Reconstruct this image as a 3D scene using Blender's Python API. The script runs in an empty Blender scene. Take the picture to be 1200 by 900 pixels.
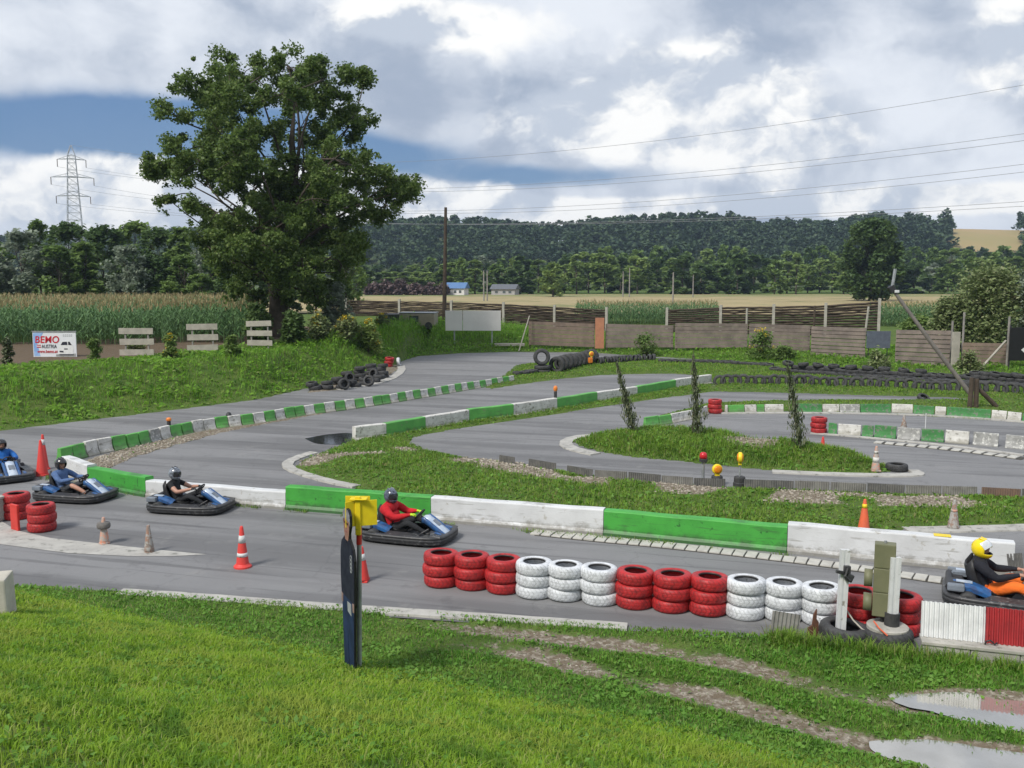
import bpy, bmesh, math, random
import numpy as np
from mathutils import Vector, Matrix, Euler

random.seed(7)
RNG = np.random.default_rng(11)
R = math.radians
scene = bpy.context.scene
COL = scene.collection

# ------------------------------------------------------------------ camera
FPX, CAM_H = 1100.0, 5.5
PITCH = math.atan(125.0 / FPX)
cd = bpy.data.cameras.new('camera')
cam = bpy.data.objects.new('camera', cd)
COL.objects.link(cam)
cam.location = (0, 0, CAM_H)
cam.rotation_euler = (math.pi / 2 - PITCH, 0, 0)
cd.sensor_fit = 'HORIZONTAL'
cd.sensor_width = 36
cd.lens = 36 * FPX / 1200
cd.clip_start = 0.1
cd.clip_end = 12000
scene.camera = cam

# ------------------------------------------------------------------ light
SUN_AZ, SUN_EL = R(222), R(48)
sun_vec = Vector((math.sin(SUN_AZ) * math.cos(SUN_EL), math.cos(SUN_AZ) * math.cos(SUN_EL), math.sin(SUN_EL)))
sd = bpy.data.lights.new('sun', 'SUN')
sd.energy = 2.8
sd.angle = R(15)
sd.color = (1.0, 0.95, 0.87)
sun = bpy.data.objects.new('sun', sd)
COL.objects.link(sun)
sun.rotation_euler = (-sun_vec).to_track_quat('-Z', 'Y').to_euler()
sun.location = (0, -20, 60)

scene.view_settings.view_transform = 'Standard'
scene.view_settings.look = 'None'
scene.view_settings.gamma = 1.0
scene.view_settings.exposure = 0.4
scene.cycles.use_denoising = True
scene.cycles.max_bounces = 6
scene.cycles.transparent_max_bounces = 8
scene.cycles.volume_bounces = 0


def lin(*c):
    """sRGB 0-255 -> linear"""
    o = []
    for v in c:
        v = v / 255.0
        o.append(v / 12.92 if v <= 0.04045 else ((v + 0.055) / 1.055) ** 2.4)
    return tuple(o)


class NT:
    """tiny node-graph helper"""
    def __init__(s, nt):
        s.nt = nt
        s.N, s.L = nt.nodes, nt.links

    def node(s, t, **kw):
        n = s.N.new(t)
        for k, v in kw.items():
            setattr(n, k, v)
        return n

    def put(s, sock, v):
        if isinstance(v, (int, float)):
            sock.default_value = v
        elif isinstance(v, (tuple, list)):
            if len(sock.default_value) == 4 and len(v) == 3:
                v = (*v, 1)
            sock.default_value = v
        else:
            s.L.new(v, sock)

    def m(s, op, a, b=None, c=None, clamp=False):
        n = s.node('ShaderNodeMath', operation=op, use_clamp=clamp)
        s.put(n.inputs[0], a)
        if b is not None:
            s.put(n.inputs[1], b)
        if c is not None:
            s.put(n.inputs[2], c)
        return n.outputs[0]

    def vm(s, op, a, b=None, scale=None):
        n = s.node('ShaderNodeVectorMath', operation=op)
        s.put(n.inputs[0], a)
        if b is not None:
            s.put(n.inputs[1], b)
        if scale is not None:
            s.put(n.inputs['Scale'], scale)
        return n.outputs[0]

    def xyz(s, x, y, z):
        n = s.node('ShaderNodeCombineXYZ')
        for i, v in enumerate((x, y, z)):
            s.put(n.inputs[i], v)
        return n.outputs[0]

    def sep(s, v):
        n = s.node('ShaderNodeSeparateXYZ')
        s.put(n.inputs[0], v)
        return n.outputs

    def noise(s, vec, scale, detail=4, rough=0.55, color=False, dist=0.0):
        n = s.node('ShaderNodeTexNoise')
        s.put(n.inputs['Vector'], vec)
        n.inputs['Scale'].default_value = scale
        n.inputs['Detail'].default_value = detail
        n.inputs['Roughness'].default_value = rough
        n.inputs['Distortion'].default_value = dist
        return n.outputs['Color' if color else 'Fac']

    def vor(s, vec, scale, out='Distance', feature='F1', rnd=1.0):
        n = s.node('ShaderNodeTexVoronoi', feature=feature)
        s.put(n.inputs['Vector'], vec)
        n.inputs['Scale'].default_value = scale
        n.inputs['Randomness'].default_value = rnd
        return n.outputs[out]

    def ss(s, v, a, b, lo=0.0, hi=1.0):
        n = s.node('ShaderNodeMapRange', interpolation_type='SMOOTHSTEP')
        s.put(n.inputs['Value'], v)
        n.inputs['From Min'].default_value = a
        n.inputs['From Max'].default_value = b
        n.inputs['To Min'].default_value = lo
        n.inputs['To Max'].default_value = hi
        return n.outputs['Result']

    def mix(s, f, a, b, blend='MIX'):
        n = s.node('ShaderNodeMix', data_type='RGBA', blend_type=blend)
        s.put(n.inputs['Factor'], f)
        s.put(n.inputs[6], a)
        s.put(n.inputs[7], b)
        return n.outputs[2]


# ------------------------------------------------------------------ world: broken cloud over a blue sky
world = bpy.data.worlds.new('World')
scene.world = world
world.use_nodes = True
w = NT(world.node_tree)
w.N.clear()
tc = w.node('ShaderNodeTexCoord')
dvec = w.vm('NORMALIZE', tc.outputs['Generated'])
dx, dy, dz = w.sep(dvec)
az = w.m('ARCTAN2', dx, dy)
el = w.m('ARCSINE', dz)
sky = w.node('ShaderNodeTexSky', sky_type='NISHITA')
sky.sun_disc = False
sky.sun_elevation = SUN_EL
sky.sun_rotation = SUN_AZ
sky.altitude = 400
sky.air_density = 1.2
sky.dust_density = 0.6
# cloud coordinates: on the sphere, flattened vertically so that far clouds lie in banks
cp = w.xyz(w.m('MULTIPLY', dx, 1.0), w.m('MULTIPLY', dy, 1.0), w.m('MULTIPLY', dz, 1.45))
warp = w.vm('SUBTRACT', w.noise(cp, 5.0, 5, 0.6, True), (0.5, 0.5, 0.5))
cp2 = w.vm('ADD', cp, w.vm('SCALE', warp, scale=0.12))
n1 = w.noise(cp2, 8.0, 11, 0.56)
n1b = w.noise(w.vm('ADD', cp2, (-0.024, -0.01, 0.036)), 8.0, 8, 0.53)
lit = w.m('ADD', 0.5, w.m('MULTIPLY', w.m('SUBTRACT', n1, n1b), 3.0), clamp=True)
big = w.noise(cp2, 3.1, 4, 0.5)


def blob(u, v, su, sv):
    a0 = math.atan((u - 600) / FPX)
    e0 = math.atan((325 - v) / FPX * math.cos(a0))
    da = w.m('DIVIDE', w.m('SUBTRACT', az, a0), su / FPX)
    de = w.m('DIVIDE', w.m('SUBTRACT', el, e0), sv / FPX)
    r2 = w.m('ADD', w.m('MULTIPLY', da, da), w.m('MULTIPLY', de, de))
    return w.m('EXPONENT', w.m('MULTIPLY', r2, -1.0))


def total(lst):
    t = lst[0]
    for q in lst[1:]:
        t = w.m('ADD', t, q)
    return t


edge = w.m('MULTIPLY', w.m('SUBTRACT', n1, 0.5), 1.5)
deck_f = w.ss(w.m('ADD', big, w.m('MULTIPLY', w.m('SUBTRACT', lit, 0.5), 0.22)), 0.28, 0.70)
deck = w.mix(deck_f, (0.30, 0.355, 0.45), (0.64, 0.675, 0.73))
dark = total([blob(60, 152, 210, 36), blob(250, 160, 170, 34), blob(620, 210, 130, 16), blob(420, 185, 120, 18)])
dark_f = w.ss(w.m('ADD', dark, w.m('MULTIPLY', edge, 0.85)), 0.22, 0.85)
blue_cloud = w.mix(0.5, w.vm('SCALE', sky.outputs[0], scale=0.045), (0.055, 0.19, 0.47))
col = w.mix(w.m('MULTIPLY', dark_f, 0.95), deck, blue_cloud)
cum = total([blob(80, 232, 190, 38), blob(320, 235, 200, 40), blob(545, 238, 120, 20), blob(690, 150, 110, 46), blob(820, 120, 120, 60),
             blob(930, 170, 80, 40), blob(1090, 235, 190, 18), blob(800, 246, 260, 12), blob(1180, 70, 70, 60),
             blob(520, 40, 120, 30), blob(640, 255, 140, 10)])
cum_f = w.ss(w.m('ADD', cum, edge), 0.38, 0.70)
cum_c = w.mix(w.ss(lit, 0.22, 0.74), (0.44, 0.49, 0.57), (0.80, 0.80, 0.79))
col = w.mix(cum_f, col, cum_c)
# pale horizon air, ground side neutral
col = w.mix(w.ss(el, -0.02, 0.035, 0.35, 0.0), col, (0.80, 0.84, 0.90))
col = w.vm('SCALE', col, scale=10.0)
bg = w.node('ShaderNodeBackground')
w.L.new(col, bg.inputs['Color'])
bg.inputs['Strength'].default_value = 0.1
wo = w.node('ShaderNodeOutputWorld')
w.L.new(bg.outputs[0], wo.inputs['Surface'])


# ------------------------------------------------------------------ photograph geometry: pixel -> place
CF = Vector((0, math.cos(PITCH), -math.sin(PITCH)))
CU = Vector((0, math.sin(PITCH), math.cos(PITCH)))


def ray(u, v):
    return CF + Vector((1, 0, 0)) * ((u - 600) / FPX) + CU * ((450 - v) / FPX)


def G(u, v, z=0.0):
    """where the sight line through a photograph pixel meets the level z"""
    d = ray(u, v)
    t = (z - CAM_H) / d.z
    return Vector((d.x * t, d.y * t, z))


def at(u, v, Y):
    """the point on a sight line at distance Y ahead"""
    d = ray(u, v)
    t = Y / d.y
    return Vector((d.x * t, Y, CAM_H + d.z * t))


def pxm(Y):
    return FPX / Y


ORD = ['', 'first', 'second', 'third', 'fourth', 'fifth', 'sixth', 'seventh', 'eighth', 'ninth', 'tenth']


def nth(n):
    if n <= 10:
        return ORD[n]
    return '%d%s' % (n, {1: 'st', 2: 'nd', 3: 'rd'}.get(n % 10 if n not in (11, 12, 13) else 0, 'th'))


# ------------------------------------------------------------------ object helpers
def tag(o, label=None, cat=None, group=None, kind=None):
    if label: o['label'] = label
    if cat: o['category'] = cat
    if group: o['group'] = group
    if kind: o['kind'] = kind
    return o


def link(o, parent=None):
    COL.objects.link(o)
    if parent is not None:
        o.parent = parent
    return o


def thing(name, label, cat, loc=(0, 0, 0), rz=0.0, group=None):
    o = bpy.data.objects.new(name, None)
    o.empty_display_size = 0.2
    link(o)
    o.location = loc
    o.rotation_euler = (0, 0, rz)
    return tag(o, label, cat, group)


def copy_tree(o, parent=None):
    c = o.copy()
    COL.objects.link(c)
    c.parent = parent
    for ch in list(o.children):
        copy_tree(ch, c)
    return c


def mesh_np(name, V, F, mats, parent=None, smooth=False, mi=None):
    """fast mesh from arrays; F is (n,3) or (n,4)"""
    V = np.asarray(V, dtype=np.float32)
    F = np.asarray(F, dtype=np.int32)
    k = F.shape[1]
    me = bpy.data.meshes.new(name)
    me.vertices.add(len(V))
    me.vertices.foreach_set('co', V.ravel())
    me.loops.add(F.size)
    me.loops.foreach_set('vertex_index', F.ravel())
    me.polygons.add(len(F))
    me.polygons.foreach_set('loop_start', np.arange(0, F.size, k, dtype=np.int32))
    if mi is not None:
        me.polygons.foreach_set('material_index', np.asarray(mi, dtype=np.int32))
    me.update(calc_edges=True)
    for m_ in (mats if isinstance(mats, (list, tuple)) else [mats]):
        me.materials.append(m_)
    if smooth:
        me.polygons.foreach_set('use_smooth', np.ones(len(F), dtype=bool))
    o = bpy.data.objects.new(name, me)
    link(o, parent)
    return o


class MB:
    """collects simple shapes into one mesh"""
    def __init__(s):
        s.v, s.f, s.mi, s.sm = [], [], [], []
        s.cur = 0
        s.smooth = False

    def add(s, vs, fs):
        b = len(s.v)
        s.v += [tuple(p) for p in vs]
        for f in fs:
            s.f.append(tuple(b + i for i in f))
            s.mi.append(s.cur)
            s.sm.append(s.smooth)
        return s

    def box(s, c, d, rot=None, taper=1.0, bev=0.0):
        hx, hy, hz = d[0] / 2, d[1] / 2, d[2] / 2
        M = Matrix.Translation(Vector(c))
        if rot is not None:
            M = M @ Euler(rot).to_matrix().to_4x4()
        if bev <= 0:
            P = [(-hx, -hy, -hz), (hx, -hy, -hz), (hx, hy, -hz), (-hx, hy, -hz),
                 (-hx * taper, -hy * taper, hz), (hx * taper, -hy * taper, hz), (hx * taper, hy * taper, hz), (-hx * taper, hy * taper, hz)]
            F = [(0, 3, 2, 1), (4, 5, 6, 7), (0, 1, 5, 4), (1, 2, 6, 5), (2, 3, 7, 6), (3, 0, 4, 7)]
            return s.add([M @ Vector(p) for p in P], F)
        bm = bmesh.new()
        bmesh.ops.create_cube(bm, size=1)
        for q in bm.verts:
            t = taper if q.co.z > 0 else 1
            q.co = Vector((q.co.x * d[0] * t, q.co.y * d[1] * t, q.co.z * d[2]))
        bmesh.ops.bevel(bm, geom=bm.edges[:], offset=bev, segments=2, affect='EDGES', profile=0.6)
        bm.verts.ensure_lookup_table()
        vs = [M @ q.co for q in bm.verts]
        fs = [[q.index for q in f.verts] for f in bm.faces]
        bm.free()
        return s.add(vs, fs)

    def tube(s, pts, rad, n=8, cap=True):
        pts = [Vector(p) for p in pts]
        if isinstance(rad, (int, float)):
            rad = [rad] * len(pts)
        vs = []
        ref = None
        for i, p in enumerate(pts):
            d = (pts[min(i + 1, len(pts) - 1)] - pts[max(i - 1, 0)]).normalized()
            if ref is None:
                ref = Vector((0, 0, 1)) if abs(d.z) < 0.9 else Vector((1, 0, 0))
            a = d.cross(ref)
            if a.length < 1e-5:
                a = d.orthogonal()
            a.normalize()
            b = a.cross(d).normalized()
            ref = b
            for k in range(n):
                t = 2 * math.pi * k / n
                vs.append(p + (a * math.cos(t) + b * math.sin(t)) * rad[i])
        fs = []
        for i in range(len(pts) - 1):
            for k in range(n):
                k2 = (k + 1) % n
                fs.append((i * n + k, i * n + k2, (i + 1) * n + k2, (i + 1) * n + k))
        if cap:
            fs.append(tuple(range(n - 1, -1, -1)))
            fs.append(tuple(range((len(pts) - 1) * n, len(pts) * n)))
        return s.add(vs, fs)

    def lathe(s, prof, n=24, M=None, closed=False):
        """prof: (r,z) list; rotated round z"""
        M = M or Matrix()
        vs, fs = [], []
        for r, z in prof:
            for k in range(n):
                t = 2 * math.pi * k / n
                vs.append(M @ Vector((r * math.cos(t), r * math.sin(t), z)))
        L = len(prof)
        for i in range(L if closed else L - 1):
            j = (i + 1) % L
            for k in range(n):
                k2 = (k + 1) % n
                fs.append((i * n + k, i * n + k2, j * n + k2, j * n + k))
        if not closed:
            if prof[0][0] > 1e-4:
                fs.append(tuple(range(n - 1, -1, -1)))
            if prof[-1][0] > 1e-4:
                fs.append(tuple(range((L - 1) * n, L * n)))
        return s.add(vs, fs)

    def prism(s, outline, depth, M=None):
        """outline in local xz, extruded along y by +-depth/2"""
        M = M or Matrix()
        n = len(outline)
        vs = [M @ Vector((x, -depth / 2, z)) for x, z in outline] + [M @ Vector((x, depth / 2, z)) for x, z in outline]
        fs = [tuple(range(n)), tuple(range(2 * n - 1, n - 1, -1))]
        for i in range(n):
            j = (i + 1) % n
            fs.append((i, n + i, n + j, j))
        return s.add(vs, fs)

    def loft(s, rings, cap=True, closed=True):
        n = len(rings[0])
        vs = [p for r in rings for p in r]
        fs = []
        for i in range(len(rings) - 1):
            for k in range(n if closed else n - 1):
                k2 = (k + 1) % n
                fs.append((i * n + k, i * n + k2, (i + 1) * n + k2, (i + 1) * n + k))
        if cap:
            fs.append(tuple(range(n - 1, -1, -1)))
            fs.append(tuple(range((len(rings) - 1) * n, len(rings) * n)))
        return s.add(vs, fs)

    def ball(s, c, r, seg=12, ring=8, M=None):
        if isinstance(r, (int, float)):
            r = (r, r, r)
        vs, fs = [], []
        for i in range(ring + 1):
            ph = -math.pi / 2 + math.pi * i / ring
            for k in range(seg):
                t = 2 * math.pi * k / seg
                p = Vector((r[0] * math.cos(ph) * math.cos(t), r[1] * math.cos(ph) * math.sin(t), r[2] * math.sin(ph)))
                if M: p = M @ p
                vs.append(p + Vector(c))
        for i in range(ring):
            for k in range(seg):
                k2 = (k + 1) % seg
                fs.append((i * seg + k, i * seg + k2, (i + 1) * seg + k2, (i + 1) * seg + k))
        return s.add(vs, fs)

    def mesh(s, name, mats, recalc=True):
        me = bpy.data.meshes.new(name)
        me.from_pydata(s.v, [], s.f)
        me.polygons.foreach_set('material_index', s.mi)
        me.polygons.foreach_set('use_smooth', s.sm)
        for m_ in (mats if isinstance(mats, (list, tuple)) else [mats]):
            me.materials.append(m_)
        if recalc:
            bm = bmesh.new()
            bm.from_mesh(me)
            bmesh.ops.remove_doubles(bm, verts=bm.verts, dist=1e-5)
            bmesh.ops.recalc_face_normals(bm, faces=bm.faces)
            bm.to_mesh(me)
            bm.free()
        me.update()
        return me

    def build(s, name, mats, parent=None, loc=None, rot=None, recalc=True):
        o = bpy.data.objects.new(name, s.mesh(name, mats, recalc))
        link(o, parent)
        if loc is not None: o.location = loc
        if rot is not None: o.rotation_euler = rot
        return o


def inst(name, me, parent=None, loc=None, rot=None, scale=None):
    o = bpy.data.objects.new(name, me)
    link(o, parent)
    if loc is not None: o.location = loc
    if rot is not None: o.rotation_euler = rot
    if scale is not None: o.scale = scale
    return o


# ------------------------------------------------------------------ materials
def mat(name, c, rough=0.7, c2=None, scale=6.0, amt=None, bump=0.0, bscale=60.0, metal=0.0, spec=0.4, detail=5,
        wear=None, wear_t=0.62, wear_s=9.0, coat=0.0, splash=None):
    """Principled with a noise-mixed pair of colours, optional worn patches and fine relief"""
    m_ = bpy.data.materials.new(name)
    m_.use_nodes = True
    g = NT(m_.node_tree)
    b = g.N['Principled BSDF']
    pos = g.node('ShaderNodeNewGeometry').outputs['Position']
    if c2 is None:
        c2 = tuple(min(1, x * 0.72) for x in c)
    f = g.ss(g.noise(pos, scale, detail, 0.62), 0.3, 0.7)
    colr = g.mix(f, c, c2)
    if wear is not None:
        wn = g.noise(pos, wear_s, 7, 0.68)
        colr = g.mix(g.ss(wn, wear_t - 0.075, wear_t + 0.0), colr, wear)
    if splash is not None:      # dried mud thrown up from the track, ragged and patchy
        sz = g.m('ADD', g.sep(pos)[2], g.m('MULTIPLY', g.m('SUBTRACT', g.noise(pos, 3.5, 7, 0.7), 0.5), 0.55))
        colr = g.mix(g.ss(sz, 0.04, 0.22, 0.85, 0.0), colr, splash)
        sc_ = g.noise(g.vm('MULTIPLY', pos, (0.6, 0.6, 7.0)), 2.2, 6, 0.65)
        colr = g.mix(g.ss(sc_, 0.55, 0.66, 0.0, 0.5), colr, splash)
    g.put(b.inputs['Base Color'], colr)
    b.inputs['Roughness'].default_value = rough
    b.inputs['Metallic'].default_value = metal
    b.inputs['Specular IOR Level'].default_value = spec
    if coat: b.inputs['Coat Weight'].default_value = coat
    if bump > 0:
        bn = g.node('ShaderNodeBump')
        bn.inputs['Strength'].default_value = bump
        bn.inputs['Distance'].default_value = 0.02
        g.put(bn.inputs['Height'], g.noise(pos, bscale, 6, 0.6))
        g.L.new(bn.outputs[0], b.inputs['Normal'])
    return m_


def leaf_mat(name, ca, cb, trans=0.25, rough=0.55, cc=None, spec=0.25, patch=None, pdark=None, bsc=0.9, bw=0.3):
    """foliage: each leaf (mesh island) takes its own tone between ca and cb"""
    m_ = bpy.data.materials.new(name)
    m_.use_nodes = True
    g = NT(m_.node_tree)
    b = g.N['Principled BSDF']
    geo = g.node('ShaderNodeNewGeometry')
    rnd = geo.outputs['Random Per Island']
    big_ = g.ss(g.noise(geo.outputs['Position'], bsc, 3, 0.5), 0.35, 0.65)
    colr = g.mix(g.m('ADD', g.m('MULTIPLY', rnd, 1 - bw), g.m('MULTIPLY', big_, bw)), ca, cb)
    if cc is not None:
        r2 = g.m('FRACT', g.m('MULTIPLY', rnd, 37.0))
        colr = g.mix(g.ss(r2, 0.80, 0.95), colr, cc)
    if patch is not None:
        pn = g.noise(geo.outputs['Position'], 0.75, 6, 0.66)
        colr = g.mix(g.ss(pn, 0.47, 0.64, 0.0, 0.75), colr, patch)
    if pdark is not None:
        pn = g.noise(geo.outputs['Position'], 2.4, 5, 0.62)
        colr = g.mix(g.ss(pn, 0.50, 0.64, 0.0, 0.7), colr, pdark)
    g.put(b.inputs['Base Color'], colr)
    b.inputs['Roughness'].default_value = rough
    b.inputs['Specular IOR Level'].default_value = spec
    tr = g.node('ShaderNodeBsdfTranslucent')
    g.put(tr.inputs['Color'], colr)
    mx = g.node('ShaderNodeMixShader')
    mx.inputs[0].default_value = trans
    g.L.new(b.outputs[0], mx.inputs[1])
    g.L.new(tr.outputs[0], mx.inputs[2])
    g.L.new(mx.outputs[0], g.N['Material Output'].inputs['Surface'])
    return m_


def glass_mat(name, c=(0.02, 0.025, 0.03), rough=0.08):
    m_ = mat(name, c, rough, spec=0.6)
    return m_


M = {}
M['white_paint'] = mat('white_paint', (0.64, 0.65, 0.66), 0.6, (0.54, 0.55, 0.55), 3, wear=(0.26, 0.25, 0.22), wear_t=0.66, wear_s=7, bump=0.15, bscale=30)
M['white_wall'] = mat('white_wall', (0.64, 0.655, 0.67), 0.6, (0.55, 0.56, 0.57), 1.5, wear=(0.42, 0.41, 0.38), wear_t=0.68, wear_s=5, bump=0.2, bscale=25, splash=(0.20, 0.19, 0.165))
M['green_paint'] = mat('green_paint', (0.065, 0.36, 0.055), 0.5, (0.05, 0.28, 0.045), 2, wear=(0.03, 0.13, 0.03), wear_t=0.67, wear_s=7, bump=0.15, bscale=30, splash=(0.05, 0.10, 0.045))
M['green_light'] = mat('green_light', (0.13, 0.42, 0.09), 0.6, (0.09, 0.33, 0.07), 2.5, wear=(0.20, 0.22, 0.14), wear_t=0.66, wear_s=8, bump=0.2, bscale=30, splash=(0.10, 0.16, 0.07))
M['white_old'] = mat('white_old', (0.66, 0.65, 0.62), 0.75, (0.52, 0.51, 0.48), 4, wear=(0.24, 0.23, 0.20), wear_t=0.635, wear_s=8, bump=0.3, bscale=30, splash=(0.26, 0.25, 0.21))
M['grey_old'] = mat('grey_old', (0.36, 0.36, 0.35), 0.8, (0.24, 0.24, 0.23), 4, wear=(0.55, 0.55, 0.52), wear_t=0.6, wear_s=9, bump=0.3)
M['green_old'] = mat('green_old', (0.06, 0.24, 0.07), 0.7, (0.045, 0.17, 0.05), 4, wear=(0.16, 0.18, 0.14), wear_t=0.6, wear_s=9, bump=0.3)
M['concrete'] = mat('concrete', (0.46, 0.44, 0.40), 0.85, (0.32, 0.31, 0.28), 3, bump=0.3, bscale=50, wear=(0.22, 0.21, 0.18), wear_t=0.64)
M['kerb'] = mat('kerb', (0.44, 0.43, 0.40), 0.85, (0.33, 0.32, 0.30), 2.5, bump=0.3, bscale=60, wear=(0.2, 0.2, 0.18), wear_t=0.64, wear_s=5)
M['paver'] = mat('paver', (0.50, 0.49, 0.45), 0.85, (0.38, 0.37, 0.34), 4, bump=0.3, bscale=60)
M['rubber'] = mat('rubber', (0.030, 0.031, 0.033), 0.75, (0.055, 0.055, 0.055), 7, bump=0.2, bscale=50)
M['black_plastic'] = mat('black_plastic', (0.022, 0.023, 0.026), 0.45, (0.045, 0.045, 0.048), 9, bump=0.05, wear=(0.10, 0.10, 0.10), wear_t=0.66, wear_s=14)
M['grey_metal'] = mat('grey_metal', (0.42, 0.44, 0.46), 0.45, metal=0.5)
M['dark_metal'] = mat('dark_metal', (0.05, 0.05, 0.055), 0.5, metal=0.4)
M['wood_grey'] = mat('wood_grey', (0.30, 0.28, 0.26), 0.85, (0.20, 0.19, 0.18), 2.5, bump=0.3, bscale=25)
M['wood_dark'] = mat('wood_dark', (0.085, 0.062, 0.045), 0.85, (0.05, 0.037, 0.028), 3, bump=0.3, bscale=25)
M['wood_brown'] = mat('wood_brown', (0.27, 0.20, 0.155), 0.85, (0.19, 0.145, 0.115), 2.5, bump=0.3, bscale=25)
M['wood_pale'] = mat('wood_pale', (0.42, 0.39, 0.34), 0.85, (0.32, 0.30, 0.26), 3, bump=0.3, bscale=25)
M['bark'] = mat('bark', (0.055, 0.042, 0.032), 0.9, (0.10, 0.082, 0.065), 3, bump=0.6, bscale=9)
M['red_plastic'] = mat('red_plastic', (0.62, 0.045, 0.035), 0.5, (0.50, 0.04, 0.03), 5)
M['orange_plastic'] = mat('orange_plastic', (0.72, 0.13, 0.05), 0.55, (0.58, 0.12, 0.06), 5)
M['yellow_plastic'] = mat('yellow_plastic', (0.82, 0.62, 0.02), 0.45, (0.74, 0.55, 0.02), 4)
M['water'] = mat('water', (0.55, 0.53, 0.49), 0.04, (0.46, 0.44, 0.40), 2.0, spec=1.0, metal=0.6)
M['water'].node_tree.nodes['Principled BSDF'].inputs['IOR'].default_value = 1.9
M['wet'] = mat('wet', (0.04, 0.042, 0.046), 0.06, spec=0.6)


# ================================================================== THE GROUND
def gp(lst, z=0.0):
    return [tuple(G(u, v, z)[:2]) for u, v in lst]


# foot of the embankment / far edge of the track, as Y over X
FOOT = gp([(0, 505), (100, 493), (200, 481), (300, 468.5), (352, 457), (395, 447), (455, 432), (468, 424), (490, 417.5), (540, 414), (600, 412.5), (690, 413),
           (730, 416), (800, 420), (900, 427), (1000, 432), (1100, 438), (1200, 446)])
s0 = (FOOT[1][1] - FOOT[0][1]) / (FOOT[1][0] - FOOT[0][0])
FOOT = [(-60.0, 9.0), (-34.0, 22.0)] + FOOT + [(45.0, 46.0), (80.0, 36.0)]
FX, FY = np.array([p[0] for p in FOOT]), np.array([p[1] for p in FOOT])
# near edge of the track
NEAR = gp([(-100, 690), (60, 688), (150, 694), (220, 699), (420, 714), (640, 729), (760, 738), (900, 746), (1000, 757), (1080, 770), (1250, 780), (1500, 792)])
NEAR = [(-80.0, 18.0)] + NEAR + [(60.0, 12.0)]
NX, NY = np.array([p[0] for p in NEAR]), np.array([p[1] for p in NEAR])

ISL_A = gp([(671, 518), (682, 514), (700, 512), (745, 508), (800, 508), (850, 512), (905, 522), (960, 528), (1010, 537), (1038, 545), (1050, 551), (1040, 554),
            (1010, 555), (960, 553.5), (900, 551), (850, 546.5), (800, 541), (750, 537), (710, 531), (685, 525)])
ISL_B = gp([(420, 580), (410, 569), (375, 561), (352, 555), (345, 548), (352, 540), (372, 532), (400, 521), (420, 513), (453, 509), (499, 500), (550, 491),
            (602, 485), (653, 477), (700, 468), (747, 461), (792, 452), (834, 446), (836, 459), (760, 469), (700, 478), (600, 493), (560, 499), (505, 508),
            (484, 514), (482, 518), (505, 528), (540, 535), (600, 541), (650, 549), (700, 558), (760, 563), (850, 570), (930, 573), (1060, 578), (1200, 582),
            (1400, 592), (1400, 630), (1200, 617), (1060, 620), (1010, 632), (922, 642), (707, 620), (505, 605)])
ISL_D = gp([(560, 452), (590, 440), (605, 428), (650, 424), (700, 421), (760, 420), (830, 423), (900, 427), (1000, 432), (1100, 438), (1200, 446), (1500, 470),
            (1500, 490), (1200, 472), (1145, 470), (1120, 466), (1000, 463), (900, 460), (836, 459), (836, 447), (815, 440), (790, 438), (740, 438.5),
            (700, 440), (650, 445), (600, 452), (575, 456)])
ISL_E = gp([(752, 492), (800, 480), (830, 472), (900, 469.5), (1000, 468.5), (1125, 468.5), (1145, 470), (1300, 476), (1300, 500), (1200, 492), (1120, 487),
            (1055, 483), (900, 482), (850, 483), (835, 482), (800, 494), (760, 500)])
ISL_H = gp([(78, 556), (82, 546), (110, 537), (150, 524), (200, 511), (260, 501), (320, 491), (400, 478), (410, 479), (340, 492), (300, 499), (260, 507),
            (210, 521), (160, 535), (120, 553), (104, 562)])
ISL_P = gp([(355, 461), (390, 440), (440, 425), (462, 425), (468, 432), (455, 442), (430, 451), (395, 457)])


def seg_dist(px, py, poly, closed=True):
    d = np.full(px.shape, 1e9)
    n = len(poly)
    for i in range(n if closed else n - 1):
        ax, ay = poly[i]
        bx, by = poly[(i + 1) % n]
        ex, ey = bx - ax, by - ay
        L2 = ex * ex + ey * ey + 1e-12
        t = np.clip(((px - ax) * ex + (py - ay) * ey) / L2, 0, 1)
        d = np.minimum(d, np.hypot(px - ax - t * ex, py - ay - t * ey))
    return d


def inside(px, py, poly):
    r = np.zeros(px.shape, dtype=bool)
    n = len(poly)
    for i in range(n):
        ax, ay = poly[i]
        bx, by = poly[(i + 1) % n]
        c = ((ay > py) != (by > py)) & (px < (bx - ax) * (py - ay) / (by - ay + 1e-12) + ax)
        r ^= c
    return r


def sdf(px, py, poly):
    """+ inside, - outside"""
    d = seg_dist(px, py, poly)
    return np.where(inside(px, py, poly), d, -d)


def sst(x, a, b):
    t = np.clip((x - a) / (b - a), 0, 1)
    return t * t * (3 - 2 * t)


def lump(x, y, s, seed=0):
    """cheap smooth pseudo-noise, about -1..1"""
    return (np.sin(x * s + seed * 1.7 + 1.3 * np.sin(y * s * 0.7 + seed)) + np.sin(y * s * 1.13 + seed * 2.9 + 1.7 * np.sin(x * s * 0.83))
            + np.sin((x + y) * s * 0.61 + seed * 0.7)) / 3.0


RUTS = [[(430, 742), (600, 756), (780, 790), (900, 806), (1040, 828), (1200, 858), (1400, 890)],
        [(470, 722), (600, 733), (760, 758), (900, 790), (1050, 818), (1200, 850), (1400, 880)],
        [(640, 790), (800, 812), (900, 835), (1000, 868), (1100, 890), (1250, 915), (1400, 950)]]
RUTS = [gp([(470, 727), (560, 738), (640, 748), (760, 760), (860, 780), (960, 806), (1060, 826), (1200, 846), (1450, 890)]),
        gp([(540, 757), (640, 772), (740, 800), (840, 822), (940, 850), (1040, 878), (1200, 905), (1450, 950)])]


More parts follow.
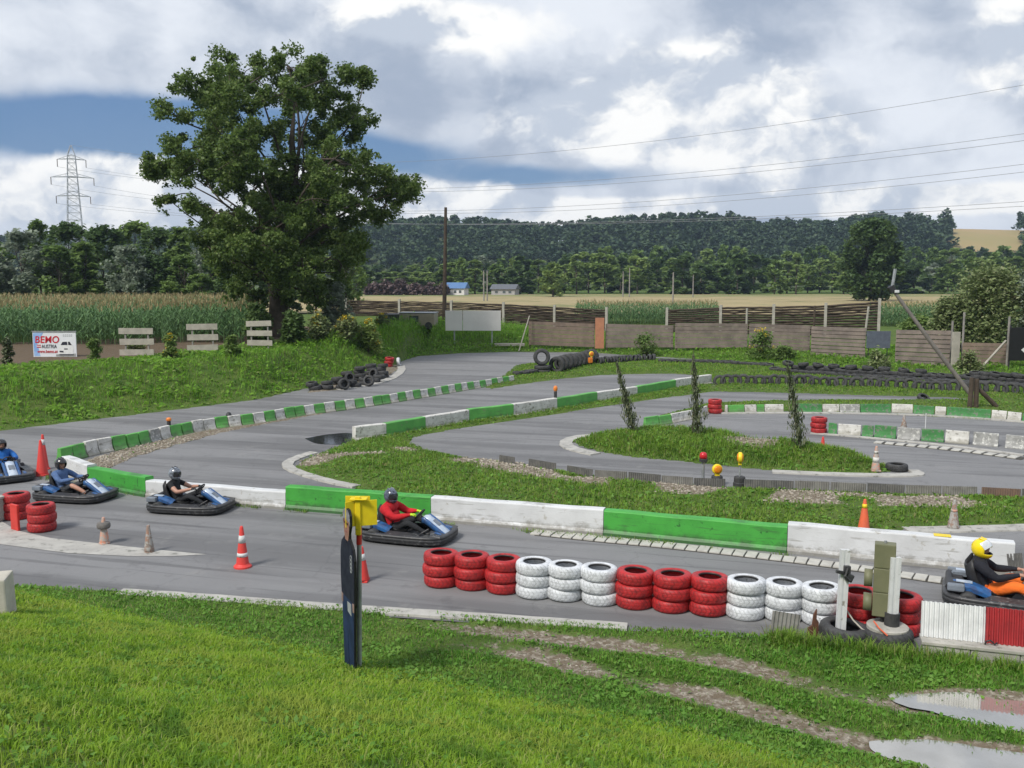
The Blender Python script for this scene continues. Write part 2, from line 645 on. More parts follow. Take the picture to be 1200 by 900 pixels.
PUDS = [gp([(1060, 818), (1120, 811), (1200, 818), (1330, 840), (1330, 875), (1200, 857), (1120, 840)]), gp([(1048, 876), (1090, 869), (1200, 882), (1340, 908), (1340, 950), (1200, 930), (1100, 905)])]


def bank(x, y):
    d = 10.6 - (0.447 * x + 0.894 * y) + 0.12 * lump(x, y, 0.8, 3)
    k = 5.0
    return 0.345 * np.logaddexp(0, k * d) / k


def far_d(x, y):
    fy = np.interp(x, FX, FY)
    sl = np.interp(x + 0.5, FX, FY) - np.interp(x - 0.5, FX, FY)
    return (y - fy) / np.sqrt(1 + np.clip(sl, -2, 2) ** 2)


def near_d(x, y):
    return np.interp(x, NX, NY) - y


def ground_parts(x, y):
    x = np.asarray(x, float)
    y = np.asarray(y, float)
    z = np.full(x.shape, -0.05)
    fd = far_d(x, y)
    H = np.interp(x, [-30, -9, -4, 4, 12, 40], [1.6, 1.55, 1.1, 0.6, 0.45, 0.6])
    H = H + (0.6 - H) * sst(y, 95, 128)
    Wd = np.interp(x, [-30, -9, 0, 10], [5.2, 5.5, 6.0, 7.0])
    zf = 0.03 + H * sst(fd, 0.0, 1.0 * Wd) + 0.05 * lump(x, y, 0.9, 1) * sst(fd, 0.3, 2.0)
    z = np.where(fd > 0, zf, z)
    nd = near_d(x, y)
    rut = np.zeros(x.shape)
    for rt in RUTS:
        dd = seg_dist(x, y, rt, False)
        rut = np.maximum(rut, 1 - sst(dd, 0.12, 0.42))
    pud = np.zeros(x.shape)
    for pp_ in PUDS:
        pud = np.maximum(pud, sst(sdf(x, y, pp_), -0.22, 0.12))
    zn = 0.02 + 0.02 * sst(nd, 0, 0.5) + 0.02 * lump(x, y, 1.6, 2) * sst(nd, 0.2, 1.2) - 0.06 * rut - 0.05 * pud
    zn = zn + bank(x, y) * sst(nd, -0.2, 0.5)
    z = np.where(nd > 0, zn, z)
    for poly, hgt, wd in ((ISL_A, 0.44, 1.5), (ISL_B, 0.10, 0.9), (ISL_D, 0.10, 1.0), (ISL_E, 0.06, 0.5), (ISL_H, 0.03, 0.3), (ISL_P, 0.05, 0.5)):
        lo = np.min(np.array(poly), 0) - 1
        hi = np.max(np.array(poly), 0) + 1
        bb = (x > lo[0]) & (x < hi[0]) & (y > lo[1]) & (y < hi[1])
        if not bb.any():
            continue
        s = np.full(x.shape, -9.0)
        s[bb] = sdf(x[bb], y[bb], poly)
        zi = 0.015 + hgt * sst(s, 0, wd) * (0.8 + 0.25 * lump(x, y, 1.3, 5))
        z = np.where((s > 0) & (fd <= 0.0), np.maximum(z, zi), z)
    return z, fd, nd, rut


def ground_z(x, y):
    return ground_parts(np.atleast_1d(x), np.atleast_1d(y))[0]


def gz(x, y):
    return float(ground_z(np.array([x]), np.array([y]))[0])


def GT(u, v):
    """where a sight line meets the terrain"""
    d = ray(u, v)
    t = np.arange(4.0, 400.0, 0.05)
    X, Y, Z = d.x * t, d.y * t, CAM_H + d.z * t
    k = np.argmax(Z <= ground_z(X, Y))
    return Vector((X[k], Y[k], float(ground_z(X[k:k + 1], Y[k:k + 1])[0])))


def axis(fine_lo, fine_hi, step, lo, hi):
    a = list(np.arange(fine_lo, fine_hi, step))
    s, q = step, fine_hi
    while q < hi:
        a.append(q)
        s *= 1.25
        q += s
    a.append(hi)
    s, q = step * 1.25, fine_lo - step
    b = []
    while q > lo:
        b.append(q)
        s *= 1.25
        q -= s
    b.append(lo)
    return np.array(b[::-1] + a)


ax_x = axis(-24, 26, 0.25, -2000, 2000)
ax_y = axis(4, 74, 0.24, -150, 2600)
XX, YY = np.meshgrid(ax_x, ax_y)
zz, fd_, nd_, rut_ = ground_parts(XX.ravel(), YY.ravel())
nx, ny = len(ax_x), len(ax_y)
V = np.stack([XX.ravel(), YY.ravel(), zz], 1)
ii = np.arange(ny - 1)[:, None] * nx + np.arange(nx - 1)[None, :]
F = np.stack([ii, ii + 1, ii + nx + 1, ii + nx], -1).reshape(-1, 4)


def gravel_at(x, y, fd, nd, rut):
    """how bare and stony the ground is, 0..1 (a map of what lies there, not of light)"""
    g = 0.9 * rut * (0.75 + 0.5 * lump(x, y, 2.3, 8))
    for pp_ in PUDS:
        g = np.maximum(g, sst(sdf(x, y, pp_), -0.2, 0.0))
    # bare stony ground along the boards of the middle strip
    line = gp([(560, 541), (620, 552), (720, 566), (850, 580), (1000, 588), (1120, 590), (1250, 592)])
    dd = seg_dist(x, y, line, False)
    g = np.maximum(g, (1 - sst(dd, 0.3, 1.3)) * sst(0.75 + lump(x, y, 1.9, 4), 0.25, 0.9))
    line2 = gp([(350, 548), (390, 535), (470, 530)])
    dd = seg_dist(x, y, line2, False)
    g = np.maximum(g, (1 - sst(dd, 0.2, 0.9)) * sst(0.7 + lump(x, y, 2.1, 6), 0.2, 0.9))
    g = np.maximum(g, np.where(sdf(x, y, ISL_H) > 0, 0.85, 0))
    g = np.maximum(g, np.where((sdf(x, y, ISL_P) > 0) & (fd < 0.3), 0.9, 0))
    c = G(880, 530)
    g = np.maximum(g, 0.8 * (1 - sst(np.hypot(x - c.x, (y - c.y) * 0.7), 0.4, 1.3)))
    g = np.clip(g, 0, 1)
    plough = sst(fd, 9.5, 10.5) * (1 - sst(fd, 24, 26)) * (1 - sst(x, -15.5, -14))
    return np.where(plough > 0.5, 2.0, g)


near_mask = (np.abs(V[:, 0]) < 40) & (V[:, 1] < 90)
grav = np.zeros(len(V))
grav[near_mask] = gravel_at(V[near_mask, 0], V[near_mask, 1], fd_[near_mask], nd_[near_mask], rut_[near_mask])

gm = bpy.data.materials.new('meadow_soil')
gm.use_nodes = True
g = NT(gm.node_tree)
b = g.N['Principled BSDF']
pos = g.node('ShaderNodeNewGeometry').outputs['Position']
att = g.node('ShaderNodeAttribute', attribute_name='gravel').outputs['Fac']
turf = g.mix(g.ss(g.noise(pos, 1.1, 6, 0.65), 0.3, 0.7), (0.060, 0.115, 0.022), (0.105, 0.150, 0.035))
turf = g.mix(g.ss(g.noise(pos, 14, 5, 0.7), 0.5, 0.72), turf, (0.075, 0.062, 0.032))
st = g.vor(pos, 26, 'Color')
stv = g.sep(st)[0]
stone = g.mix(stv, (0.15, 0.125, 0.095), (0.36, 0.325, 0.27))
soil = g.mix(g.ss(g.noise(pos, 9, 5, 0.6), 0.4, 0.62), (0.15, 0.12, 0.085), stone)
soil = g.mix(g.ss(att, 1.2, 1.8), soil, g.mix(g.noise(pos, 3, 5, 0.7), (0.085, 0.062, 0.042), (0.17, 0.13, 0.09)))
g.put(b.inputs['Base Color'], g.mix(g.ss(g.m('ADD', att, g.m('MULTIPLY', g.m('SUBTRACT', g.noise(pos, 6, 5, 0.7), 0.5), 0.9)), 0.35, 0.6), turf, soil))
b.inputs['Roughness'].default_value = 0.95
b.inputs['Specular IOR Level'].default_value = 0.15
bn = g.node('ShaderNodeBump')
bn.inputs['Strength'].default_value = 0.7
bn.inputs['Distance'].default_value = 0.03
g.put(bn.inputs['Height'], g.m('ADD', g.m('MULTIPLY', g.vor(pos, 26), -0.6), g.noise(pos, 30, 5, 0.6)))
g.L.new(bn.outputs[0], b.inputs['Normal'])
ground = mesh_np('ground', V, F, gm, smooth=True)
a_ = ground.data.attributes.new('gravel', 'FLOAT', 'POINT')
a_.data.foreach_set('value', grav.astype(np.float32))
tag(ground, kind='structure')

# ------------------------------------------------------------------ asphalt
am = bpy.data.materials.new('asphalt')
am.use_nodes = True
g = NT(am.node_tree)
b = g.N['Principled BSDF']
pos = g.node('ShaderNodeNewGeometry').outputs['Position']
base = g.mix(g.ss(g.noise(pos, 0.35, 6, 0.62), 0.3, 0.7), (0.150, 0.151, 0.156), (0.195, 0.196, 0.201))
base = g.mix(g.ss(g.noise(pos, 2.6, 7, 0.72), 0.56, 0.74), base, (0.225, 0.225, 0.225))
grain = g.noise(pos, 130, 3, 0.7)
base = g.mix(0.55, base, g.mix(g.ss(grain, 0.25, 0.75), (0.10, 0.10, 0.104), (0.345, 0.345, 0.35)))
# rubbered-in darker lanes with ragged edges, and hairline cracks
px_, py_, pz_ = g.sep(pos)
lane = g.noise(g.xyz(g.m('ADD', g.m('MULTIPLY', px_, 0.12), g.m('MULTIPLY', py_, 0.05)), g.m('ADD', py_, g.m('MULTIPLY', px_, 0.28)), 0.0), 0.55, 5, 0.6)
base = g.mix(g.ss(lane, 0.44, 0.60, 0.0, 0.62), base, (0.098, 0.098, 0.102))
skid = g.noise(g.xyz(g.m('ADD', g.m('MULTIPLY', px_, 0.16), g.m('MULTIPLY', py_, 0.05)), g.m('MULTIPLY', g.m('ADD', py_, g.m('MULTIPLY', px_, 0.29)), 4.5), 3.0), 1.0, 4, 0.55)
base = g.mix(g.ss(skid, 0.57, 0.64, 0.0, 0.42), base, (0.070, 0.070, 0.074))
base = g.mix(g.ss(g.noise(pos, 0.9, 8, 0.75), 0.55, 0.70, 0.0, 0.5), base, (0.245, 0.242, 0.235))
ck = g.vor(g.vm('ADD', pos, g.vm('SCALE', g.noise(pos, 1.7, 4, 0.6, True), scale=0.5)), 0.42, 'Distance', 'DISTANCE_TO_EDGE')
base = g.mix(g.ss(ck, 0.002, 0.007, 0.22, 0.0), base, (0.07, 0.07, 0.07))
st2 = g.noise(pos, 1.2, 6, 0.7)
base = g.mix(g.ss(st2, 0.57, 0.66, 0, 0.34), base, (0.085, 0.085, 0.09))
g.put(b.inputs['Base Color'], base)
b.inputs['Roughness'].default_value = 0.78
b.inputs['Specular IOR Level'].default_value = 0.35
bn = g.node('ShaderNodeBump')
bn.inputs['Strength'].default_value = 0.35
bn.inputs['Distance'].default_value = 0.008
g.put(bn.inputs['Height'], grain)
g.L.new(bn.outputs[0], b.inputs['Normal'])


def sheet(name, poly, z, m_, kind='structure', parent=None):
    bm = bmesh.new()
    vs = [bm.verts.new((p[0], p[1], z)) for p in poly]
    f = bm.faces.new(vs)
    bmesh.ops.recalc_face_normals(bm, faces=[f])
    if f.normal.z < 0:
        f.normal_flip()
    bmesh.ops.triangulate(bm, faces=[f])
    me = bpy.data.meshes.new(name)
    bm.to_mesh(me)
    bm.free()
    me.materials.append(m_)
    o = bpy.data.objects.new(name, me)
    link(o, parent)
    if kind: tag(o, kind=kind)
    return o


edge_far = [(x, y + 0.35) for x, y in FOOT if -60 <= x <= 60]
edge_near = [(x, y - 0.25) for x, y in NEAR if -60 <= x <= 60]
sheet('kart_track', edge_near + edge_far[::-1], 0.0, am)


def smooth_line(pts, n=8):
    """Catmull-Rom through 2D points"""
    P = [Vector((p[0], p[1], 0)) for p in pts]
    P = [P[0] * 2 - P[1]] + P + [P[-1] * 2 - P[-2]]
    out = []
    for i in range(1, len(P) - 2):
        for k in range(n):
            t = k / n
            a, b_, c, d = P[i - 1], P[i], P[i + 1], P[i + 2]
            out.append(0.5 * ((2 * b_) + (c - a) * t + (2 * a - 5 * b_ + 4 * c - d) * t * t + (3 * b_ - a - 3 * c + d) * t ** 3))
    out.append(P[-2])
    return out


def strip(name, px, width, h, m_, n=6, z0=-0.02):
    """a low concrete kerb swept along a pixel polyline on the ground"""
    L = smooth_line(gp(px), n)
    mb = MB()
    rings = []
    for i, p in enumerate(L):
        d = (L[min(i + 1, len(L) - 1)] - L[max(i - 1, 0)]).normalized()
        q = Vector((-d.y, d.x, 0))
        w_ = width / 2 * (1 + 0.06 * math.sin(i * 1.7))
        rings.append([p + q * w_ + Vector((0, 0, z0)), p + q * w_ * 0.94 + Vector((0, 0, h)), p - q * w_ * 0.94 + Vector((0, 0, h * 0.8)), p - q * w_ + Vector((0, 0, z0))])
    mb.loft(rings)
    o = mb.build(name, m_)
    return tag(o, kind='structure')


strip('kerb', [(418, 571), (392, 566), (362, 558), (341, 550), (338, 543), (352, 536), (368, 531)], 0.34, 0.05, M['kerb'])
strip('kerb', [(697, 510.5), (676, 513), (664, 518), (666, 524), (680, 529), (698, 533)], 0.45, 0.05, M['kerb'])
strip('kerb', [(905, 553.5), (960, 556), (1010, 557.5), (1055, 558), (1076, 556.5), (1070, 552)], 0.34, 0.05, M['kerb'])
strip('kerb', [(398, 457), (430, 452), (458, 444), (470, 435), (470, 429)], 0.5, 0.05, M['kerb'])
strip('kerb', [(140, 695.5), (220, 700.5), (320, 708), (420, 715.5), (530, 722.5), (640, 730), (735, 736.5)], 0.27, 0.05, M['kerb'])
strip('kerb', [(845, 485), (900, 484.5), (1000, 485), (1100, 488), (1200, 495), (1300, 503)], 0.22, 0.05, M['kerb'])
strip('kerb', [(950, 508), (1000, 512), (1060, 517.5), (1130, 525), (1200, 534)], 0.22, 0.04, M['kerb'])
strip('kerb', [(1062, 622), (1130, 621), (1200, 619), (1300, 616)], 0.45, 0.04, M['kerb'])
sheet('concrete_apron', gp([(-80, 600), (0, 610), (20, 622), (60, 631), (120, 637.5), (180, 644), (242, 650), (205, 652), (150, 652), (80, 648.5), (0, 638), (-80, 632)]), 0.008, M['kerb'])

# paving stones along the long wall and along the far tyre bend: each stone is a piece
paver_mb = MB()
paver_mb.box((0, 0, 0.015), (0.21, 0.36, 0.05), bev=0.012)
paver_me = paver_mb.mesh('paving_stone', M['paver'])


def paver_strip(px, step, scale=1.0, name='paved_edge'):
    L = smooth_line(gp(px), 10)
    bed = MB()
    rings = []
    for i, p in enumerate(L):
        d = (L[min(i + 1, len(L) - 1)] - L[max(i - 1, 0)]).normalized()
        q = Vector((-d.y, d.x, 0)) * 0.2 * scale
        rings.append([p + q + Vector((0, 0, -0.02)), p + q + Vector((0, 0, 0.012)), p - q + Vector((0, 0, 0.012)), p - q + Vector((0, 0, -0.02))])
    bed.loft(rings)
    root = bed.build(name, mat('joint_soil', (0.07, 0.065, 0.055), 0.9))
    tag(root, kind='structure')
    acc, k = 0.0, 0
    for i in range(len(L) - 1):
        seg = L[i + 1] - L[i]
        while acc < seg.length:
            p = L[i] + seg.normalized() * acc
            o = inst('paving_stone', paver_me, root, p + Vector((0, 0, random.uniform(-0.008, 0.008))),
                     (random.uniform(-0.02, 0.02), random.uniform(-0.02, 0.02), math.atan2(seg.y, seg.x) + random.uniform(-0.04, 0.04)), (scale, scale, 1))
            acc += step
            k += 1
        acc -= seg.length
    return root


paver_strip([(630, 625), (707, 633), (800, 642), (922, 656), (1000, 666), (1110, 682)], 0.238)
paver_strip([(1030, 519), (1090, 524.5), (1140, 530), (1200, 538)], 0.34, 1.2)

# puddles
def puddle(px, z, grow=0.22):
    L = smooth_line(gp(px + [px[0]]), 14)[:-1]
    cx, cy = sum(p.x for p in L) / len(L), sum(p.y for p in L) / len(L)
    out = []
    for p in L:
        d = Vector((p.x - cx, p.y - cy, 0))
        e = d.normalized() * grow
        j = 0.10 * (lump(np.array(p.x), np.array(p.y), 5.3, 2) + 0.7 * lump(np.array(p.x), np.array(p.y), 13.0, 4))
        e = e * (1 + float(j) / max(grow, .05))
        out.append((p.x + e.x, p.y + e.y))
    return sheet('puddle', out, z, M['water'])


def puddle2(px, z):
    o = puddle(px, z, 0.0)
    o.data.materials[0] = M['wet']
    return o


puddle([(1062, 818), (1085, 812), (1120, 812), (1200, 822), (1320, 842), (1320, 872), (1200, 852), (1120, 836), (1065, 826)], 0.006)
puddle([(1052, 876), (1085, 871), (1130, 874), (1210, 888), (1330, 912), (1330, 945), (1200, 925), (1110, 905), (1050, 886)], 0.006)
puddle2([(357, 514), (385, 509), (412, 508), (416, 517), (400, 521), (372, 520)], 0.004)


# ------------------------------------------------------------------ grass blades (nobody could count them)
def blades(x, y, z, h, wd, lean=0.5):
    n = len(x)
    a = RNG.uniform(0, 2 * math.pi, n)
    l = RNG.uniform(0.1, 1.0, n) * lean * h
    ldx, ldy = np.cos(a) * l, np.sin(a) * l
    ta = a + RNG.uniform(1.0, 2.1, n)
    wx, wy = np.cos(ta) * wd / 2, np.sin(ta) * wd / 2
    P = np.empty((n, 5, 3), np.float32)
    P[:, 0] = np.stack([x - wx, y - wy, z - 0.01], 1)
    P[:, 1] = np.stack([x + wx, y + wy, z - 0.01], 1)
    P[:, 2] = np.stack([x - wx * .8 + ldx * .35, y - wy * .8 + ldy * .35, z + h * 0.6], 1)
    P[:, 3] = np.stack([x + wx * .8 + ldx * .35, y + wy * .8 + ldy * .35, z + h * 0.6], 1)
    P[:, 4] = np.stack([x + ldx, y + ldy, z + h * (1 - 0.25 * l / (h + 1e-6))], 1)
    T = np.array([[0, 1, 3], [0, 3, 2], [2, 3, 4]])
    F = (np.arange(n)[:, None, None] * 5 + T[None]).reshape(-1, 3)
    return P.reshape(-1, 3), F


def join_np(parts):
    Vs, Fs, o = [], [], 0
    for v, f in parts:
        Vs.append(v)
        Fs.append(f + o)
        o += len(v)
    return np.concatenate(Vs), np.concatenate(Fs)


def leaves_np(c, size, up=0.35, aspect=1.6):
    """leaf-shaped quads (rhombs) at points c, random attitude"""
    n = len(c)
    s = size * RNG.uniform(0.6, 1.3, n)
    nrm = RNG.normal(size=(n, 3))
    nrm[:, 2] = np.abs(nrm[:, 2]) + up
    nrm /= np.linalg.norm(nrm, axis=1)[:, None]
    t = RNG.normal(size=(n, 3))
    t -= nrm * np.sum(t * nrm, 1)[:, None]
    t /= np.linalg.norm(t, axis=1)[:, None] + 1e-9
    bb = np.cross(nrm, t)
    sl = (s * aspect / 2)[:, None]
    sw = (s / 2)[:, None]
    P = np.stack([c - t * sl, c + bb * sw - t * sl * 0.1 + nrm * sw * .25, c + t * sl, c - bb * sw - t * sl * 0.1 + nrm * sw * .25], 1)
    F = np.arange(n * 4).reshape(n, 4)
    return P.reshape(-1, 3).astype(np.float32), F


GRASS = {
    'lawn': leaf_mat('lawn_blade', (0.085, 0.250, 0.024), (0.200, 0.400, 0.050), 0.45, cc=(0.30, 0.33, 0.11), patch=(0.22, 0.33, 0.06), pdark=(0.06, 0.16, 0.02)),
    'crest': leaf_mat('crest_blade', (0.165, 0.320, 0.020), (0.340, 0.500, 0.045), 0.5, cc=(0.38, 0.42, 0.13), patch=(0.36, 0.43, 0.07), pdark=(0.075, 0.20, 0.022)),
    'bank': leaf_mat('bank_blade', (0.115, 0.285, 0.024), (0.275, 0.480, 0.060), 0.5, cc=(0.24, 0.30, 0.09), patch=(0.20, 0.36, 0.05), pdark=(0.045, 0.13, 0.02)),
    'wild': leaf_mat('wild_blade', (0.115, 0.250, 0.026), (0.265, 0.420, 0.055), 0.48, cc=(0.33, 0.31, 0.13), patch=(0.21, 0.33, 0.05), pdark=(0.07, 0.15, 0.024)),
    'weed': leaf_mat('weed_leaf', (0.075, 0.200, 0.022), (0.180, 0.340, 0.055), 0.35),
}


def in_view(x, y, m_=1.0):
    return np.abs(x) < y * 0.56 + m_


def scatter(n, x0, x1, y0, y1):
    return RNG.uniform(x0, x1, n), RNG.uniform(y0, y1, n)


# foreground lawn: bank and verge
parts, wparts, cparts = [], [], []
for (n, y0, y1, hs, ws) in ((60000, 3.6, 6.0, 1.0, 0.0075), (150000, 6.0, 9.5, 1.0, 0.0085), (170000, 9.5, 13.2, 1.0, 0.0100), (120000, 13.2, 19.5, 1.0, 0.013)):
    x, y = scatter(int(n * 1.9), -13, 13, y0, y1)
    k = in_view(x, y, 0.6)
    x, y = x[k], y[k]
    z, fd, nd, rut = ground_parts(x, y)
    gr = gravel_at(x, y, fd, nd, rut)
    wild = 0.5 + 0.5 * lump(x, y, 3.1, 9)
    keep = (nd > 0.03) & (RNG.random(len(x)) > np.clip((gr * 1.35 + 0.15 * lump(x, y, 7, 2)) - 0.1, 0, 0.96)) & (RNG.random(len(x)) < 0.38 + 0.62 * wild * (0.7 + 0.5 * lump(x, y, 8.0, 31))) \
        & (RNG.random(len(x)) < 0.5 + 2.0 * nd)
    x, y, z, nd, wild, rut = x[keep], y[keep], z[keep], nd[keep], wild[keep], rut[keep]
    onbank = sst(bank(x, y), 0.15, 0.5)
    edge_tall = np.exp(-((nd - 0.35) / 0.3) ** 2) * sst(x, 3.0, 5.0)
    h = hs * (0.030 + 0.030 * RNG.random(len(x)) + (0.07 * wild * RNG.random(len(x)) + 0.02) * onbank + 0.13 * edge_tall * RNG.random(len(x))
              + 0.03 * (RNG.random(len(x)) > 0.9)) * (1 - 0.4 * rut)
    cr = RNG.random(len(x)) < sst(bank(x, y), 0.03, 0.22)
    wv = ws * RNG.uniform(0.7, 1.7, len(x))
    parts.append(blades(x[~cr], y[~cr], z[~cr], h[~cr], wv[~cr], 1.2))
    cparts.append(blades(x[cr], y[cr], z[cr], h[cr], wv[cr], 1.3))
    m2 = RNG.random(len(x)) < 0.05 * (1 + 2.0 * (lump(x, y, 2.7, 14) > .35))
    wparts.append(leaves_np(np.stack([x[m2], y[m2], z[m2] + RNG.uniform(0.015, 0.06, m2.sum())], 1), 0.045, 1.2, 1.6))
V, F = join_np(parts)
o = mesh_np('lawn_grass', V, F, GRASS['lawn'])
tag(o, 'bright green mown grass on the near bank and verge', 'grass', kind='stuff')
V, F = join_np(cparts)
o = mesh_np('bank_grass', V, F, GRASS['crest'])
tag(o, 'yellowish longer grass covering the near bank', 'grass', kind='stuff')
V, F = join_np(wparts)
o = mesh_np('lawn_weeds', V, F, GRASS['weed'])
tag(o, 'small broad clover leaves scattered through the near lawn', 'weeds', kind='stuff')

# embankment and the rough beyond the far edge
parts = []
x, y = scatter(230000, -24, 34, 28, 82)
k = in_view(x, y, 1.5)
x, y = x[k], y[k]
z, fd, nd, rut = ground_parts(x, y)
lim = np.interp(x, [-24, -9, 0, 10, 34], [7.8, 12, 14, 15, 12])
keep = (fd > 0.05) & (fd < lim) & (gravel_at(x, y, fd, nd, rut) < 0.5)
x, y, z, fd = x[keep], y[keep], z[keep], fd[keep]
rank = sst(fd, 0.1, 1.6)
h = (0.07 + 0.46 * rank * (0.5 + 0.35 * lump(x, y, 0.9, 12) + 0.3 * lump(x, y, 2.9, 22))) * RNG.uniform(0.5, 1.15, len(x))
h *= np.interp(x, [-24, -8, 2, 8], [1.0, 1.05, 0.9, 0.75])
h *= 1 + 1.6 * sst(fd, 2.5, 5.0) * sst(x, -13, -9) * (1 - sst(x, 0, 3))
h *= 1 - 0.5 * sst(fd, 4.3, 5.2) * (1 - sst(x, -14, -10))
parts.append(blades(x, y, z, h, 0.028 * RNG.uniform(0.7, 1.5, len(x)), 0.9))
m2 = RNG.random(len(x)) < 0.14 * (1 + 2.0 * (lump(x, y, 1.3, 17) > .2))
wl2 = leaves_np(np.stack([x[m2], y[m2], z[m2] + np.maximum(h[m2], .05) * RNG.uniform(.4, 1.0, m2.sum())], 1), 0.13, .8, 1.8)
o = mesh_np('embankment_weeds', wl2[0], wl2[1], GRASS['bank'])
tag(o, 'broad leaved weeds in the long grass of the slope', 'weeds', kind='stuff')
V, F = join_np(parts)
o = mesh_np('embankment_grass', V, F, GRASS['bank'])
tag(o, 'rank long green grass on the slope beyond the far straight', 'grass', kind='stuff')

# islands and strips
parts, wparts = [], []
for poly, dens, hh, bw in ((ISL_A, 430, 0.28, 0.02), (ISL_B, 300, 0.13, 0.02), (ISL_D, 110, 0.13, 0.032), (ISL_E, 90, 0.10, 0.03), (ISL_H, 14, 0.07, 0.02), (ISL_P, 6, 0.1, 0.03)):
    pa = np.array(poly)
    lo, hi = pa.min(0), pa.max(0)
    lo[0], hi[0] = max(lo[0], -25), min(hi[0], 36)
    n = int(dens * (hi[0] - lo[0]) * (hi[1] - lo[1]))
    x, y = scatter(n, lo[0], hi[0], lo[1], hi[1])
    k = in_view(x, y, 1.0) & inside(x, y, poly)
    x, y = x[k], y[k]
    s = seg_dist(x, y, poly)
    z, fd, nd, rut = ground_parts(x, y)
    gr = gravel_at(x, y, fd, nd, rut)
    if poly is ISL_H or poly is ISL_P: gr = gr * 0.3
    keep = (RNG.random(len(x)) > np.clip(gr * 1.25 - 0.05, 0, 0.97)) & (RNG.random(len(x)) < 0.35 + s * 1.8) & (fd < 0.1)
    x, y, z, s = x[keep], y[keep], z[keep], s[keep]
    h = hh * (0.35 + 0.65 * sst(s, 0, 0.7)) * RNG.uniform(0.4, 1.2, len(x)) * (0.75 + 0.45 * lump(x, y, 1.4, 7))
    parts.append(blades(x, y, z, np.maximum(h, 0.03), bw * RNG.uniform(0.7, 1.6, len(x)), 1.2))
    m2 = RNG.random(len(x)) < 0.10
    wparts.append(leaves_np(np.stack([x[m2], y[m2], z[m2] + h[m2] * 0.5], 1), 0.075, 1.0, 1.6))
V, F = join_np(parts)
o = mesh_np('infield_grass', V, F, GRASS['wild'])
tag(o, 'rough grass of the infield islands between the track lanes', 'grass', kind='stuff')
V, F = join_np(wparts)
o = mesh_np('infield_weeds', V, F, GRASS['weed'])
tag(o, 'broad weed leaves among the rough infield grass', 'weeds', kind='stuff')

# weeds rooted along the foot of walls and kerbs
parts = []
for px, n, hh, sp in (([(240, 590), (335, 598), (420, 606), (505, 614), (600, 622), (707, 631), (800, 640), (922, 652)], 2600, 0.09, 0.06),
                      ([(104, 570), (171, 582)], 300, 0.10, 0.05), ([(60, 560), (75, 562), (110, 572)], 500, 0.13, 0.12),
                      ([(140, 697), (420, 716.5), (640, 731), (900, 747)], 2600, 0.05, 0.06),
                      ([(895, 752), (960, 762), (1080, 776), (1200, 788)], 2400, 0.24, 0.10), ([(1010, 740), (1070, 752)], 200, 0.1, 0.1),
                      ([(410, 517), (600, 490), (834, 452)], 1500, 0.14, 0.10), ([(850, 483), (1000, 484), (1200, 494)], 900, 0.08, 0.08)):
    L = smooth_line(gp(px), 30)
    idx = RNG.integers(0, len(L), n)
    x = np.array([L[i].x for i in idx]) + RNG.normal(0, sp, n) + RNG.uniform(-0.1, 0.1, n)
    y = np.array([L[i].y for i in idx]) + RNG.normal(0, sp, n)
    keep = lump(x, y, 3.3, 4) > -0.25
    x, y = x[keep], y[keep]
    z = np.maximum(ground_z(x, y), 0.0)
    parts.append(blades(x, y, z, hh * RNG.uniform(0.3, 1.2, len(x)), 0.014, 1.1))
V, F = join_np(parts)
o = mesh_np('verge_weeds', V, F, GRASS['wild'])
tag(o, 'weeds and grass tufts rooted along wall feet and kerbs', 'weeds', kind='stuff')

# loose stones on the bare patches
ico = bmesh.new()
bmesh.ops.create_icosphere(ico, subdivisions=1, radius=1.0)
ico.verts.ensure_lookup_table()
IV = np.array([q.co[:] for q in ico.verts])
IF = np.array([[q.index for q in f.verts] for f in ico.faces])
ico.free()


def stones(x, y, z, s):
    n = len(x)
    sc = s[:, None] * RNG.uniform(0.6, 1.3, (n, 3)) * np.array([1, 1, 0.6])
    P = IV[None] * sc[:, None, :] * RNG.uniform(0.8, 1.15, (n, len(IV), 1))
    a = RNG.uniform(0, 6.28, n)
    ca, sa = np.cos(a)[:, None], np.sin(a)[:, None]
    Q = np.stack([P[..., 0] * ca - P[..., 1] * sa, P[..., 0] * sa + P[..., 1] * ca, P[..., 2]], -1)
    Q += np.stack([x, y, z], 1)[:, None, :]
    F = (np.arange(n)[:, None, None] * len(IV) + IF[None]).reshape(-1, 3)
    return Q.reshape(-1, 3), F


x, y = scatter(90000, -16, 18, 8, 32)
k = in_view(x, y, 0.5)
x, y = x[k], y[k]
z, fd, nd, rut = ground_parts(x, y)
gr = gravel_at(x, y, fd, nd, rut)
infield = inside(x, y, ISL_B) | inside(x, y, ISL_A)
keep = (((nd > 0.05) & (rut > 0.1)) | infield | inside(x, y, ISL_H)) & (RNG.random(len(x)) < gr * 0.75) & (gr > 0.3)
x, y, z = x[keep], y[keep], z[keep]
s = np.where(y > 17, 0.040, 0.015) * RNG.uniform(0.5, 1.4, len(x))
V, F = stones(x, y, z, s)
m_ = leaf_mat('pale_stone', (0.17, 0.145, 0.11), (0.44, 0.40, 0.34), 0.0, 0.9)
o = mesh_np('gravel_stones', V, F, m_)
tag(o, 'loose pale stones on the bare patches and wheel ruts', 'gravel', kind='stuff')


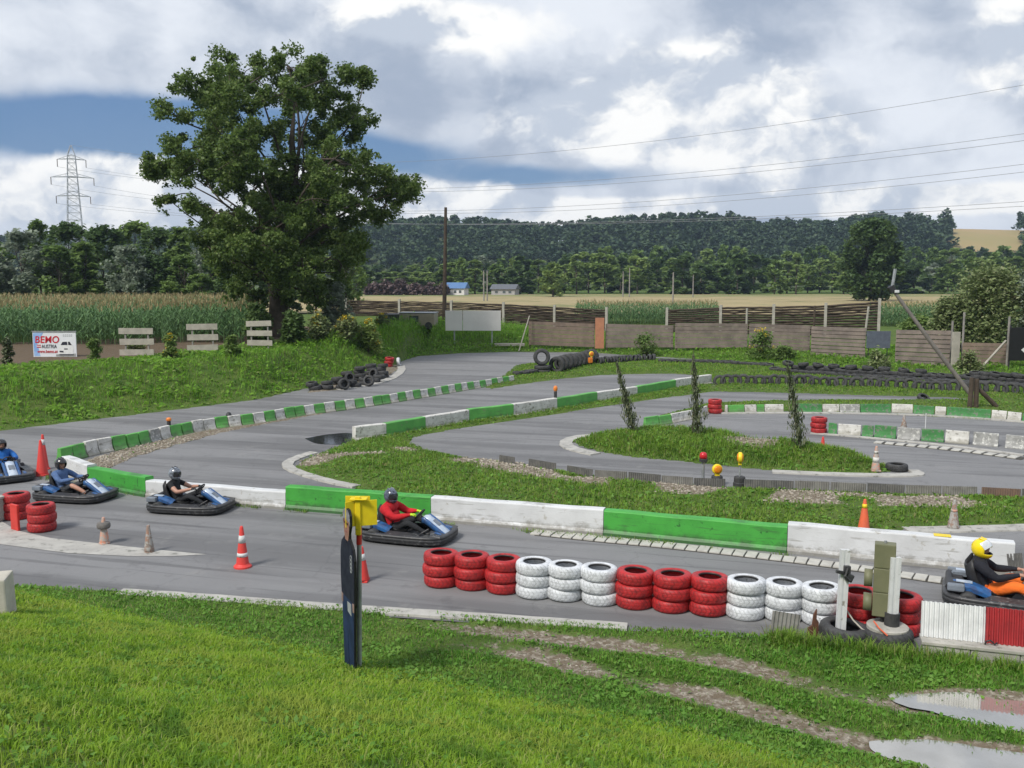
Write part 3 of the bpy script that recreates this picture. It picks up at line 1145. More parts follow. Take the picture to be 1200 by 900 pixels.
# ================================================================== WALLS AND BARRIERS
def wall_piece(name, pa, pb, h, thick, m_, label, group=None, cat='barrier', bev=0.03, batter=0.04):
    """a concrete barrier length whose visible front foot runs from pa to pb"""
    pa, pb = Vector((pa[0], pa[1], 0)), Vector((pb[0], pb[1], 0))
    d = pb - pa
    L = d.length - 0.012
    q = Vector((-d.y, d.x, 0)).normalized()
    c = (pa + pb) / 2 + q * thick / 2
    t = thick / 2
    mb = MB()
    pr = [(-t - batter, -0.03), (-t - batter, 0.06), (-t, 0.12), (-t, h - bev), (-t + bev * 0.3, h - bev * 0.3), (-t + bev, h),
          (t - bev, h), (t - bev * 0.3, h - bev * 0.3), (t, h - bev), (t, 0.12), (t + batter, 0.06), (t + batter, -0.03)]
    n = max(2, int(L / 0.35))
    rings = []
    for i in range(n + 1):
        xx = -L / 2 + L * i / n
        rings.append([Vector((xx, y + 0.004 * math.sin(i * 2.1 + z * 9), z + (0.006 * math.sin(i * 1.3) if z > 0.2 else 0))) for y, z in pr])
    mb.loft(rings)
    o = mb.build(name, m_)
    o.location = c
    o.rotation_euler = (0, 0, math.atan2(d.y, d.x))
    return tag(o, label, cat, group)


W1 = [(73, 558), (103, 569.5), (171, 582.5), (335, 597), (505, 610.5), (707, 627), (922, 648), (1188, 674)]
W1 = gp(W1)
w1_lab = [('white_wall', 'short white barrier end block beside the tall traffic cone'),
          ('green_paint', 'short green concrete barrier behind the kart with the blue shirted driver'),
          ('white_wall', 'white concrete barrier behind the kart with the driver in black'),
          ('green_paint', 'green concrete barrier behind the driver in the red jacket'),
          ('white_wall', 'white concrete barrier with black scuff marks at its foot behind the white tyre stacks'),
          ('green_paint', 'long green concrete barrier with a paved edge along its foot'),
          ('white_wall', 'long white concrete barrier ending behind the driver with the yellow helmet')]
for i in range(7):
    h = [0.56, 0.50, 0.42, 0.56, 0.55, 0.54, 0.60][i]
    wo_ = wall_piece('concrete_barrier', W1[i], W1[i + 1], h, 0.26, M[w1_lab[i][0]], w1_lab[i][1], 'long wall of barrier lengths along the foreground straight')
# yellow splash of paint on the top of the last length
yp = MB()
yp.box((0, 0, 0), (0.30, 0.20, 0.004))
ypo = yp.build('paint_patch', M['yellow_plastic'], wo_)
ypo.location = (0.80, 0, 0.607)
ypo['label'] = 'yellow paint patch on the top edge'

# second wall, rising to the right through the infield
W2 = [(417, 517.5), (453, 513), (499, 504.5), (550, 495.5), (602, 489), (653, 481), (700, 472.5), (747, 465), (792, 456.5), (834, 450)]
W2 = gp(W2)
lab2 = ['weathered white barrier end block beside the dark puddle', 'light green barrier next to the end block by the dark puddle',
        'stained white barrier, second white one from the dark puddle', 'light green barrier between two stained white lengths left of the barrier lamp',
        'flaking white barrier just before the orange barrier lamp', 'light green barrier just after the orange barrier lamp',
        'white barrier length behind the lowest columnar sapling', 'light green barrier between the two slimmer saplings',
        'last white barrier of the slanting wall by the tyre line']
for i in range(9):
    wall_piece('concrete_barrier', W2[i], W2[i + 1], [0.50, 0.50, 0.50, 0.52, 0.52, 0.5, 0.48, 0.48, 0.5][i], 0.24, M['green_light' if i % 2 else 'white_old'],
               lab2[i], 'slanting wall of barrier lengths through the infield')


# low interlocking blocks with a splayed foot (jersey profile)
def jersey(L, h, t0=0.19, t1=0.06):
    mb = MB()
    pr = [(-t0, 0), (-t0, h * .10), (-t0 * .62, h * .28), (-t1 * 1.25, h * .55), (-t1, h * .97), (-t1 * .7, h), (t1 * .7, h), (t1, h * .97), (t1 * 1.25, h * .55),
          (t0 * .62, h * .28), (t0, h * .10), (t0, 0)]
    xs = [-L / 2, -L / 2 + 0.012, L / 2 - 0.012, L / 2]
    rings = []
    for k, xx in enumerate(xs):
        s = 0.93 if k in (0, 3) else 1.0
        rings.append([Vector((xx, y * s, z * (0.985 if k in (0, 3) else 1.0))) for y, z in pr])
    mb.loft(rings)
    return mb


JM = {}
for nm in ('white_old', 'green_light', 'grey_old', 'green_old', 'white_paint'):
    JM[nm] = jersey(1.0, 1.0, 0.42, 0.14).mesh('barrier_block', M[nm])


def block_row(px, cols, h0, h1, labels, group, depth=0.9, gap=0.045):
    L = smooth_line(gp(px), 24)
    cum = [0.0]
    for i in range(1, len(L)):
        cum.append(cum[-1] + (L[i] - L[i - 1]).length)
    tot = cum[-1]

    def pt(s):
        return Vector((np.interp(s, cum, [p.x for p in L]), np.interp(s, cum, [p.y for p in L]), 0))
    wsum = sum(w_ for _, w_ in cols)
    s = 0.0
    out = []
    for k, (c, w_) in enumerate(cols):
        l = tot * w_ / wsum
        a, b_ = pt(s), pt(s + l)
        s += l
        if c is None:
            continue
        d = b_ - a
        h = h0 + (h1 - h0) * k / len(cols)
        o = inst('barrier_block', JM[c], None, (a + b_) / 2 + Vector((0, 0, -0.008)), (random.uniform(-0.03, 0.03), 0, math.atan2(d.y, d.x) + random.uniform(-0.05, 0.05)),
                 (d.length - gap, h * depth, h * random.uniform(0.95, 1.04)))
        tag(o, labels[c] % nth(len(out) + 1) if '%s' in labels[c] else labels[c], 'barrier block', group)
        out.append(o)
    return out


seqc = 'g g w w g g g x w g g w w g w g w g w g g w g w g w g w g g w g w g w g w g w g w g w g w g w g w'.split()
cm = {'g': 'green_light', 'w': 'white_old', 'x': 'grey_old', 'd': 'green_old'}
block_row([(69, 543), (90, 537.5), (115, 531.5), (150, 525), (200, 513), (245, 504), (300, 496.5), (365, 485.5), (430, 476.5), (500, 465), (552, 456), (602, 447.5)],
          [(cm[c], 1.0) for c in seqc], 0.47, 0.36,
          {'green_light': 'low green block, %s of the long curved row counted from the tall cones', 'white_old': 'low white block, %s of the long curved row counted from the tall cones',
           'grey_old': 'bare grey splayed foot block in the long curved row of green and white blocks'}, 'curved row of low blocks beside the gravel strip')

labs3 = {'green_light': 'small green block of the outer far row, %s counted from its sapling end', 'white_old': 'small white block of the outer far row, %s counted from its sapling end',
         'green_old': 'faded green block of the outer far row, %s after the red tyres', 'grey_old': 'bare grey block of the outer far row, %s after the red tyres'}
block_row([(755, 500.5), (778, 497), (800, 493), (815, 490), (828, 485)], [('green_light', 1), ('green_light', 1), ('white_old', 1), ('white_old', 1.1), ('white_old', 1.0), ('white_old', 1)],
          0.36, 0.36, labs3, 'outer far row of low blocks')
block_row([(849, 484.5), (900, 483), (1000, 483), (1055, 483.5), (1117, 487.5), (1165, 491), (1200, 494.5), (1260, 501)],
          [('white_old', 4), ('green_light', 22), ('white_old', 16), ('green_light', 10), ('white_old', 24), (None, 12), ('green_old', 35), ('white_old', 21), ('grey_old', 25),
           ('green_old', 38), ('white_old', 25), ('green_old', 24), ('white_old', 13), ('green_old', 48), ('white_old', 17), ('white_old', 16), ('green_old', 25), ('white_old', 30)],
          0.34, 0.36, {k: v.replace('counted from its sapling end', 'after the red tyres') for k, v in labs3.items()}, 'outer far row of low blocks', 0.7)
labs4 = {'green_old': 'faded green block of the inner far row, %s after its red tyres', 'white_old': 'flaking white block of the inner far row, %s after its red tyres',
         'grey_old': 'bare grey block of the inner far row, %s after its red tyres'}
block_row([(970, 508.5), (1010, 511), (1052, 514), (1107, 518), (1137, 520.5), (1200, 526), (1260, 532)],
          [('green_old', 12), ('white_old', 29), ('green_old', 15), ('green_old', 27), ('grey_old', 28), ('green_old', 27), ('white_old', 28), (None, 3), ('grey_old', 29), (None, 6),
           ('grey_old', 23), ('green_old', 25), ('white_old', 25)], 0.40, 0.46, labs4, 'inner far row of low blocks', 0.7)


# ================================================================== TYRES
def tyre_mat(name, c, c2, groove, rough=0.6):
    m_ = bpy.data.materials.new(name)
    m_.use_nodes = True
    g = NT(m_.node_tree)
    b = g.N['Principled BSDF']
    oc = g.node('ShaderNodeTexCoord').outputs['Object']
    ox, oy, oz = g.sep(oc)
    rnd = g.node('ShaderNodeObjectInfo').outputs['Random']
    pos = g.node('ShaderNodeNewGeometry').outputs['Position']
    ang = g.m('ADD', g.m('ARCTAN2', oy, ox), g.m('MULTIPLY', rnd, 6.0))
    chev = g.m('SINE', g.m('ADD', g.m('MULTIPLY', ang, 26.0), g.m('MULTIPLY', g.m('ABSOLUTE', oz), 62.0)))
    rad = g.m('SQRT', g.m('ADD', g.m('MULTIPLY', ox, ox), g.m('MULTIPLY', oy, oy)))
    tread = g.ss(rad, 0.262, 0.275)
    gr_ = g.m('MULTIPLY', g.ss(chev, 0.45, 0.85), tread)
    rib = g.m('MULTIPLY', g.ss(g.m('ABSOLUTE', g.m('SUBTRACT', g.m('ABSOLUTE', oz), 0.028)), 0.007, 0.003), tread)
    allg = g.m('MAXIMUM', gr_, rib)
    colr = g.mix(g.ss(g.noise(pos, 5, 5, 0.65), 0.35, 0.7), c, c2)
    grime = g.ss(g.noise(pos, 11, 7, 0.75), 0.47, 0.64)
    colr = g.mix(g.m('MULTIPLY', grime, 0.6), colr, groove)
    colr = g.mix(g.ss(g.noise(pos, 24, 5, 0.7), 0.60, 0.66, 0.0, 0.8), colr, (0.05, 0.05, 0.05))
    colr = g.mix(g.m('MULTIPLY', allg, g.ss(g.noise(pos, 8, 4, 0.6), 0.32, 0.62, 0.10, 0.6)), colr, groove)
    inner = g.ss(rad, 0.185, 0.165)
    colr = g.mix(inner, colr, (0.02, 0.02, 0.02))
    g.put(b.inputs['Base Color'], colr)
    b.inputs['Roughness'].default_value = rough
    b.inputs['Specular IOR Level'].default_value = 0.4
    bn = g.node('ShaderNodeBump')
    bn.inputs['Strength'].default_value = 0.5
    bn.inputs['Distance'].default_value = 0.008
    g.put(bn.inputs['Height'], g.m('SUBTRACT', 1.0, allg))
    g.L.new(bn.outputs[0], b.inputs['Normal'])
    return m_


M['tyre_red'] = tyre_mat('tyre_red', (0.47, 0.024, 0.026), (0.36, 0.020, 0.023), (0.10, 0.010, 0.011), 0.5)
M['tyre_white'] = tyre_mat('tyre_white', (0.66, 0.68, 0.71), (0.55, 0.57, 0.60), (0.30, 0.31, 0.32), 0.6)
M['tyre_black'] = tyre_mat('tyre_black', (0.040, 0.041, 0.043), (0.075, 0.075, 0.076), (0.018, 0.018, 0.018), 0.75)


def tyre_mesh(name, m_, Ro=0.29, Ri=0.165, W_=0.2, n=32):
    hw = W_ / 2
    prof = [(Ri, -hw * .55), (Ri, -hw * .78), (Ri + .012, -hw * .92), (Ri + .045, -hw * .99), (Ro - .06, -hw * 1.0), (Ro - .025, -hw * .90), (Ro - .008, -hw * .72), (Ro, -hw * .4),
            (Ro + .002, 0), (Ro, hw * .4), (Ro - .008, hw * .72), (Ro - .025, hw * .90), (Ro - .06, hw * 1.0), (Ri + .045, hw * .99), (Ri + .012, hw * .92), (Ri, hw * .78),
            (Ri, hw * .55), (Ri + .03, hw * .45), (Ro - .03, hw * .6), (Ro - .022, 0), (Ro - .03, -hw * .6), (Ri + .03, -hw * .45)]
    mb = MB()
    mb.smooth = True
    mb.lathe(prof, n, closed=True)
    return mb.mesh(name, m_)


TY = {k: tyre_mesh('tyre', M['tyre_' + k]) for k in ('red', 'white', 'black')}


def tyre(k, p, label, group, rot=None, s=1.0):
    o = inst('tyre', TY[k], None, p, rot or (0, 0, random.uniform(0, 6.28)), (s, s, s) if not isinstance(s, tuple) else s)
    return tag(o, label, 'tyre', group)


# foreground row: stacks of three
stacks = [('red', 516, 689, .98), ('red', 552.5, 692, .98), ('red', 589, 696.5, .98), ('white', 626, 701.5, 1), ('white', 663.5, 705.5, 1), ('white', 704, 710, 1),
          ('red', 745, 714.5, 1.02), ('red', 789.5, 719, 1.02), ('red', 833, 722.5, 1.02), ('white', 877.5, 726.5, 1.02), ('white', 922, 730, 1.0), ('white', 967, 735, 1.0),
          ('red', 1012, 741, 1.0), ('red', 1060, 746.5, 1.0)]
pos_words = ['bottom', 'middle', 'top']
for si, (k, u, v, s) in enumerate(stacks):
    p = G(u, v) + Vector((0, 0.22 * s, 0))
    sq = random.uniform(1.07, 1.12)
    for i in range(3):
        sj = s * random.uniform(.985, 1.03)
        lab = '%s %s tyre in the %s stack of the row counted from the yellow sign' % (pos_words[i], k, nth(si + 1))
        tyre(k, p + Vector((random.uniform(-.022, .022), random.uniform(-.022, .022), 0.105 * s + i * 0.203 * s)), lab, '%s tyres of the foreground row' % k,
             (random.uniform(-.025, .025), random.uniform(-.025, .025), random.uniform(0, 6.28)), (sj * sq, sj * sq, s * 1.03))
# red pair at the left kerb
for (u, v, dy) in ((44.5, 624, .2), (12, 611, .3)):
    p = G(u, v) + Vector((0, dy, 0))
    for i in range(3):
        tyre('red', p + Vector((random.uniform(-.015, .015), 0, 0.1 + i * 0.196)), 'red painted tyre stacked beside the red end board on the concrete apron', 'red tyres on the apron',
             (0, 0, random.uniform(0, 6.28)), 1.02)
# far red stacks
for (u, v, lab) in ((839, 485, 'red tyre stacked at the gap in the outer far block row'), (961, 508.5, 'red tyre stacked at the end of the inner far block row')):
    p = G(u, v) + Vector((0, .2, 0))
    for i in range(3):
        tyre('red', p + Vector((random.uniform(-.02, .02), 0, 0.1 + i * 0.19)), lab, lab.replace('red tyre', 'red tyres'), (0, 0, random.uniform(0, 6)), .96)
for (u, k, sx) in ((459.5, 'red', .94), (455.5, 'red', .95)):
    pass
p = G(455, 431) + Vector((0, .3, 0))
for i in range(3):
    tyre('red', p + Vector((0.05 * i - .05, 0, 0.12 + i * 0.2)), 'red tyre in the small leaning stack above the heap of black tyres', 'small red stack by the heap', (0, -0.12, random.uniform(0, 6)), 1.0)
p = G(461.5, 430.5) + Vector((0.12, .55, 0))
tyre('white', p + Vector((0.12, 0, 0.28)), 'white tyre standing against the small leaning red stack', None, (0, R(80), 0), .98)

# heap of black tyres on the corner of the embankment
heap_lab = 'loose black tyre in the heap at the foot of the embankment'
random.seed(5)
for (u, v, nst, up) in ((367, 458.5, 2, 0), (383, 457.5, 2, 0), (399, 456.5, 2, 1), (413, 455, 2, 0), (428, 452.5, 2, 1), (441, 449, 2, 0), (450, 444, 2, 0),
                        (406, 449.5, 3, 1), (420, 447.5, 4, 0), (434, 444.5, 4, 1), (446, 440, 3, 0), (393, 452.5, 2, 0)):
    p = G(u, v)
    zz_ = max(0.02, gz(p.x, p.y + .25))
    for k in range(nst):
        tyre('black', (p.x + random.uniform(-.12, .12), p.y + .25 + random.uniform(-.1, .1), zz_ + .1 + .185 * k), heap_lab, 'heap of black tyres',
             (random.uniform(-.14, .14), random.uniform(-.14, .14), random.uniform(0, 6)), random.uniform(.98, 1.12))
    if up:
        tyre('black', (p.x + .2, p.y - .12, zz_ + .27), heap_lab, 'heap of black tyres', (R(72), random.uniform(-.2, .2), random.uniform(-.6, .6)), random.uniform(.95, 1.05))

# tyre tunnel: one tyre facing the track on two flat ones, then a tube of upright tyres
pt_ = G(636, 438)
for i in range(2):
    tyre('black', (pt_.x, pt_.y + .3, .12 + i * .23), 'flat black tyre under the single upright tyre at the end of the tyre tube', 'flat tyres below the upright one', None, (1.65, 1.65, 1.15))
tyre('black', (pt_.x - .05, pt_.y + .3, .46 + .48), 'single upright tyre showing its open face on top of two flat tyres', None, (R(82), 0, R(8)), (1.68, 1.68, 1.3))
tb = G(653, 437.5)
te = G(694, 427)
for i in range(9):
    f = i / 8
    p = tb.lerp(te, f)
    tyre('black', (p.x, p.y + .3, .47 + .03 * math.sin(i)), 'upright black tyre, %s of the tyre tube counted from the open faced tyre' % nth(i + 1), 'tube of upright tyres', (0, R(88), math.atan2(te.y - tb.y, te.x - tb.x) + random.uniform(-.06, .06)),
         (random.uniform(1.58, 1.72),) * 2 + (1.35,))
# low tyres along the grass edges
def tyre_line(px, n, label, group, mode, s=(.9, 1.05), zz0=0.0):
    L = smooth_line(gp(px), 20)
    cum = [0.0]
    for i in range(1, len(L)):
        cum.append(cum[-1] + (L[i] - L[i - 1]).length)
    for i in range(n):
        t = cum[-1] * (i + .5) / n + random.uniform(-.05, .05)
        x_, y_ = np.interp(t, cum, [p.x for p in L]), np.interp(t, cum, [p.y for p in L])
        i0 = min(int(np.searchsorted(cum, t)), len(L) - 1)
        d = L[i0] - L[max(i0 - 1, 0)]
        a = math.atan2(d.y, d.x)
        sc = random.uniform(*s)
        zg = max(0.0, gz(x_, y_))
        if mode == 'flat':
            tyre('black', (x_, y_, zg + .09 + zz0), label, group, (random.uniform(-.2, .2) if zz0 else random.uniform(-.08, .08), random.uniform(-.2, .2) if zz0 else random.uniform(-.08, .08), random.uniform(0, 6)), sc)
        elif mode == 'face':       # half buried, open side to the track
            tyre('black', (x_, y_, zg + .13 + random.uniform(-.03, .06) + zz0), label, group, (R(90) + random.uniform(-.25, .1), 0, a + random.uniform(-.15, .15)), sc)
        else:                      # upright, side on
            tyre('black', (x_, y_, zg + .16 + zz0), label, group, (0, R(90) + random.uniform(-.2, .2), a + random.uniform(-.15, .15)), sc)


tyre_line([(602, 441), (616, 440), (628, 438)], 4, 'black tyre lying flat where the curved block row ends', 'tyres at the end of the block row', 'flat')
tyre_line([(699, 428), (735, 425), (768, 424)], 15, 'upright tyre in the low line running on from the tyre tube', 'low line beyond the tyre tube', 'side', (.85, 1.0))
tyre_line([(772, 426), (830, 427), (905, 431)], 17, 'flat tyre in the low line beside the back lane of the track', 'low line along the back lane', 'flat', (.95, 1.1))
tyre_line([(838, 451), (900, 452), (960, 453.5), (1030, 456), (1100, 459), (1200, 463)], 36, 'half buried upright tyre in the front line below the plank fence', 'front line of half buried tyres', 'face', (1.1, 1.32))
tyre_line([(905, 436), (960, 441), (1030, 446), (1100, 450), (1200, 455)], 34, 'flat tyre in the bottom layer of the rear tyre wall below the plank fence', 'rear tyre wall', 'flat', (1.0, 1.15))
tyre_line([(930, 437.5), (1000, 443), (1060, 446.5), (1130, 450), (1200, 454)], 30, 'flat tyre in the second layer of the rear tyre wall below the plank fence', 'rear tyre wall', 'flat', (1.0, 1.15), .2)
tyre_line([(1135, 450), (1165, 452), (1200, 454)], 5, 'tyre in the top layer of the rear tyre wall near the black banner', 'rear tyre wall', 'flat', (1.0, 1.15), .4)
tyre_line([(915, 437), (1000, 443), (1090, 448)], 9, 'tyre lying loose on top of the rear tyre wall', 'tyres on top of the rear wall', 'flat', (1.0, 1.1), .4)
p = G(1054, 553)
tyre('black', (p.x, p.y + .2, .1), 'single black tyre lying flat on the kerb at the tip of the grass island', None, None, 1.05)
p = G(1082, 468)
tyre('black', (p.x, p.y, .06), 'half sunk tyre alone on the far lane edge by the slanting pole', None, (R(35), 0, 0.3), .95)


# ================================================================== CONES
def cone_obj(u, v, h, label, c1='orange_plastic', bands=((.55, .72),), bandc='white_paint', base=0.2, lean=(0, 0), r0=.125, r1=.03, sq=True, top=None):
    p = G(u, v)
    p.z = max(0.0, gz(p.x, p.y))
    root = thing('traffic_cone', label, 'traffic cone', p, random.uniform(0, 1.5), 'traffic cones')
    mb = MB()
    if sq:
        mb.box((0, 0, .02), (base * 1.7, base * 1.7, .04), bev=.012)
    else:
        mb.lathe([(base, 0), (base, .03), (base * .8, .06), (r0, .075)], 20)
    mb.build('base', M[c1] if not sq else M[c1], root)
    cb = MB()
    cb.smooth = True
    cb.lathe([(r0, .04), (r0 * .97, .06), (r1 * 1.05, h - .02), (r1 * .8, h), (r1 * .5, h), (r1 * .5, h - .04)], 20)
    cb.build('body', M[c1] if top is None else M[top], root)
    for lo, hi in bands:
        bb = MB()
        bb.smooth = True
        f = lambda t: r0 * .97 + (r1 * 1.05 - r0 * .97) * ((t * h - .06) / (h - .08)) + .003
        bb.lathe([(f(lo), lo * h), (f(hi), hi * h)], 20)
        bo = bb.build('band', M[bandc], root)
    root.rotation_euler = (lean[0], lean[1], root.rotation_euler[2])
    return root


M['cone_dirty'] = mat('cone_dirty', (0.22, 0.19, 0.17), 0.8, (0.30, 0.17, 0.12), 7, wear=(0.34, 0.33, 0.31), wear_t=.55, wear_s=12)
M['cone_faded'] = mat('cone_faded', (0.62, 0.26, 0.17), 0.7, (0.45, 0.30, 0.24), 7, wear=(0.36, 0.33, 0.30), wear_t=.55, wear_s=12)
M['cone_grey'] = mat('cone_grey', (0.11, 0.105, 0.10), 0.8, (0.17, 0.155, 0.145), 9)
M['cone_red'] = mat('cone_red', (0.68, 0.05, 0.045), 0.5, (0.58, 0.06, 0.05), 6)
cone_obj(284.5, 664.5, .80, 'red cone with a white band standing alone on the foreground asphalt', 'cone_red', ((.60, .78), (.27, .36)), sq=False, base=.17)
cone_obj(49.5, 557, 1.0, 'tall red cone standing at the end of the curved block row', 'cone_red', (), sq=False, base=.18, r0=.16)
cone_obj(52, 550, 1.02, 'red cone with a white collar right behind the tall red cone', 'cone_red', ((.70, .86),), sq=False, base=.16, r0=.13)
c = cone_obj(175, 647, .56, 'dirty grey brown cone on the concrete apron', 'cone_dirty', (), sq=False, base=.10, r0=.10)
c = cone_obj(122.5, 637, .56, 'faded pink cone wearing a black ring on the concrete apron', 'cone_faded', (), sq=False, base=.11, r0=.10)
rb = MB()
rb.smooth = True
rb.lathe([(.06, .33), (.12, .33), (.135, .36), (.135, .41), (.12, .45), (.05, .46)], 20)
rb.build('rubber_ring', M['cone_grey'], c)
cone_obj(425, 681, .66, 'leaning red cone with a dark foot behind the yellow sign post', 'cone_red', ((.62, .80),), sq=True, base=.13, lean=(0, -.05))
cone_obj(1012, 625, .72, 'clean orange cone standing behind the long white barrier', 'orange_plastic', ((.74, .86),), 'yellow_plastic', sq=True, base=.15, r0=.13)
cone_obj(1117, 620, .66, 'grime covered cone in the grass behind the end of the long white barrier', 'cone_dirty', ((.60, .68),), 'cone_faded', sq=True, base=.15)
cone_obj(1026, 553, .72, 'faded orange cone with pale bands at the tip of the grass island', 'cone_faded', ((.36, .55), (.70, .80)), 'white_old', sq=True, base=.15)
cone_obj(964, 527, .42, 'small red cone peeping over the grass island', 'cone_red', (), sq=False, base=.09, r0=.09)
cone_obj(1058.5, 512, .42, 'small brown cone behind the inner far block row', 'cone_dirty', (), sq=False, base=.11, r0=.10).location.z = .34


# ================================================================== LAMPS ON POSTS
M['lamp_amber'] = mat('lamp_amber', (0.80, 0.27, 0.015), 0.25, (0.66, 0.20, 0.015), 20)
M['lamp_red'] = mat('lamp_red', (0.55, 0.02, 0.03), 0.25)
M['lamp_orange'] = mat('lamp_orange', (0.80, 0.24, 0.04), 0.35)


def disc_lamp(p, rz, post_h, label, colr, base='block', r=.10):
    root = thing('warning_lamp', label, 'lamp', p, rz, 'warning lamps')
    if base == 'block':
        mb = MB()
        mb.lathe([(.17, -.02), (.17, .10), (.15, .12), (.15, .24), (.13, .27), (.04, .27)], 18)
        mb.build('foot', M['rubber'], root)
    if post_h > 0:
        mb = MB()
        mb.tube([(0, 0, 0), (0, 0, post_h)], .022, 8)
        mb.build('post', M['grey_metal'], root)
    hd = MB()
    hd.smooth = True
    hd.lathe([(.02, -.05), (r * .9, -.05), (r, -.03), (r, .03), (r * .9, .05), (.02, .05)], 20, Matrix.Translation((0, 0, post_h + r)) @ Matrix.Rotation(R(90), 4, 'X'))
    hd.build('housing', M['yellow_plastic'], root)
    for s in (-1, 1):
        ln = MB()
        ln.smooth = True
        ln.lathe([(r * .78, 0), (r * .7, .02), (r * .4, .032), (.001, .036)], 18, Matrix.Translation((0, s * .051, post_h + r)) @ Matrix.Rotation(R(-90 * s), 4, 'X'))
        ln.build('lens', M[colr], root)
    bx_ = MB()
    bx_.box((0, 0, post_h + .01), (.12, .09, .10), bev=.01)
    bx_.build('battery_box', M['yellow_plastic'], root)
    return root


p = G(823.5, 567)
root = thing('signal_post', 'grey post topped by a round red lamp at the edge of the middle strip', 'signal post', p, 0)
mb = MB(); mb.tube([(0, 0, -.05), (0, 0, .62)], .045, 10); mb.build('post', M['grey_metal'], root)
mb = MB(); mb.lathe([(.10, .60), (.11, .61), (.11, .68), (.10, .69)], 16); mb.build('collar', M['black_plastic'], root)
mb = MB(); mb.smooth = True; mb.lathe([(.10, .69), (.105, .76), (.09, .83), (.05, .86), (.001, .865)], 16); mb.build('lens', M['lamp_red'], root)
p = G(840, 569)
disc_lamp(p, R(12), .30, 'yellow warning lamp facing the track on a black rubber foot', 'lamp_amber', 'block', .14)
p = G(866.5, 570)
disc_lamp(p, R(78), .62, 'yellow warning lamp seen edge on atop a thin post', 'lamp_amber', 'block', .15)


def beacon(p, label, h=.3):
    root = thing('beacon_lamp', label, 'lamp', p, 0, 'orange beacons on barriers')
    mb = MB(); mb.lathe([(.06, 0), (.065, .02), (.065, h * .5), (.05, h * .55)], 14); mb.build('foot', M['black_plastic'], root)
    mb = MB(); mb.smooth = True; mb.lathe([(.05, h * .55), (.085, h * .62), (.09, h * .8), (.07, h * .95), (.03, h), (.001, h * 1.01)], 14); mb.build('lens', M['lamp_orange'], root)
    return root


pb = G(651, 481)
beacon((pb.x, pb.y + .12, .52), 'orange beacon with a black foot on the slanting wall', .5)
pb = G(198, 513)
beacon((pb.x, pb.y + .05, .42), 'orange beacon perched on a white block of the curved row', .28)
pb = G(268, 500)
root = thing('lamp_foot', 'black lamp foot without lens on the curved block row', 'lamp foot', (pb.x, pb.y + .05, .40), 0)
mb = MB(); mb.lathe([(.10, 0), (.11, .03), (.08, .10), (.05, .13), (.001, .14)], 14); mb.build('foot', M['black_plastic'], root)
pb = G(693, 430)
root = disc_lamp((pb.x, pb.y, .30), R(20), .35, 'yellow and orange lamp with a hanging bag at the end of the tyre tube', 'lamp_orange', None, .16)
mb = MB(); mb.box((-.1, -.06, .12), (.28, .16, .34), bev=.05); mb.build('bag', M['lamp_orange'], root)
mb = MB(); mb.tube([(0, 0, -.28), (0, 0, .02)], .03, 8); mb.build('stake', M['dark_metal'], root)


# ================================================================== RIBBED EDGING BOARDS along the middle strip
def ribbed(wd, h, m_, rib=.055, t=.02):
    mb = MB()
    n = max(3, int(wd / rib))
    xs = np.linspace(-wd / 2, wd / 2, n * 4 + 1)
    ys = [t * (1 if (i % 4) in (1, 2) else 0) for i in range(len(xs))]
    vs, fs = [], []
    for x_, y_ in zip(xs, ys):
        vs += [(x_, -y_, 0), (x_, -y_, h), (x_, -y_ + .012, h), (x_, -y_ + .012, 0)]
    for i in range(len(xs) - 1):
        a, b_ = i * 4, i * 4 + 4
        fs += [(a, b_, b_ + 1, a + 1), (a + 1, b_ + 1, b_ + 2, a + 2), (a + 2, b_ + 2, b_ + 3, a + 3)]
    fs += [(0, 1, 2, 3), tuple(len(vs) - 4 + i for i in (3, 2, 1, 0))]
    mb.add(vs, fs)
    return mb


M['rib_dark'] = mat('rib_dark', (0.10, 0.10, 0.098), 0.8, (0.16, 0.155, 0.145), 5)
M['rib_grey'] = mat('rib_grey', (0.24, 0.235, 0.22), 0.8, (0.16, 0.155, 0.145), 5)
M['rib_brown'] = mat('rib_brown', (0.20, 0.13, 0.095), 0.8, (0.14, 0.10, 0.08), 5)
edging = [(603, 545, 'rib_dark'), (619, 549.5), (651, 555.5), None, (664, 557), (694, 562), (697, 562.5), (735, 566)]
segs = [(585, 543, 603, 546, 'rib_dark'), (619, 548, 651, 553, 'rib_dark'), (664, 556, 694, 561, 'rib_dark'), (697, 561, 735, 564, 'rib_grey'), (736, 564, 774, 567.5, 'rib_dark'),
        (775, 568, 812, 571, 'rib_grey'), (813, 571, 850, 573, 'rib_dark'), (872, 573, 905, 574.5, 'rib_dark'), (905, 574.5, 930, 575, 'rib_dark'), (931, 574.5, 972, 576.5, 'rib_grey'),
        (973, 576.5, 1015, 578, 'rib_grey'), (1016, 578, 1060, 580, 'rib_dark'), (1061, 580, 1103, 581, 'rib_grey'), (1104, 581, 1145, 582.5, 'rib_grey'), (1150, 583, 1196, 585, 'rib_brown'),
        (1197, 585, 1240, 587, 'rib_dark')]
for u0, v0, u1, v1, mk in segs:
    a, b_ = G(u0, v0), G(u1, v1)
    d = b_ - a
    o = ribbed(d.length, .29, M[mk]).build('edging_board', M[mk])
    o.location = (a + b_) / 2 + Vector((0, 0, -.03))
    o.rotation_euler = (random.uniform(-.12, .02), random.uniform(-.02, .02), math.atan2(d.y, d.x))
    cw = {'rib_dark': 'dark', 'rib_grey': 'pale grey', 'rib_brown': 'brown'}[mk]
    tag(o, cw + ' ribbed edging board stuck in the ground along the stony middle strip', 'edging board', 'ribbed edging boards along the middle strip')


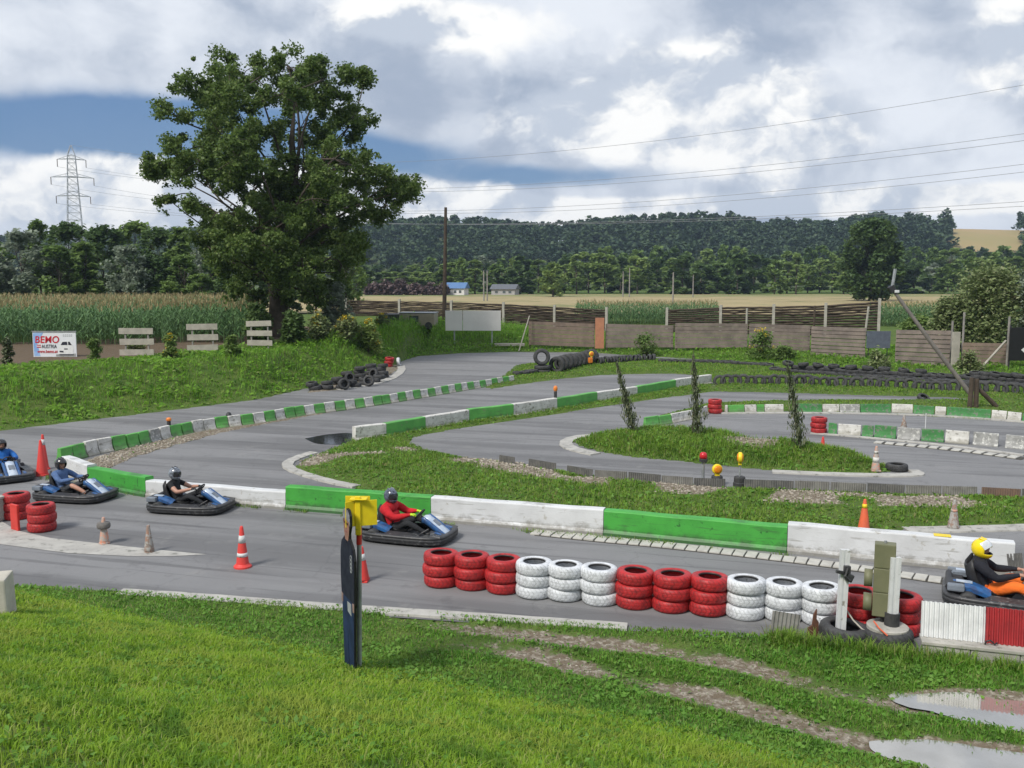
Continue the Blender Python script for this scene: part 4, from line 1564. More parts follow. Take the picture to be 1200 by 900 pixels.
# ================================================================== RIGHT FOREGROUND: posts, signal box, red and white panels
def flat_tyre_base(u, v, label, s=1.2):
    p = G(u, v)
    z = max(0.0, gz(p.x, p.y))
    return tyre('black', (p.x, p.y, z + .12), label, None, (0.04, -0.03, 1.0), s)


pA = G(995, 757) + Vector((0, .22, 0))
tyre('black', (pA.x, pA.y, .13), 'black tyre holding the leaning white post with the clamp', None, (.06, .05, .4), 1.28)
pB = G(1046, 762) + Vector((0, .22, 0))
tyre('black', (pB.x, pB.y, .13), 'black tyre filled with concrete under the second white post', None, (-.03, .02, 1.4), 1.28)
mb = MB(); mb.lathe([(.30, .0), (.30, .05), (.28, .06), (.001, .065)], 28)
o = mb.build('concrete_disc', M['concrete'])
o.location = (pB.x, pB.y, .245); o.rotation_euler = (.02, .01, 0)
tag(o, 'round grey concrete plug set in the tyre below the second white post', 'concrete plug')


def white_post(p, top, label, w_=.13, d_=.09):
    root = thing('marker_post', label, 'post', p, 0)
    q = Vector(top) - Vector(p)
    mb = MB()
    L = q.length
    pr = [(-w_ / 2, -d_ / 2), (-w_ / 6, -d_ / 2), (-w_ / 6, -d_ / 2 + .012), (w_ / 6, -d_ / 2 + .012), (w_ / 6, -d_ / 2), (w_ / 2, -d_ / 2), (w_ / 2, d_ / 2), (-w_ / 2, d_ / 2)]
    mb.loft([[Vector((x, y, 0)) for x, y in pr], [Vector((x, y, L)) for x, y in pr]])
    b_ = mb.build('post', M['white_paint'], root)
    root.rotation_euler = Vector((0, 0, 1)).rotation_difference(q).to_euler()
    return root


top = at(990.5, 644, pA.y + .05)
rA = white_post((pA.x - .06, pA.y, .10), top, 'leaning white post carrying a black clamp')
mb = MB()
mb.box((.02, -.07, 1.02), (.10, .07, .12), bev=.015)
mb.box((-.09, -.08, .98), (.12, .05, .05), (0, .2, 0), bev=.01)
mb.box((.06, -.08, .90), (.10, .08, .12), (0, .4, 0), bev=.015)
mb.tube([(.02, -.1, 1.05), (-.02, -.12, .93), (.06, -.12, .86)], .022, 6)
mb.build('clamp', M['black_plastic'], rA)
top = at(1049.5, 653, pB.y)
rB = white_post((pB.x + .06, pB.y, .30), top, 'straight white post with a black sleeve on the concrete filled tyre', .15)
mb = MB(); mb.smooth = False; mb.lathe([(.11, -.005), (.11, .20), (.09, .205), (.09, .0)], 18, closed=True); mb.build('sleeve', M['rubber'], rB)

# olive signal box with three hooded lamps, seen from behind
M['olive'] = mat('olive', (0.165, 0.165, 0.095), 0.55, (0.135, 0.14, 0.08), 3)
pS = Vector((at(1030, 720, pB.y - .12).x + .15, pB.y + .12, 0))
rs = thing('signal_box', 'olive green three part signal box with round hoods fixed beside the white post', 'traffic light', (pS.x, pS.y, .30), R(-22))
sc_ = 1 / pxm(pB.y)
for i in range(3):
    mb = MB()
    mb.box((0, 0, .30 + i * .375), (.30, .20, .370), bev=.015)
    mb.build('housing', M['olive'], rs)
    hb = MB()
    hb.smooth = True
    hb.lathe([(.13, 0), (.135, .12), (.125, .12), (.12, 0)], 18, Matrix.Translation((-.16, .0, .30 + i * .375)) @ Matrix.Rotation(R(-90), 4, 'Y'), closed=True)
    hb.lathe([(.12, .02), (.001, .03)], 18, Matrix.Translation((-.16, .0, .30 + i * .375)) @ Matrix.Rotation(R(-90), 4, 'Y'))
    if i < 2:
        hb.build('hood', M['olive'], rs)
mb = MB(); mb.tube([(0, 0, -.28), (0, 0, .12)], .03, 8); mb.build('stand', M['dark_metal'], rs)
mb = MB(); mb.tube([(0, 0, 1.23), (0, 0, 1.27)], .02, 8); mb.build('bolt', M['grey_metal'], rs)
# loose cable between the tyres
mb = MB()
c0 = at(993, 716, pA.y + .1)
mb.tube([at(992, 715, pA.y + .1), at(1000, 727, pA.y), at(1010, 737, pA.y - .15), at(1018, 741, pA.y - .2), at(1008, 744, pA.y - .25), at(1002, 742, pA.y - .2)], .012, 6)
o = mb.build('cable', M['wood_pale'])
tag(o, 'loose pale cable hanging from the leaning white post over the tyre', 'cable')
mb = MB()
mb.tube([at(1024, 728, pB.y - .1), at(1030, 736, pB.y - .25), at(1040, 745, pB.y - .32)], .012, 6)
o = mb.build('cable', M['orange_plastic'])
tag(o, 'short orange cable end below the olive signal box', 'cable')

# ribbed grey board and rusty iron by the white stacks
a = G(904, 747); b_ = G(930, 750)
o = ribbed(.42, .40, M['rib_grey'], .06, .02).build('ribbed_board', M['rib_grey'])
o.location = ((a.x + b_.x) / 2, (a.y + b_.y) / 2 - .05, .02)
o.rotation_euler = (-.15, .12, R(-8))
tag(o, 'small grey ribbed board leaning beside the white tyre stacks', 'board')
M['rust'] = mat('rust', (0.13, 0.055, 0.03), 0.9, (0.08, 0.04, 0.03), 15)
p = G(950, 748)
mb = MB()
mb.prism([(-.09, 0), (.10, 0), (.09, .25), (.05, .30), (.045, .45), (.0, .36), (-.01, .2), (-.08, .16)], .03)
o = mb.build('rusty_iron', M['rust'])
o.location = (p.x, p.y - .05, .02); o.rotation_euler = (-.1, .1, .2)
tag(o, 'rusty brown piece of iron between white stack and leaning post', 'scrap iron')

# red and white ribbed panels on a concrete sill
pa, pb_ = G(1079, 771), G(1215, 786)
dv = (pb_ - pa).normalized()
ang = math.atan2(dv.y, dv.x)
M['panel_white'] = mat('panel_white', (0.74, 0.75, 0.76), 0.5, (0.62, 0.63, 0.64), 5)
M['panel_red'] = mat('panel_red', (0.40, 0.035, 0.04), 0.55, (0.32, 0.03, 0.035), 5, wear=(0.14, 0.03, 0.03), wear_t=.66)
kb = thing('concrete_sill', 'low concrete kerb sill carrying the red and white ribbed panels', 'kerb', pa, ang)
for i in range(5):
    mb = MB()
    mb.box((.33 + i * .64, .12, .10), (.63, .26, .22), bev=.012)
    mb.build('kerb_stone', M['concrete'], kb)
mb = MB(); mb.box((1.6, .14, .235), (3.2, .34, .05), bev=.01); mb.build('capping', M['concrete'], kb)
s = 0.0
for k, (mk, wd) in enumerate((('panel_white', .86), ('panel_red', .72), ('panel_white', .70), ('panel_red', .72))):
    o = ribbed(wd - .01, .52, M[mk], .062, .036).build('ribbed_barrier', M[mk])
    q = pa + dv * (s + wd / 2) + Vector((-dv.y, dv.x, 0)) * .19
    o.location = (q.x, q.y, .262)
    o.rotation_euler = (-.10, 0, ang + random.uniform(-.01, .01))
    s += wd
    lab = ['white ribbed plastic panel on the concrete sill next to the last red tyre stack', 'dark red ribbed plastic panel on the concrete sill in front of the yellow helmeted driver',
           'white ribbed plastic panel beyond the dark red one on the sill', 'last red ribbed plastic panel on the concrete sill'][k]
    tag(o, lab, 'barrier', 'ribbed panels on the sill')
    if k == 3: bpy.data.objects.remove(o)
for k, t in enumerate((.92, 1.50, 1.68)):
    mb = MB(); mb.smooth = True
    mb.tube([(-.07, 0, .01), (-.06, -.02, .06), (-.01, -.02, .08), (.03, -.02, .05), (.05, -.01, .02), (.09, 0, .05)], .012, 6)
    o = mb.build('wire_tie', M['dark_metal'])
    q = pa + dv * t + Vector((-dv.y, dv.x, 0)) * .10
    o.location = (q.x, q.y, .262); o.rotation_euler = (0, 0, ang)
    tag(o, 'bent black wire tie lying on the concrete sill', 'wire', 'wire ties on the sill')
# dark ribbed board leaning at the wall's end
a = G(1193, 680)
o = ribbed(.26, .42, M['rib_dark'], .05, .02).build('ribbed_board', M['rib_dark'])
o.location = (a.x + .12, a.y + .25, 0); o.rotation_euler = (-.12, -.15, R(-15))
tag(o, 'dark ribbed board leaning at the open end of the long white barrier', 'board')

# left edge: red end board and grey box by the tyres, pale concrete block on the bank
a = G(19, 621)
mb = MB(); mb.box((0, 0, .29), (.30, .06, .58), bev=.02)
o = mb.build('end_board', M['red_plastic']); o.location = (a.x, a.y - .02, 0); o.rotation_euler = (0, 0, R(-35))
tag(o, 'flat red end board standing before the red tyres on the apron', 'board')
a = G(-16, 612)
mb = MB(); mb.box((0, 0, .27), (.62, .40, .52), bev=.02); mb.box((0, 0, .55), (.70, .46, .05), bev=.01)
o = mb.build('grey_box', M['concrete']); o.location = (a.x, a.y + .1, 0); o.rotation_euler = (0, 0, R(-20))
tag(o, 'grey concrete box with a flat lid beside the red end board', 'box')
a = GT(2, 722)
mb = MB(); mb.box((0, 0, .22), (.42, .50, .60), bev=.025, taper=.93)
o = mb.build('concrete_block', mat('block_pale', (0.52, 0.49, 0.42), .85, (0.42, 0.40, 0.34), 4, bump=.3))
o.location = (a.x - .14, a.y + .1, a.z); o.rotation_euler = (0, 0, R(15))
tag(o, 'pale concrete block on the grassy near bank', 'concrete block')


# ================================================================== STANDEE AND YELLOW SIGN on the verge
pp = GT(411, 783)
Mst = {'jacket': mat('print_jacket', (0.008, 0.010, 0.022), 0.7, (0.02, 0.024, 0.04), 9, spec=.2), 'jeans': mat('print_jeans', (0.010, 0.019, 0.05), 0.6, (0.018, 0.035, 0.09), 5, spec=.2),
       'skin': mat('print_skin', (0.30, 0.16, 0.12), 0.6, (0.22, 0.11, 0.08), 14), 'cap': mat('print_cap', (0.30, 0.31, 0.34), 0.5, (0.14, 0.13, 0.15), 16),
       'board': mat('standee_edge', (0.012, 0.012, 0.013), 0.5), 'grey': mat('print_grey', (0.32, 0.34, 0.36), 0.5), 'hand': mat('print_hand', (0.30, 0.20, 0.18), .5)}
# board faces left of the camera: seen strongly foreshortened
st_ = thing('standee', 'life size flat cut-out of a man in dark jacket, jeans and cap on the verge', 'standee', pp, R(-64))
S = (pp.y * 190 / FPX) / 2.0 * 1.03


def outl(pts):
    return [(x * S, z * S) for x, z in pts]


body = [(-.22, 0), (-.02, 0), (.0, .03), (.02, 0), (.22, 0), (.24, .45), (.27, .85), (.29, .90), (.30, 1.20), (.30, 1.45), (.25, 1.58), (.10, 1.68), (.10, 1.74), (.15, 1.84), (.15, 1.97), (.08, 2.04),
        (-.08, 2.04), (-.15, 1.97), (-.16, 1.86), (-.11, 1.74), (-.10, 1.68), (-.25, 1.58), (-.30, 1.45), (-.31, 1.15), (-.29, .88), (-.27, .85), (-.24, .45)]
mb = MB(); mb.prism(outl(body), .03); mb.build('board', Mst['board'], st_)


def printed(name, pts, m_, y=-.018):
    mb_ = MB(); mb_.prism(outl(pts), .004, Matrix.Translation((0, y, 0)))
    return mb_.build(name, m_, st_)


printed('jeans', [(-.205, .01), (-.02, .01), (0, .50), (.02, .01), (.205, .01), (.23, .45), (.255, .93), (-.255, .93), (-.23, .45)], Mst['jeans'])
printed('jacket', [(-.24, .90), (.24, .90), (.275, .93), (.285, 1.20), (.285, 1.44), (.24, 1.565), (.09, 1.665), (0, 1.60), (-.09, 1.665), (-.24, 1.565), (-.285, 1.44), (-.295, 1.15), (-.275, .92)], Mst['jacket'], -.019)
printed('face', [(-.06, 1.64), (.06, 1.64), (.10, 1.74), (.125, 1.90), (-.125, 1.90), (-.105, 1.74)], Mst['skin'], -.0185)
printed('cap', [(-.145, 1.87), (-.12, 1.90), (.13, 1.89), (.16, 1.85), (.145, 1.97), (.075, 2.03), (-.075, 2.03), (-.145, 1.965)], Mst['cap'], -.021)
printed('hand', [(-.27, .80), (-.21, .79), (-.20, .90), (-.27, .91)], Mst['hand'], -.022)
printed('hand', [(.21, .79), (.27, .80), (.27, .91), (.20, .90)], Mst['hand'], -.022)
printed('patch', [(-.02, .86), (.15, .87), (.15, .72), (0, .74)], Mst['grey'], -.022)
mb = MB()
for k in range(4):
    mb.lathe([(.028 * S, -.003), (.036 * S, -.003), (.036 * S, .003), (.028 * S, .003)], 18, Matrix.Translation((.18 * S, -.024, (1.31 + k * .05) * S)) @ Matrix.Rotation(R(90), 4, 'X'), closed=True)
o = mb.build('ring_emblem', Mst['grey'], st_)
for s_ in (-1, 1):
    mb = MB(); mb.box((.045 * s_ * S, -.023, 1.855 * S), (.05 * S, .006, .022 * S)); mb.build('eye_print', Mst['board'], st_)
mb = MB(); mb.box((0, -.023, 1.75 * S), (.07 * S, .006, .012 * S)); mb.build('mouth_print', mat('print_lip', (.25, .09, .08)), st_)

# sign: grey pipe with folded yellow plates
p2 = Vector((pp.x + .105, pp.y + .12, 0)); p2.z = gz(p2.x, p2.y)
sg = thing('yellow_sign', 'yellow folded plate sign on a grey pipe behind the standee', 'sign', p2, 0)
k_ = p2.y / FPX
Ht = at(421, 584, p2.y).z - p2.z
mb = MB(); mb.tube([(-.01, 0, -.05), (.03, 0, Ht - .05)], .033, 12); mb.build('pipe', M['grey_metal'], sg)
mb = MB(); mb.tube([(.018, -.002, Ht - .62), (.022, -.002, Ht - .36)], .037, 12); mb.build('red_sleeve', M['red_plastic'], sg)
M['sign_yellow'] = mat('sign_yellow', (0.78, 0.60, 0.015), 0.5, (0.70, 0.52, 0.015), 5, wear=(0.4, .32, .03), wear_t=.70)
for (xa, ya, xb, yb, zt, zb, lab) in ((-.02, -.06, -.13, -.14, -.02, -.36, None), (.03, -.06, .26, .02, -.02, -.36, None), (-.17, .10, .16, .09, .01, -.16, None)):
    mb = MB()
    dd_ = Vector((xb - xa, yb - ya, 0))
    mb.box(((xa + xb) / 2, (ya + yb) / 2, Ht + (zt + zb) / 2), (dd_.length, .012, zt - zb), (0, 0, math.atan2(dd_.y, dd_.x)), bev=.004)
    mb.build('plate', M['sign_yellow'], sg)
mb = MB(); mb.box((.02, -.055, Ht - .22), (.075, .05, .52), bev=.012); mb.build('clip', M['sign_yellow'], sg)
mb = MB(); mb.box((.03, -.03, Ht + .005), (.22, .16, .012), bev=.003); mb.build('cap_plate', M['sign_yellow'], sg)


# ================================================================== VEGETATION
LEAF = {
    'oak': leaf_mat('oak_leaf', (0.075, 0.130, 0.028), (0.160, 0.235, 0.062), 0.4, 0.5, cc=(0.22, 0.28, 0.09)),
    'dark': leaf_mat('dark_leaf', (0.060, 0.110, 0.034), (0.115, 0.180, 0.056), 0.35, bsc=0.12, bw=0.5),
    'mid': leaf_mat('mid_leaf', (0.115, 0.190, 0.046), (0.205, 0.295, 0.085), 0.4, bsc=0.12, bw=0.5),
    'light': leaf_mat('light_leaf', (0.17, 0.255, 0.070), (0.290, 0.380, 0.120), 0.4, bsc=0.12, bw=0.5),
    'silver': leaf_mat('silver_leaf', (0.19, 0.235, 0.17), (0.29, 0.335, 0.255), 0.35),
    'willow': leaf_mat('willow_leaf', (0.135, 0.185, 0.065), (0.245, 0.295, 0.130), 0.3, cc=(0.29, 0.31, 0.17)),
    'copper': leaf_mat('copper_leaf', (0.10, 0.065, 0.065), (0.17, 0.125, 0.12), 0.15),
    'juniper': leaf_mat('juniper_leaf', (0.07, 0.10, 0.05), (0.16, 0.18, 0.10), 0.15, cc=(0.203, 0.203, 0.121)),
    'goldenrod': leaf_mat('goldenrod_flower', (0.50, 0.36, 0.02), (0.66, 0.50, 0.04), 0.2),
    'hill': leaf_mat('hill_leaf', (0.036, 0.070, 0.036), (0.078, 0.122, 0.052), 0.25, bsc=0.075, bw=0.7),
    'corn': leaf_mat('corn_leaf', (0.065, 0.150, 0.052), (0.163, 0.267, 0.111), 0.25),
    'tassel': leaf_mat('corn_tassel', (0.31, 0.25, 0.13), (0.45, 0.37, 0.20), 0.2),
}


def clumps_np(centres, radii, per, size, aspect=1.5, flat=0.8, shell=0.45, up=0.3):
    """leaves gathered in clumps: denser towards each clump's skin"""
    cs = np.repeat(np.asarray(centres), per, 0)
    rs = np.repeat(np.asarray(radii), per)
    n = len(cs)
    d = RNG.normal(size=(n, 3))
    d /= np.linalg.norm(d, axis=1)[:, None]
    r = rs * (shell + (1 - shell) * RNG.random(n)) * RNG.uniform(0.75, 1.12, n)
    P = cs + d * r[:, None] * np.array([1, 1, flat])
    return leaves_np(P, size, up, aspect)


def limb(mb, a, b_, r0, r1, bend=0.12, n=6, sag=0.0):
    a, b_ = Vector(a), Vector(b_)
    L = (b_ - a).length
    off = Vector((random.uniform(-1, 1), random.uniform(-1, 1), random.uniform(-.3, .8))) * L * bend
    pts, rad = [], []
    for i in range(n + 1):
        t = i / n
        pts.append(a.lerp(b_, t) + off * math.sin(t * math.pi) + Vector((0, 0, -sag * L * t * t)))
        rad.append(r0 + (r1 - r0) * t ** 0.8)
    mb.tube(pts, rad, 7)
    return pts


# ---------------------------------------------------------------- the big oak
OY = 62.0
ob = Vector((at(328, 380, OY).x, OY, 0))
ob.z = gz(ob.x, ob.y)
oak = thing('oak_tree', 'large spreading broadleaf tree with dark trunk beside the corn field', 'tree', ob)
random.seed(21)
tr = MB()
tr.smooth = True


def rel(u, v, dy=0.0):
    p = at(u, v, OY)
    return Vector((p.x - ob.x, dy, p.z - ob.z))


trunk_pts = [Vector((0, 0, -.3)), Vector((0, 0, .35)), rel(327, 372), rel(327, 352), rel(325, 335), rel(330, 312), rel(336, 285), rel(342, 250), rel(345, 210), rel(342, 165), rel(345, 120)]
tr.tube(trunk_pts, [.95, .78, .66, .62, .62, .50, .42, .36, .28, .18, .06], 14)
lobes = [(345, 98, 55), (300, 105, 42), (388, 112, 42), (265, 128, 42), (232, 118, 26), (412, 148, 32), (345, 150, 70), (290, 165, 55), (222, 150, 30), (220, 190, 34), (202, 196, 20), (250, 195, 42),
         (400, 190, 52), (440, 205, 36), (468, 212, 24), (480, 225, 15), (345, 215, 62), (292, 225, 48), (452, 240, 28), (420, 245, 44), (375, 265, 52), (325, 275, 52), (272, 262, 42), (240, 262, 26),
         (226, 285, 17), (410, 290, 34), (395, 320, 30), (360, 315, 40), (310, 320, 36), (380, 350, 24), (280, 305, 30), (345, 345, 26), (300, 348, 16), (335, 235, 45), (310, 190, 45), (375, 225, 45), (345, 295, 40), (190, 205, 10), (425, 105, 14), (205, 235, 12)]
cc_, cr_ = [], []
for (u, v, r) in lobes:
    rm = r * OY / FPX * .9
    v -= 13 * (v < 135) + 6 * (135 <= v < 160)
    base_c = rel(u, v)
    ndep = 3 if r > 35 else 2
    for k in range(ndep):
        dy = random.uniform(-1, 1) * (2.2 + rm * 1.1) if k else random.uniform(-1.2, 1.2)
        # depth limited so that the crown closes as a rounded body
        wmax = max(1.0, 7.5 * math.sqrt(max(0.05, 1 - (base_c.x / 9.6) ** 2)))
        dy = max(-wmax, min(wmax, dy * 1.8))
        kf = math.sqrt(max(.2, 1 - (dy / 8.5) ** 2))
        c = Vector((base_c.x * kf, dy, 9 + (base_c.z - 9) * (.35 + .65 * kf)))
        # main bough to the lobe
        hgt = min(max(c.z * 0.55, 3.2), 12)
        root_p = Vector((np.interp(hgt, [p.z for p in trunk_pts], [p.x for p in trunk_pts]), 0, hgt))
        if k == 0:
            limb(tr, root_p, c, 0.05 + rm * .04, .03, .16)
            c_first = c
        else:
            limb(tr, c_first, c, 0.035 + rm * .015, .02, .2, 4)
        m_n = int(2 + rm * 3.2)
        for q in range(m_n):
            d = Vector((random.gauss(0, 1), random.gauss(0, 1), random.gauss(0, 1))).normalized() * rm * random.uniform(.35, .95)
            d.z *= .85
            cpt = c + d
            cc_.append(cpt)
            cr_.append(random.uniform(.40, .85))
            if q % 2 == 0:
                limb(tr, c, cpt, .035, .012, .15, 3)
tr.build('trunk', M['bark'], oak)
V, F = clumps_np([tuple(c) for c in cc_], cr_, 230, .138, 1.5, .8, .25)
# loose sprays break the outline
V2, F2 = clumps_np([tuple(c + Vector((random.gauss(0, .38), random.gauss(0, .38), random.gauss(0, .36)))) for c in cc_], [random.uniform(.2, .5) for _ in cc_], 26, .16, 1.5, .9, .1)
V, F = join_np([(V, F), (V2, F2)])
mesh_np('crown', V, F, LEAF['oak'], oak)


# ---------------------------------------------------------------- smaller trees: a few kinds, copied
def tree_proto(kind, h, wdt, ncl, per, leaf, trunk_h, shape='round', seed=1, tr_r=.16):
    random.seed(seed)
    root = thing('tree', 'tree', 'tree')
    tb_ = MB()
    tb_.smooth = True
    tb_.tube([(0, 0, -.4), (0, 0, trunk_h), (random.uniform(-.3, .3), random.uniform(-.3, .3), h * .8)], [tr_r * 1.3, tr_r, .03], 8)
    cs, rs = [], []
    for i in range(ncl):
        t = (i + .5) / ncl
        a = random.uniform(0, 2 * math.pi)
        z = trunk_h * .75 + (h - trunk_h * .75) * random.random() ** .9
        f = (z - trunk_h * .75) / (h - trunk_h * .75)
        if shape == 'round':
            rr = wdt / 2 * math.sqrt(max(.02, 1 - (2 * f - .9) ** 2 / 1.21))
        elif shape == 'tall':
            rr = wdt / 2 * (1 - f) ** .45 * (.55 + .45 * min(1, f * 4))
        else:
            rr = wdt / 2 * math.sqrt(max(.03, 1 - f * f))
        q = rr * random.random() ** .4 * .85
        c = Vector((math.cos(a) * q, math.sin(a) * q, min(z, h * .96)))
        cs.append(tuple(c))
        rs.append(random.uniform(.6, 1.0) * wdt * .15)
        if i % 3 == 0:
            limb(tb_, (0, 0, max(trunk_h * .8, c.z * .55)), c, tr_r * .3, .02, .1, 3)
    tb_.build('trunk', M['bark'], root)
    V, F = clumps_np(cs, rs, per, leaf, 1.4, .85, .2, 1.0)
    mesh_np('crown', V, F, LEAF[kind], root)
    return root


def hide_seed(root):
    """prototypes are real trees: moved into place by the first copy call"""
    return root


class Planter:
    def __init__(s, roots):
        s.roots = roots
        s.used = [False] * len(roots)

    def put(s, k, loc, rz, sc, label, group, name='tree'):
        if s.used[k]:
            o = copy_tree(s.roots[k])
        else:
            o = s.roots[k]
            s.used[k] = True
        o.name = name
        o.location = loc
        o.rotation_euler = (0, 0, rz)
        o.scale = sc
        tag(o, label, 'tree', group)
        return o


grove = Planter([tree_proto('dark', 10, 8, 64, 70, .42, .8, 'round', 3), tree_proto('mid', 10, 7, 60, 70, .40, .8, 'round', 4), tree_proto('silver', 9.5, 7.5, 60, 70, .36, .8, 'round', 5),
                 tree_proto('mid', 10, 5, 48, 70, .38, .6, 'tall', 6), tree_proto('light', 8, 6, 46, 70, .38, .6, 'round', 8)])
random.seed(31)
glab = ['dark green full crowned tree in the grove beyond the corn', 'mid green round tree in the grove beyond the corn', 'silvery grey willow in the grove beyond the corn',
        'slender mid green tree in the grove beyond the corn', 'pale green round tree in the grove beyond the corn']
for (u, vt, k, wpx, Y) in ((-45, 268, 0, 75, 118), (-8, 282, 1, 60, 112), (28, 272, 2, 78, 108), (-18, 285, 2, 60, 106), (48, 258, 3, 50, 128), (85, 262, 0, 85, 122), (70, 290, 1, 60, 108), (122, 266, 0, 78, 116), (100, 284, 3, 55, 110),
                           (150, 290, 2, 56, 105), (160, 262, 1, 70, 126), (190, 268, 0, 74, 122), (178, 300, 0, 60, 107), (214, 266, 3, 56, 118), (215, 300, 1, 58, 108), (246, 272, 2, 54, 116), (262, 285, 0, 60, 112),
                           (290, 268, 1, 66, 124), (330, 275, 0, 70, 120), (370, 285, 4, 56, 116), (405, 278, 1, 56, 122), (235, 322, 1, 50, 100), (262, 326, 0, 44, 99), (200, 330, 1, 40, 99)):
    p = at(u, 345, Y)
    zg = gz(p.x, Y)
    H = at(u, vt, Y).z - zg
    base_h = [10, 10, 9.5, 10, 8][k]
    base_w = [8, 7, 7.5, 5, 6][k]
    grove.put(k, (p.x, Y, zg), random.uniform(0, 6), (wpx * Y / FPX / base_w, wpx * Y / FPX / base_w, H / base_h), glab[k], 'grove beyond the corn')

# tree row along the far side of the stubble field
random.seed(33)
row = Planter([tree_proto('mid', 10, 8, 30, 60, .75, .5, 'round', 13), tree_proto('light', 10, 7, 30, 60, .75, .5, 'round', 14), tree_proto('dark', 10, 8, 30, 60, .8, .5, 'round', 15),
               tree_proto('silver', 10, 8, 20, 50, .7, 1.0, 'round', 16), tree_proto('light', 11, 4.5, 20, 50, .7, .8, 'tall', 17)])
rlab = ['mid green tree in the long row behind the pale field', 'light green tree in the long row behind the pale field', 'dark green tree in the long row behind the pale field',
        'greyish silver tree in the long row behind the pale field', 'slim light green tree in the long row behind the pale field']
u = 418
rb_ = [10, 10, 10, 10, 11]
rw_ = [8, 7, 8, 8, 4.5]
while u < 1240:
    k = random.choice([0, 0, 1, 1, 2, 4, 4, 3])
    Y = random.uniform(262, 300)
    vt = 303 + random.uniform(-9, 10) + (5 if u < 560 else 0)
    if 415 < u < 525: vt = 318
    p = at(u, 345, Y)
    zg = gz(p.x, Y)
    wpx = random.uniform(34, 50) * (.7 if k == 4 else 1)
    H = at(u, vt, Y).z - zg
    row.put(k, (p.x, Y, zg - .1), random.uniform(0, 6), (wpx * Y / FPX / rw_[k],) * 2 + (H / rb_[k],), rlab[k], 'tree row behind the pale field')
    u += wpx * random.uniform(.34, .5)
# second rank, further back, between row and hill
u = 400
while u < 1260:
    k = random.choice([0, 2, 2, 1, 0])
    Y = random.uniform(340, 400)
    vt = 294 + random.uniform(-6, 8) + (12 if u < 700 else 0)
    p = at(u, 345, Y)
    wpx = random.uniform(30, 44)
    H = at(u, vt, Y).z
    row.put(k, (p.x, Y, .3), random.uniform(0, 6), (wpx * Y / FPX / rw_[k],) * 2 + (H / rb_[k],), rlab[k].replace('in the long row', 'in the second rank') , 'second rank of trees before the hill')
    u += wpx * .55
# stand-alone trees
lone = Planter([tree_proto('dark', 14, 13, 130, 120, .6, 1.2, 'round', 41, .35), tree_proto('light', 7, 6, 40, 70, .4, .6, 'round', 42)])
p = at(1020, 345, 190)
lone.put(0, (p.x, 190, gz(p.x, 190)), .4, (1.0, 1.0, (at(1020, 260, 190).z - .6) / 14), 'big dark round tree standing alone in the pale field', None)
p = at(648, 346, 230)
lone.put(1, (p.x, 230, gz(p.x, 230)), .4, (1.2, 1.2, (at(648, 309, 230).z - .6) / 7), 'small round green tree at the edge of the pale field', None)
p = at(1196, 345, 420)
lone.put(0, (p.x + 8, 420, 2), .9, (1.5, 1.5, (at(1196, 262, 420).z - 2) / 14), 'dark tree on the skyline right of the hill field', None)


# ---------------------------------------------------------------- shrubs
def shrub(p, rx, h, leaf, n, size, label, name='shrub', cat='shrub', group=None, flower=None, nf=0, shape=1.0):
    root = thing(name, label, cat, p, 0, group)
    st = MB()
    for k in range(5):
        a = random.uniform(0, 6.28)
        st.tube([(0, 0, -.05), (math.cos(a) * rx * .3, math.sin(a) * rx * .3, h * .45), (math.cos(a) * rx * .5, math.sin(a) * rx * .5, h * .8)], [.03, .02, .006], 5)
    st.build('stem', M['bark'], root)
    ncl = max(6, n // 45)
    cs, rs = [], []
    for k in range(ncl):
        a = random.uniform(0, 6.28)
        f = random.random()
        q = rx * math.sqrt(random.random()) * (1 - f ** 2 * .7 * shape) * .65
        cs.append((math.cos(a) * q, math.sin(a) * q, h * (.1 + .8 * f)))
        rs.append(rx * random.uniform(.32, .52))
    V, F = clumps_np(cs, rs, max(8, int(n * 1.5) // ncl), size * 1.25, 1.7, .9, .15, .9)
    mesh_np('foliage', V, F, LEAF[leaf], root)
    if flower:
        ks = random.sample(range(ncl), min(ncl, max(3, ncl // 2)))
        V, F = clumps_np([(cs[k][0], cs[k][1], cs[k][2] + rs[k] * .8) for k in ks], [rs[k] * .6 for k in ks], max(4, nf // len(ks)), size * .7, 1.6, .5, .1)
        mesh_np('blossom', V, F, LEAF[flower], root)
    return root


random.seed(44)


def put_shrub(u, v, Y, wpx, hpx, leaf, label, n=900, size=.10, **kw):
    p = at(u, v, Y)
    p.z = gz(p.x, p.y)
    return shrub(p, wpx * Y / FPX / 2, hpx * Y / FPX, leaf, n, size, label, **kw)


put_shrub(302, 400, 55, 46, 48, 'dark', 'dark bush at the foot of the big tree on the corn side', 1600, .13)
put_shrub(345, 404, 54, 40, 42, 'dark', 'dark rounded bush right in front of the big tree trunk', 1500, .13)
put_shrub(395, 385, 62, 50, 66, 'silver', 'pale silvery bush between the big tree and the brown thicket', 1600, .14)
put_shrub(372, 388, 56, 44, 34, 'willow', 'low yellow green bush right of the tree trunk', 1200, .11, flower='goldenrod', nf=160)
put_shrub(405, 390, 57, 50, 30, 'willow', 'yellow flowering thicket before the silvery bush', 1300, .11, flower='goldenrod', nf=380)
put_shrub(432, 388, 58, 44, 34, 'light', 'tall goldenrod clump beside the old caravan', 1200, .11, flower='goldenrod', nf=420)
put_shrub(448, 390, 66, 26, 24, 'willow', 'short goldenrod clump touching the old caravan', 700, .10, flower='goldenrod', nf=260)
put_shrub(200, 416, 46, 28, 28, 'light', 'yellow flowering bush between two plank boards near the sign', 900, .09, flower='goldenrod', nf=240)
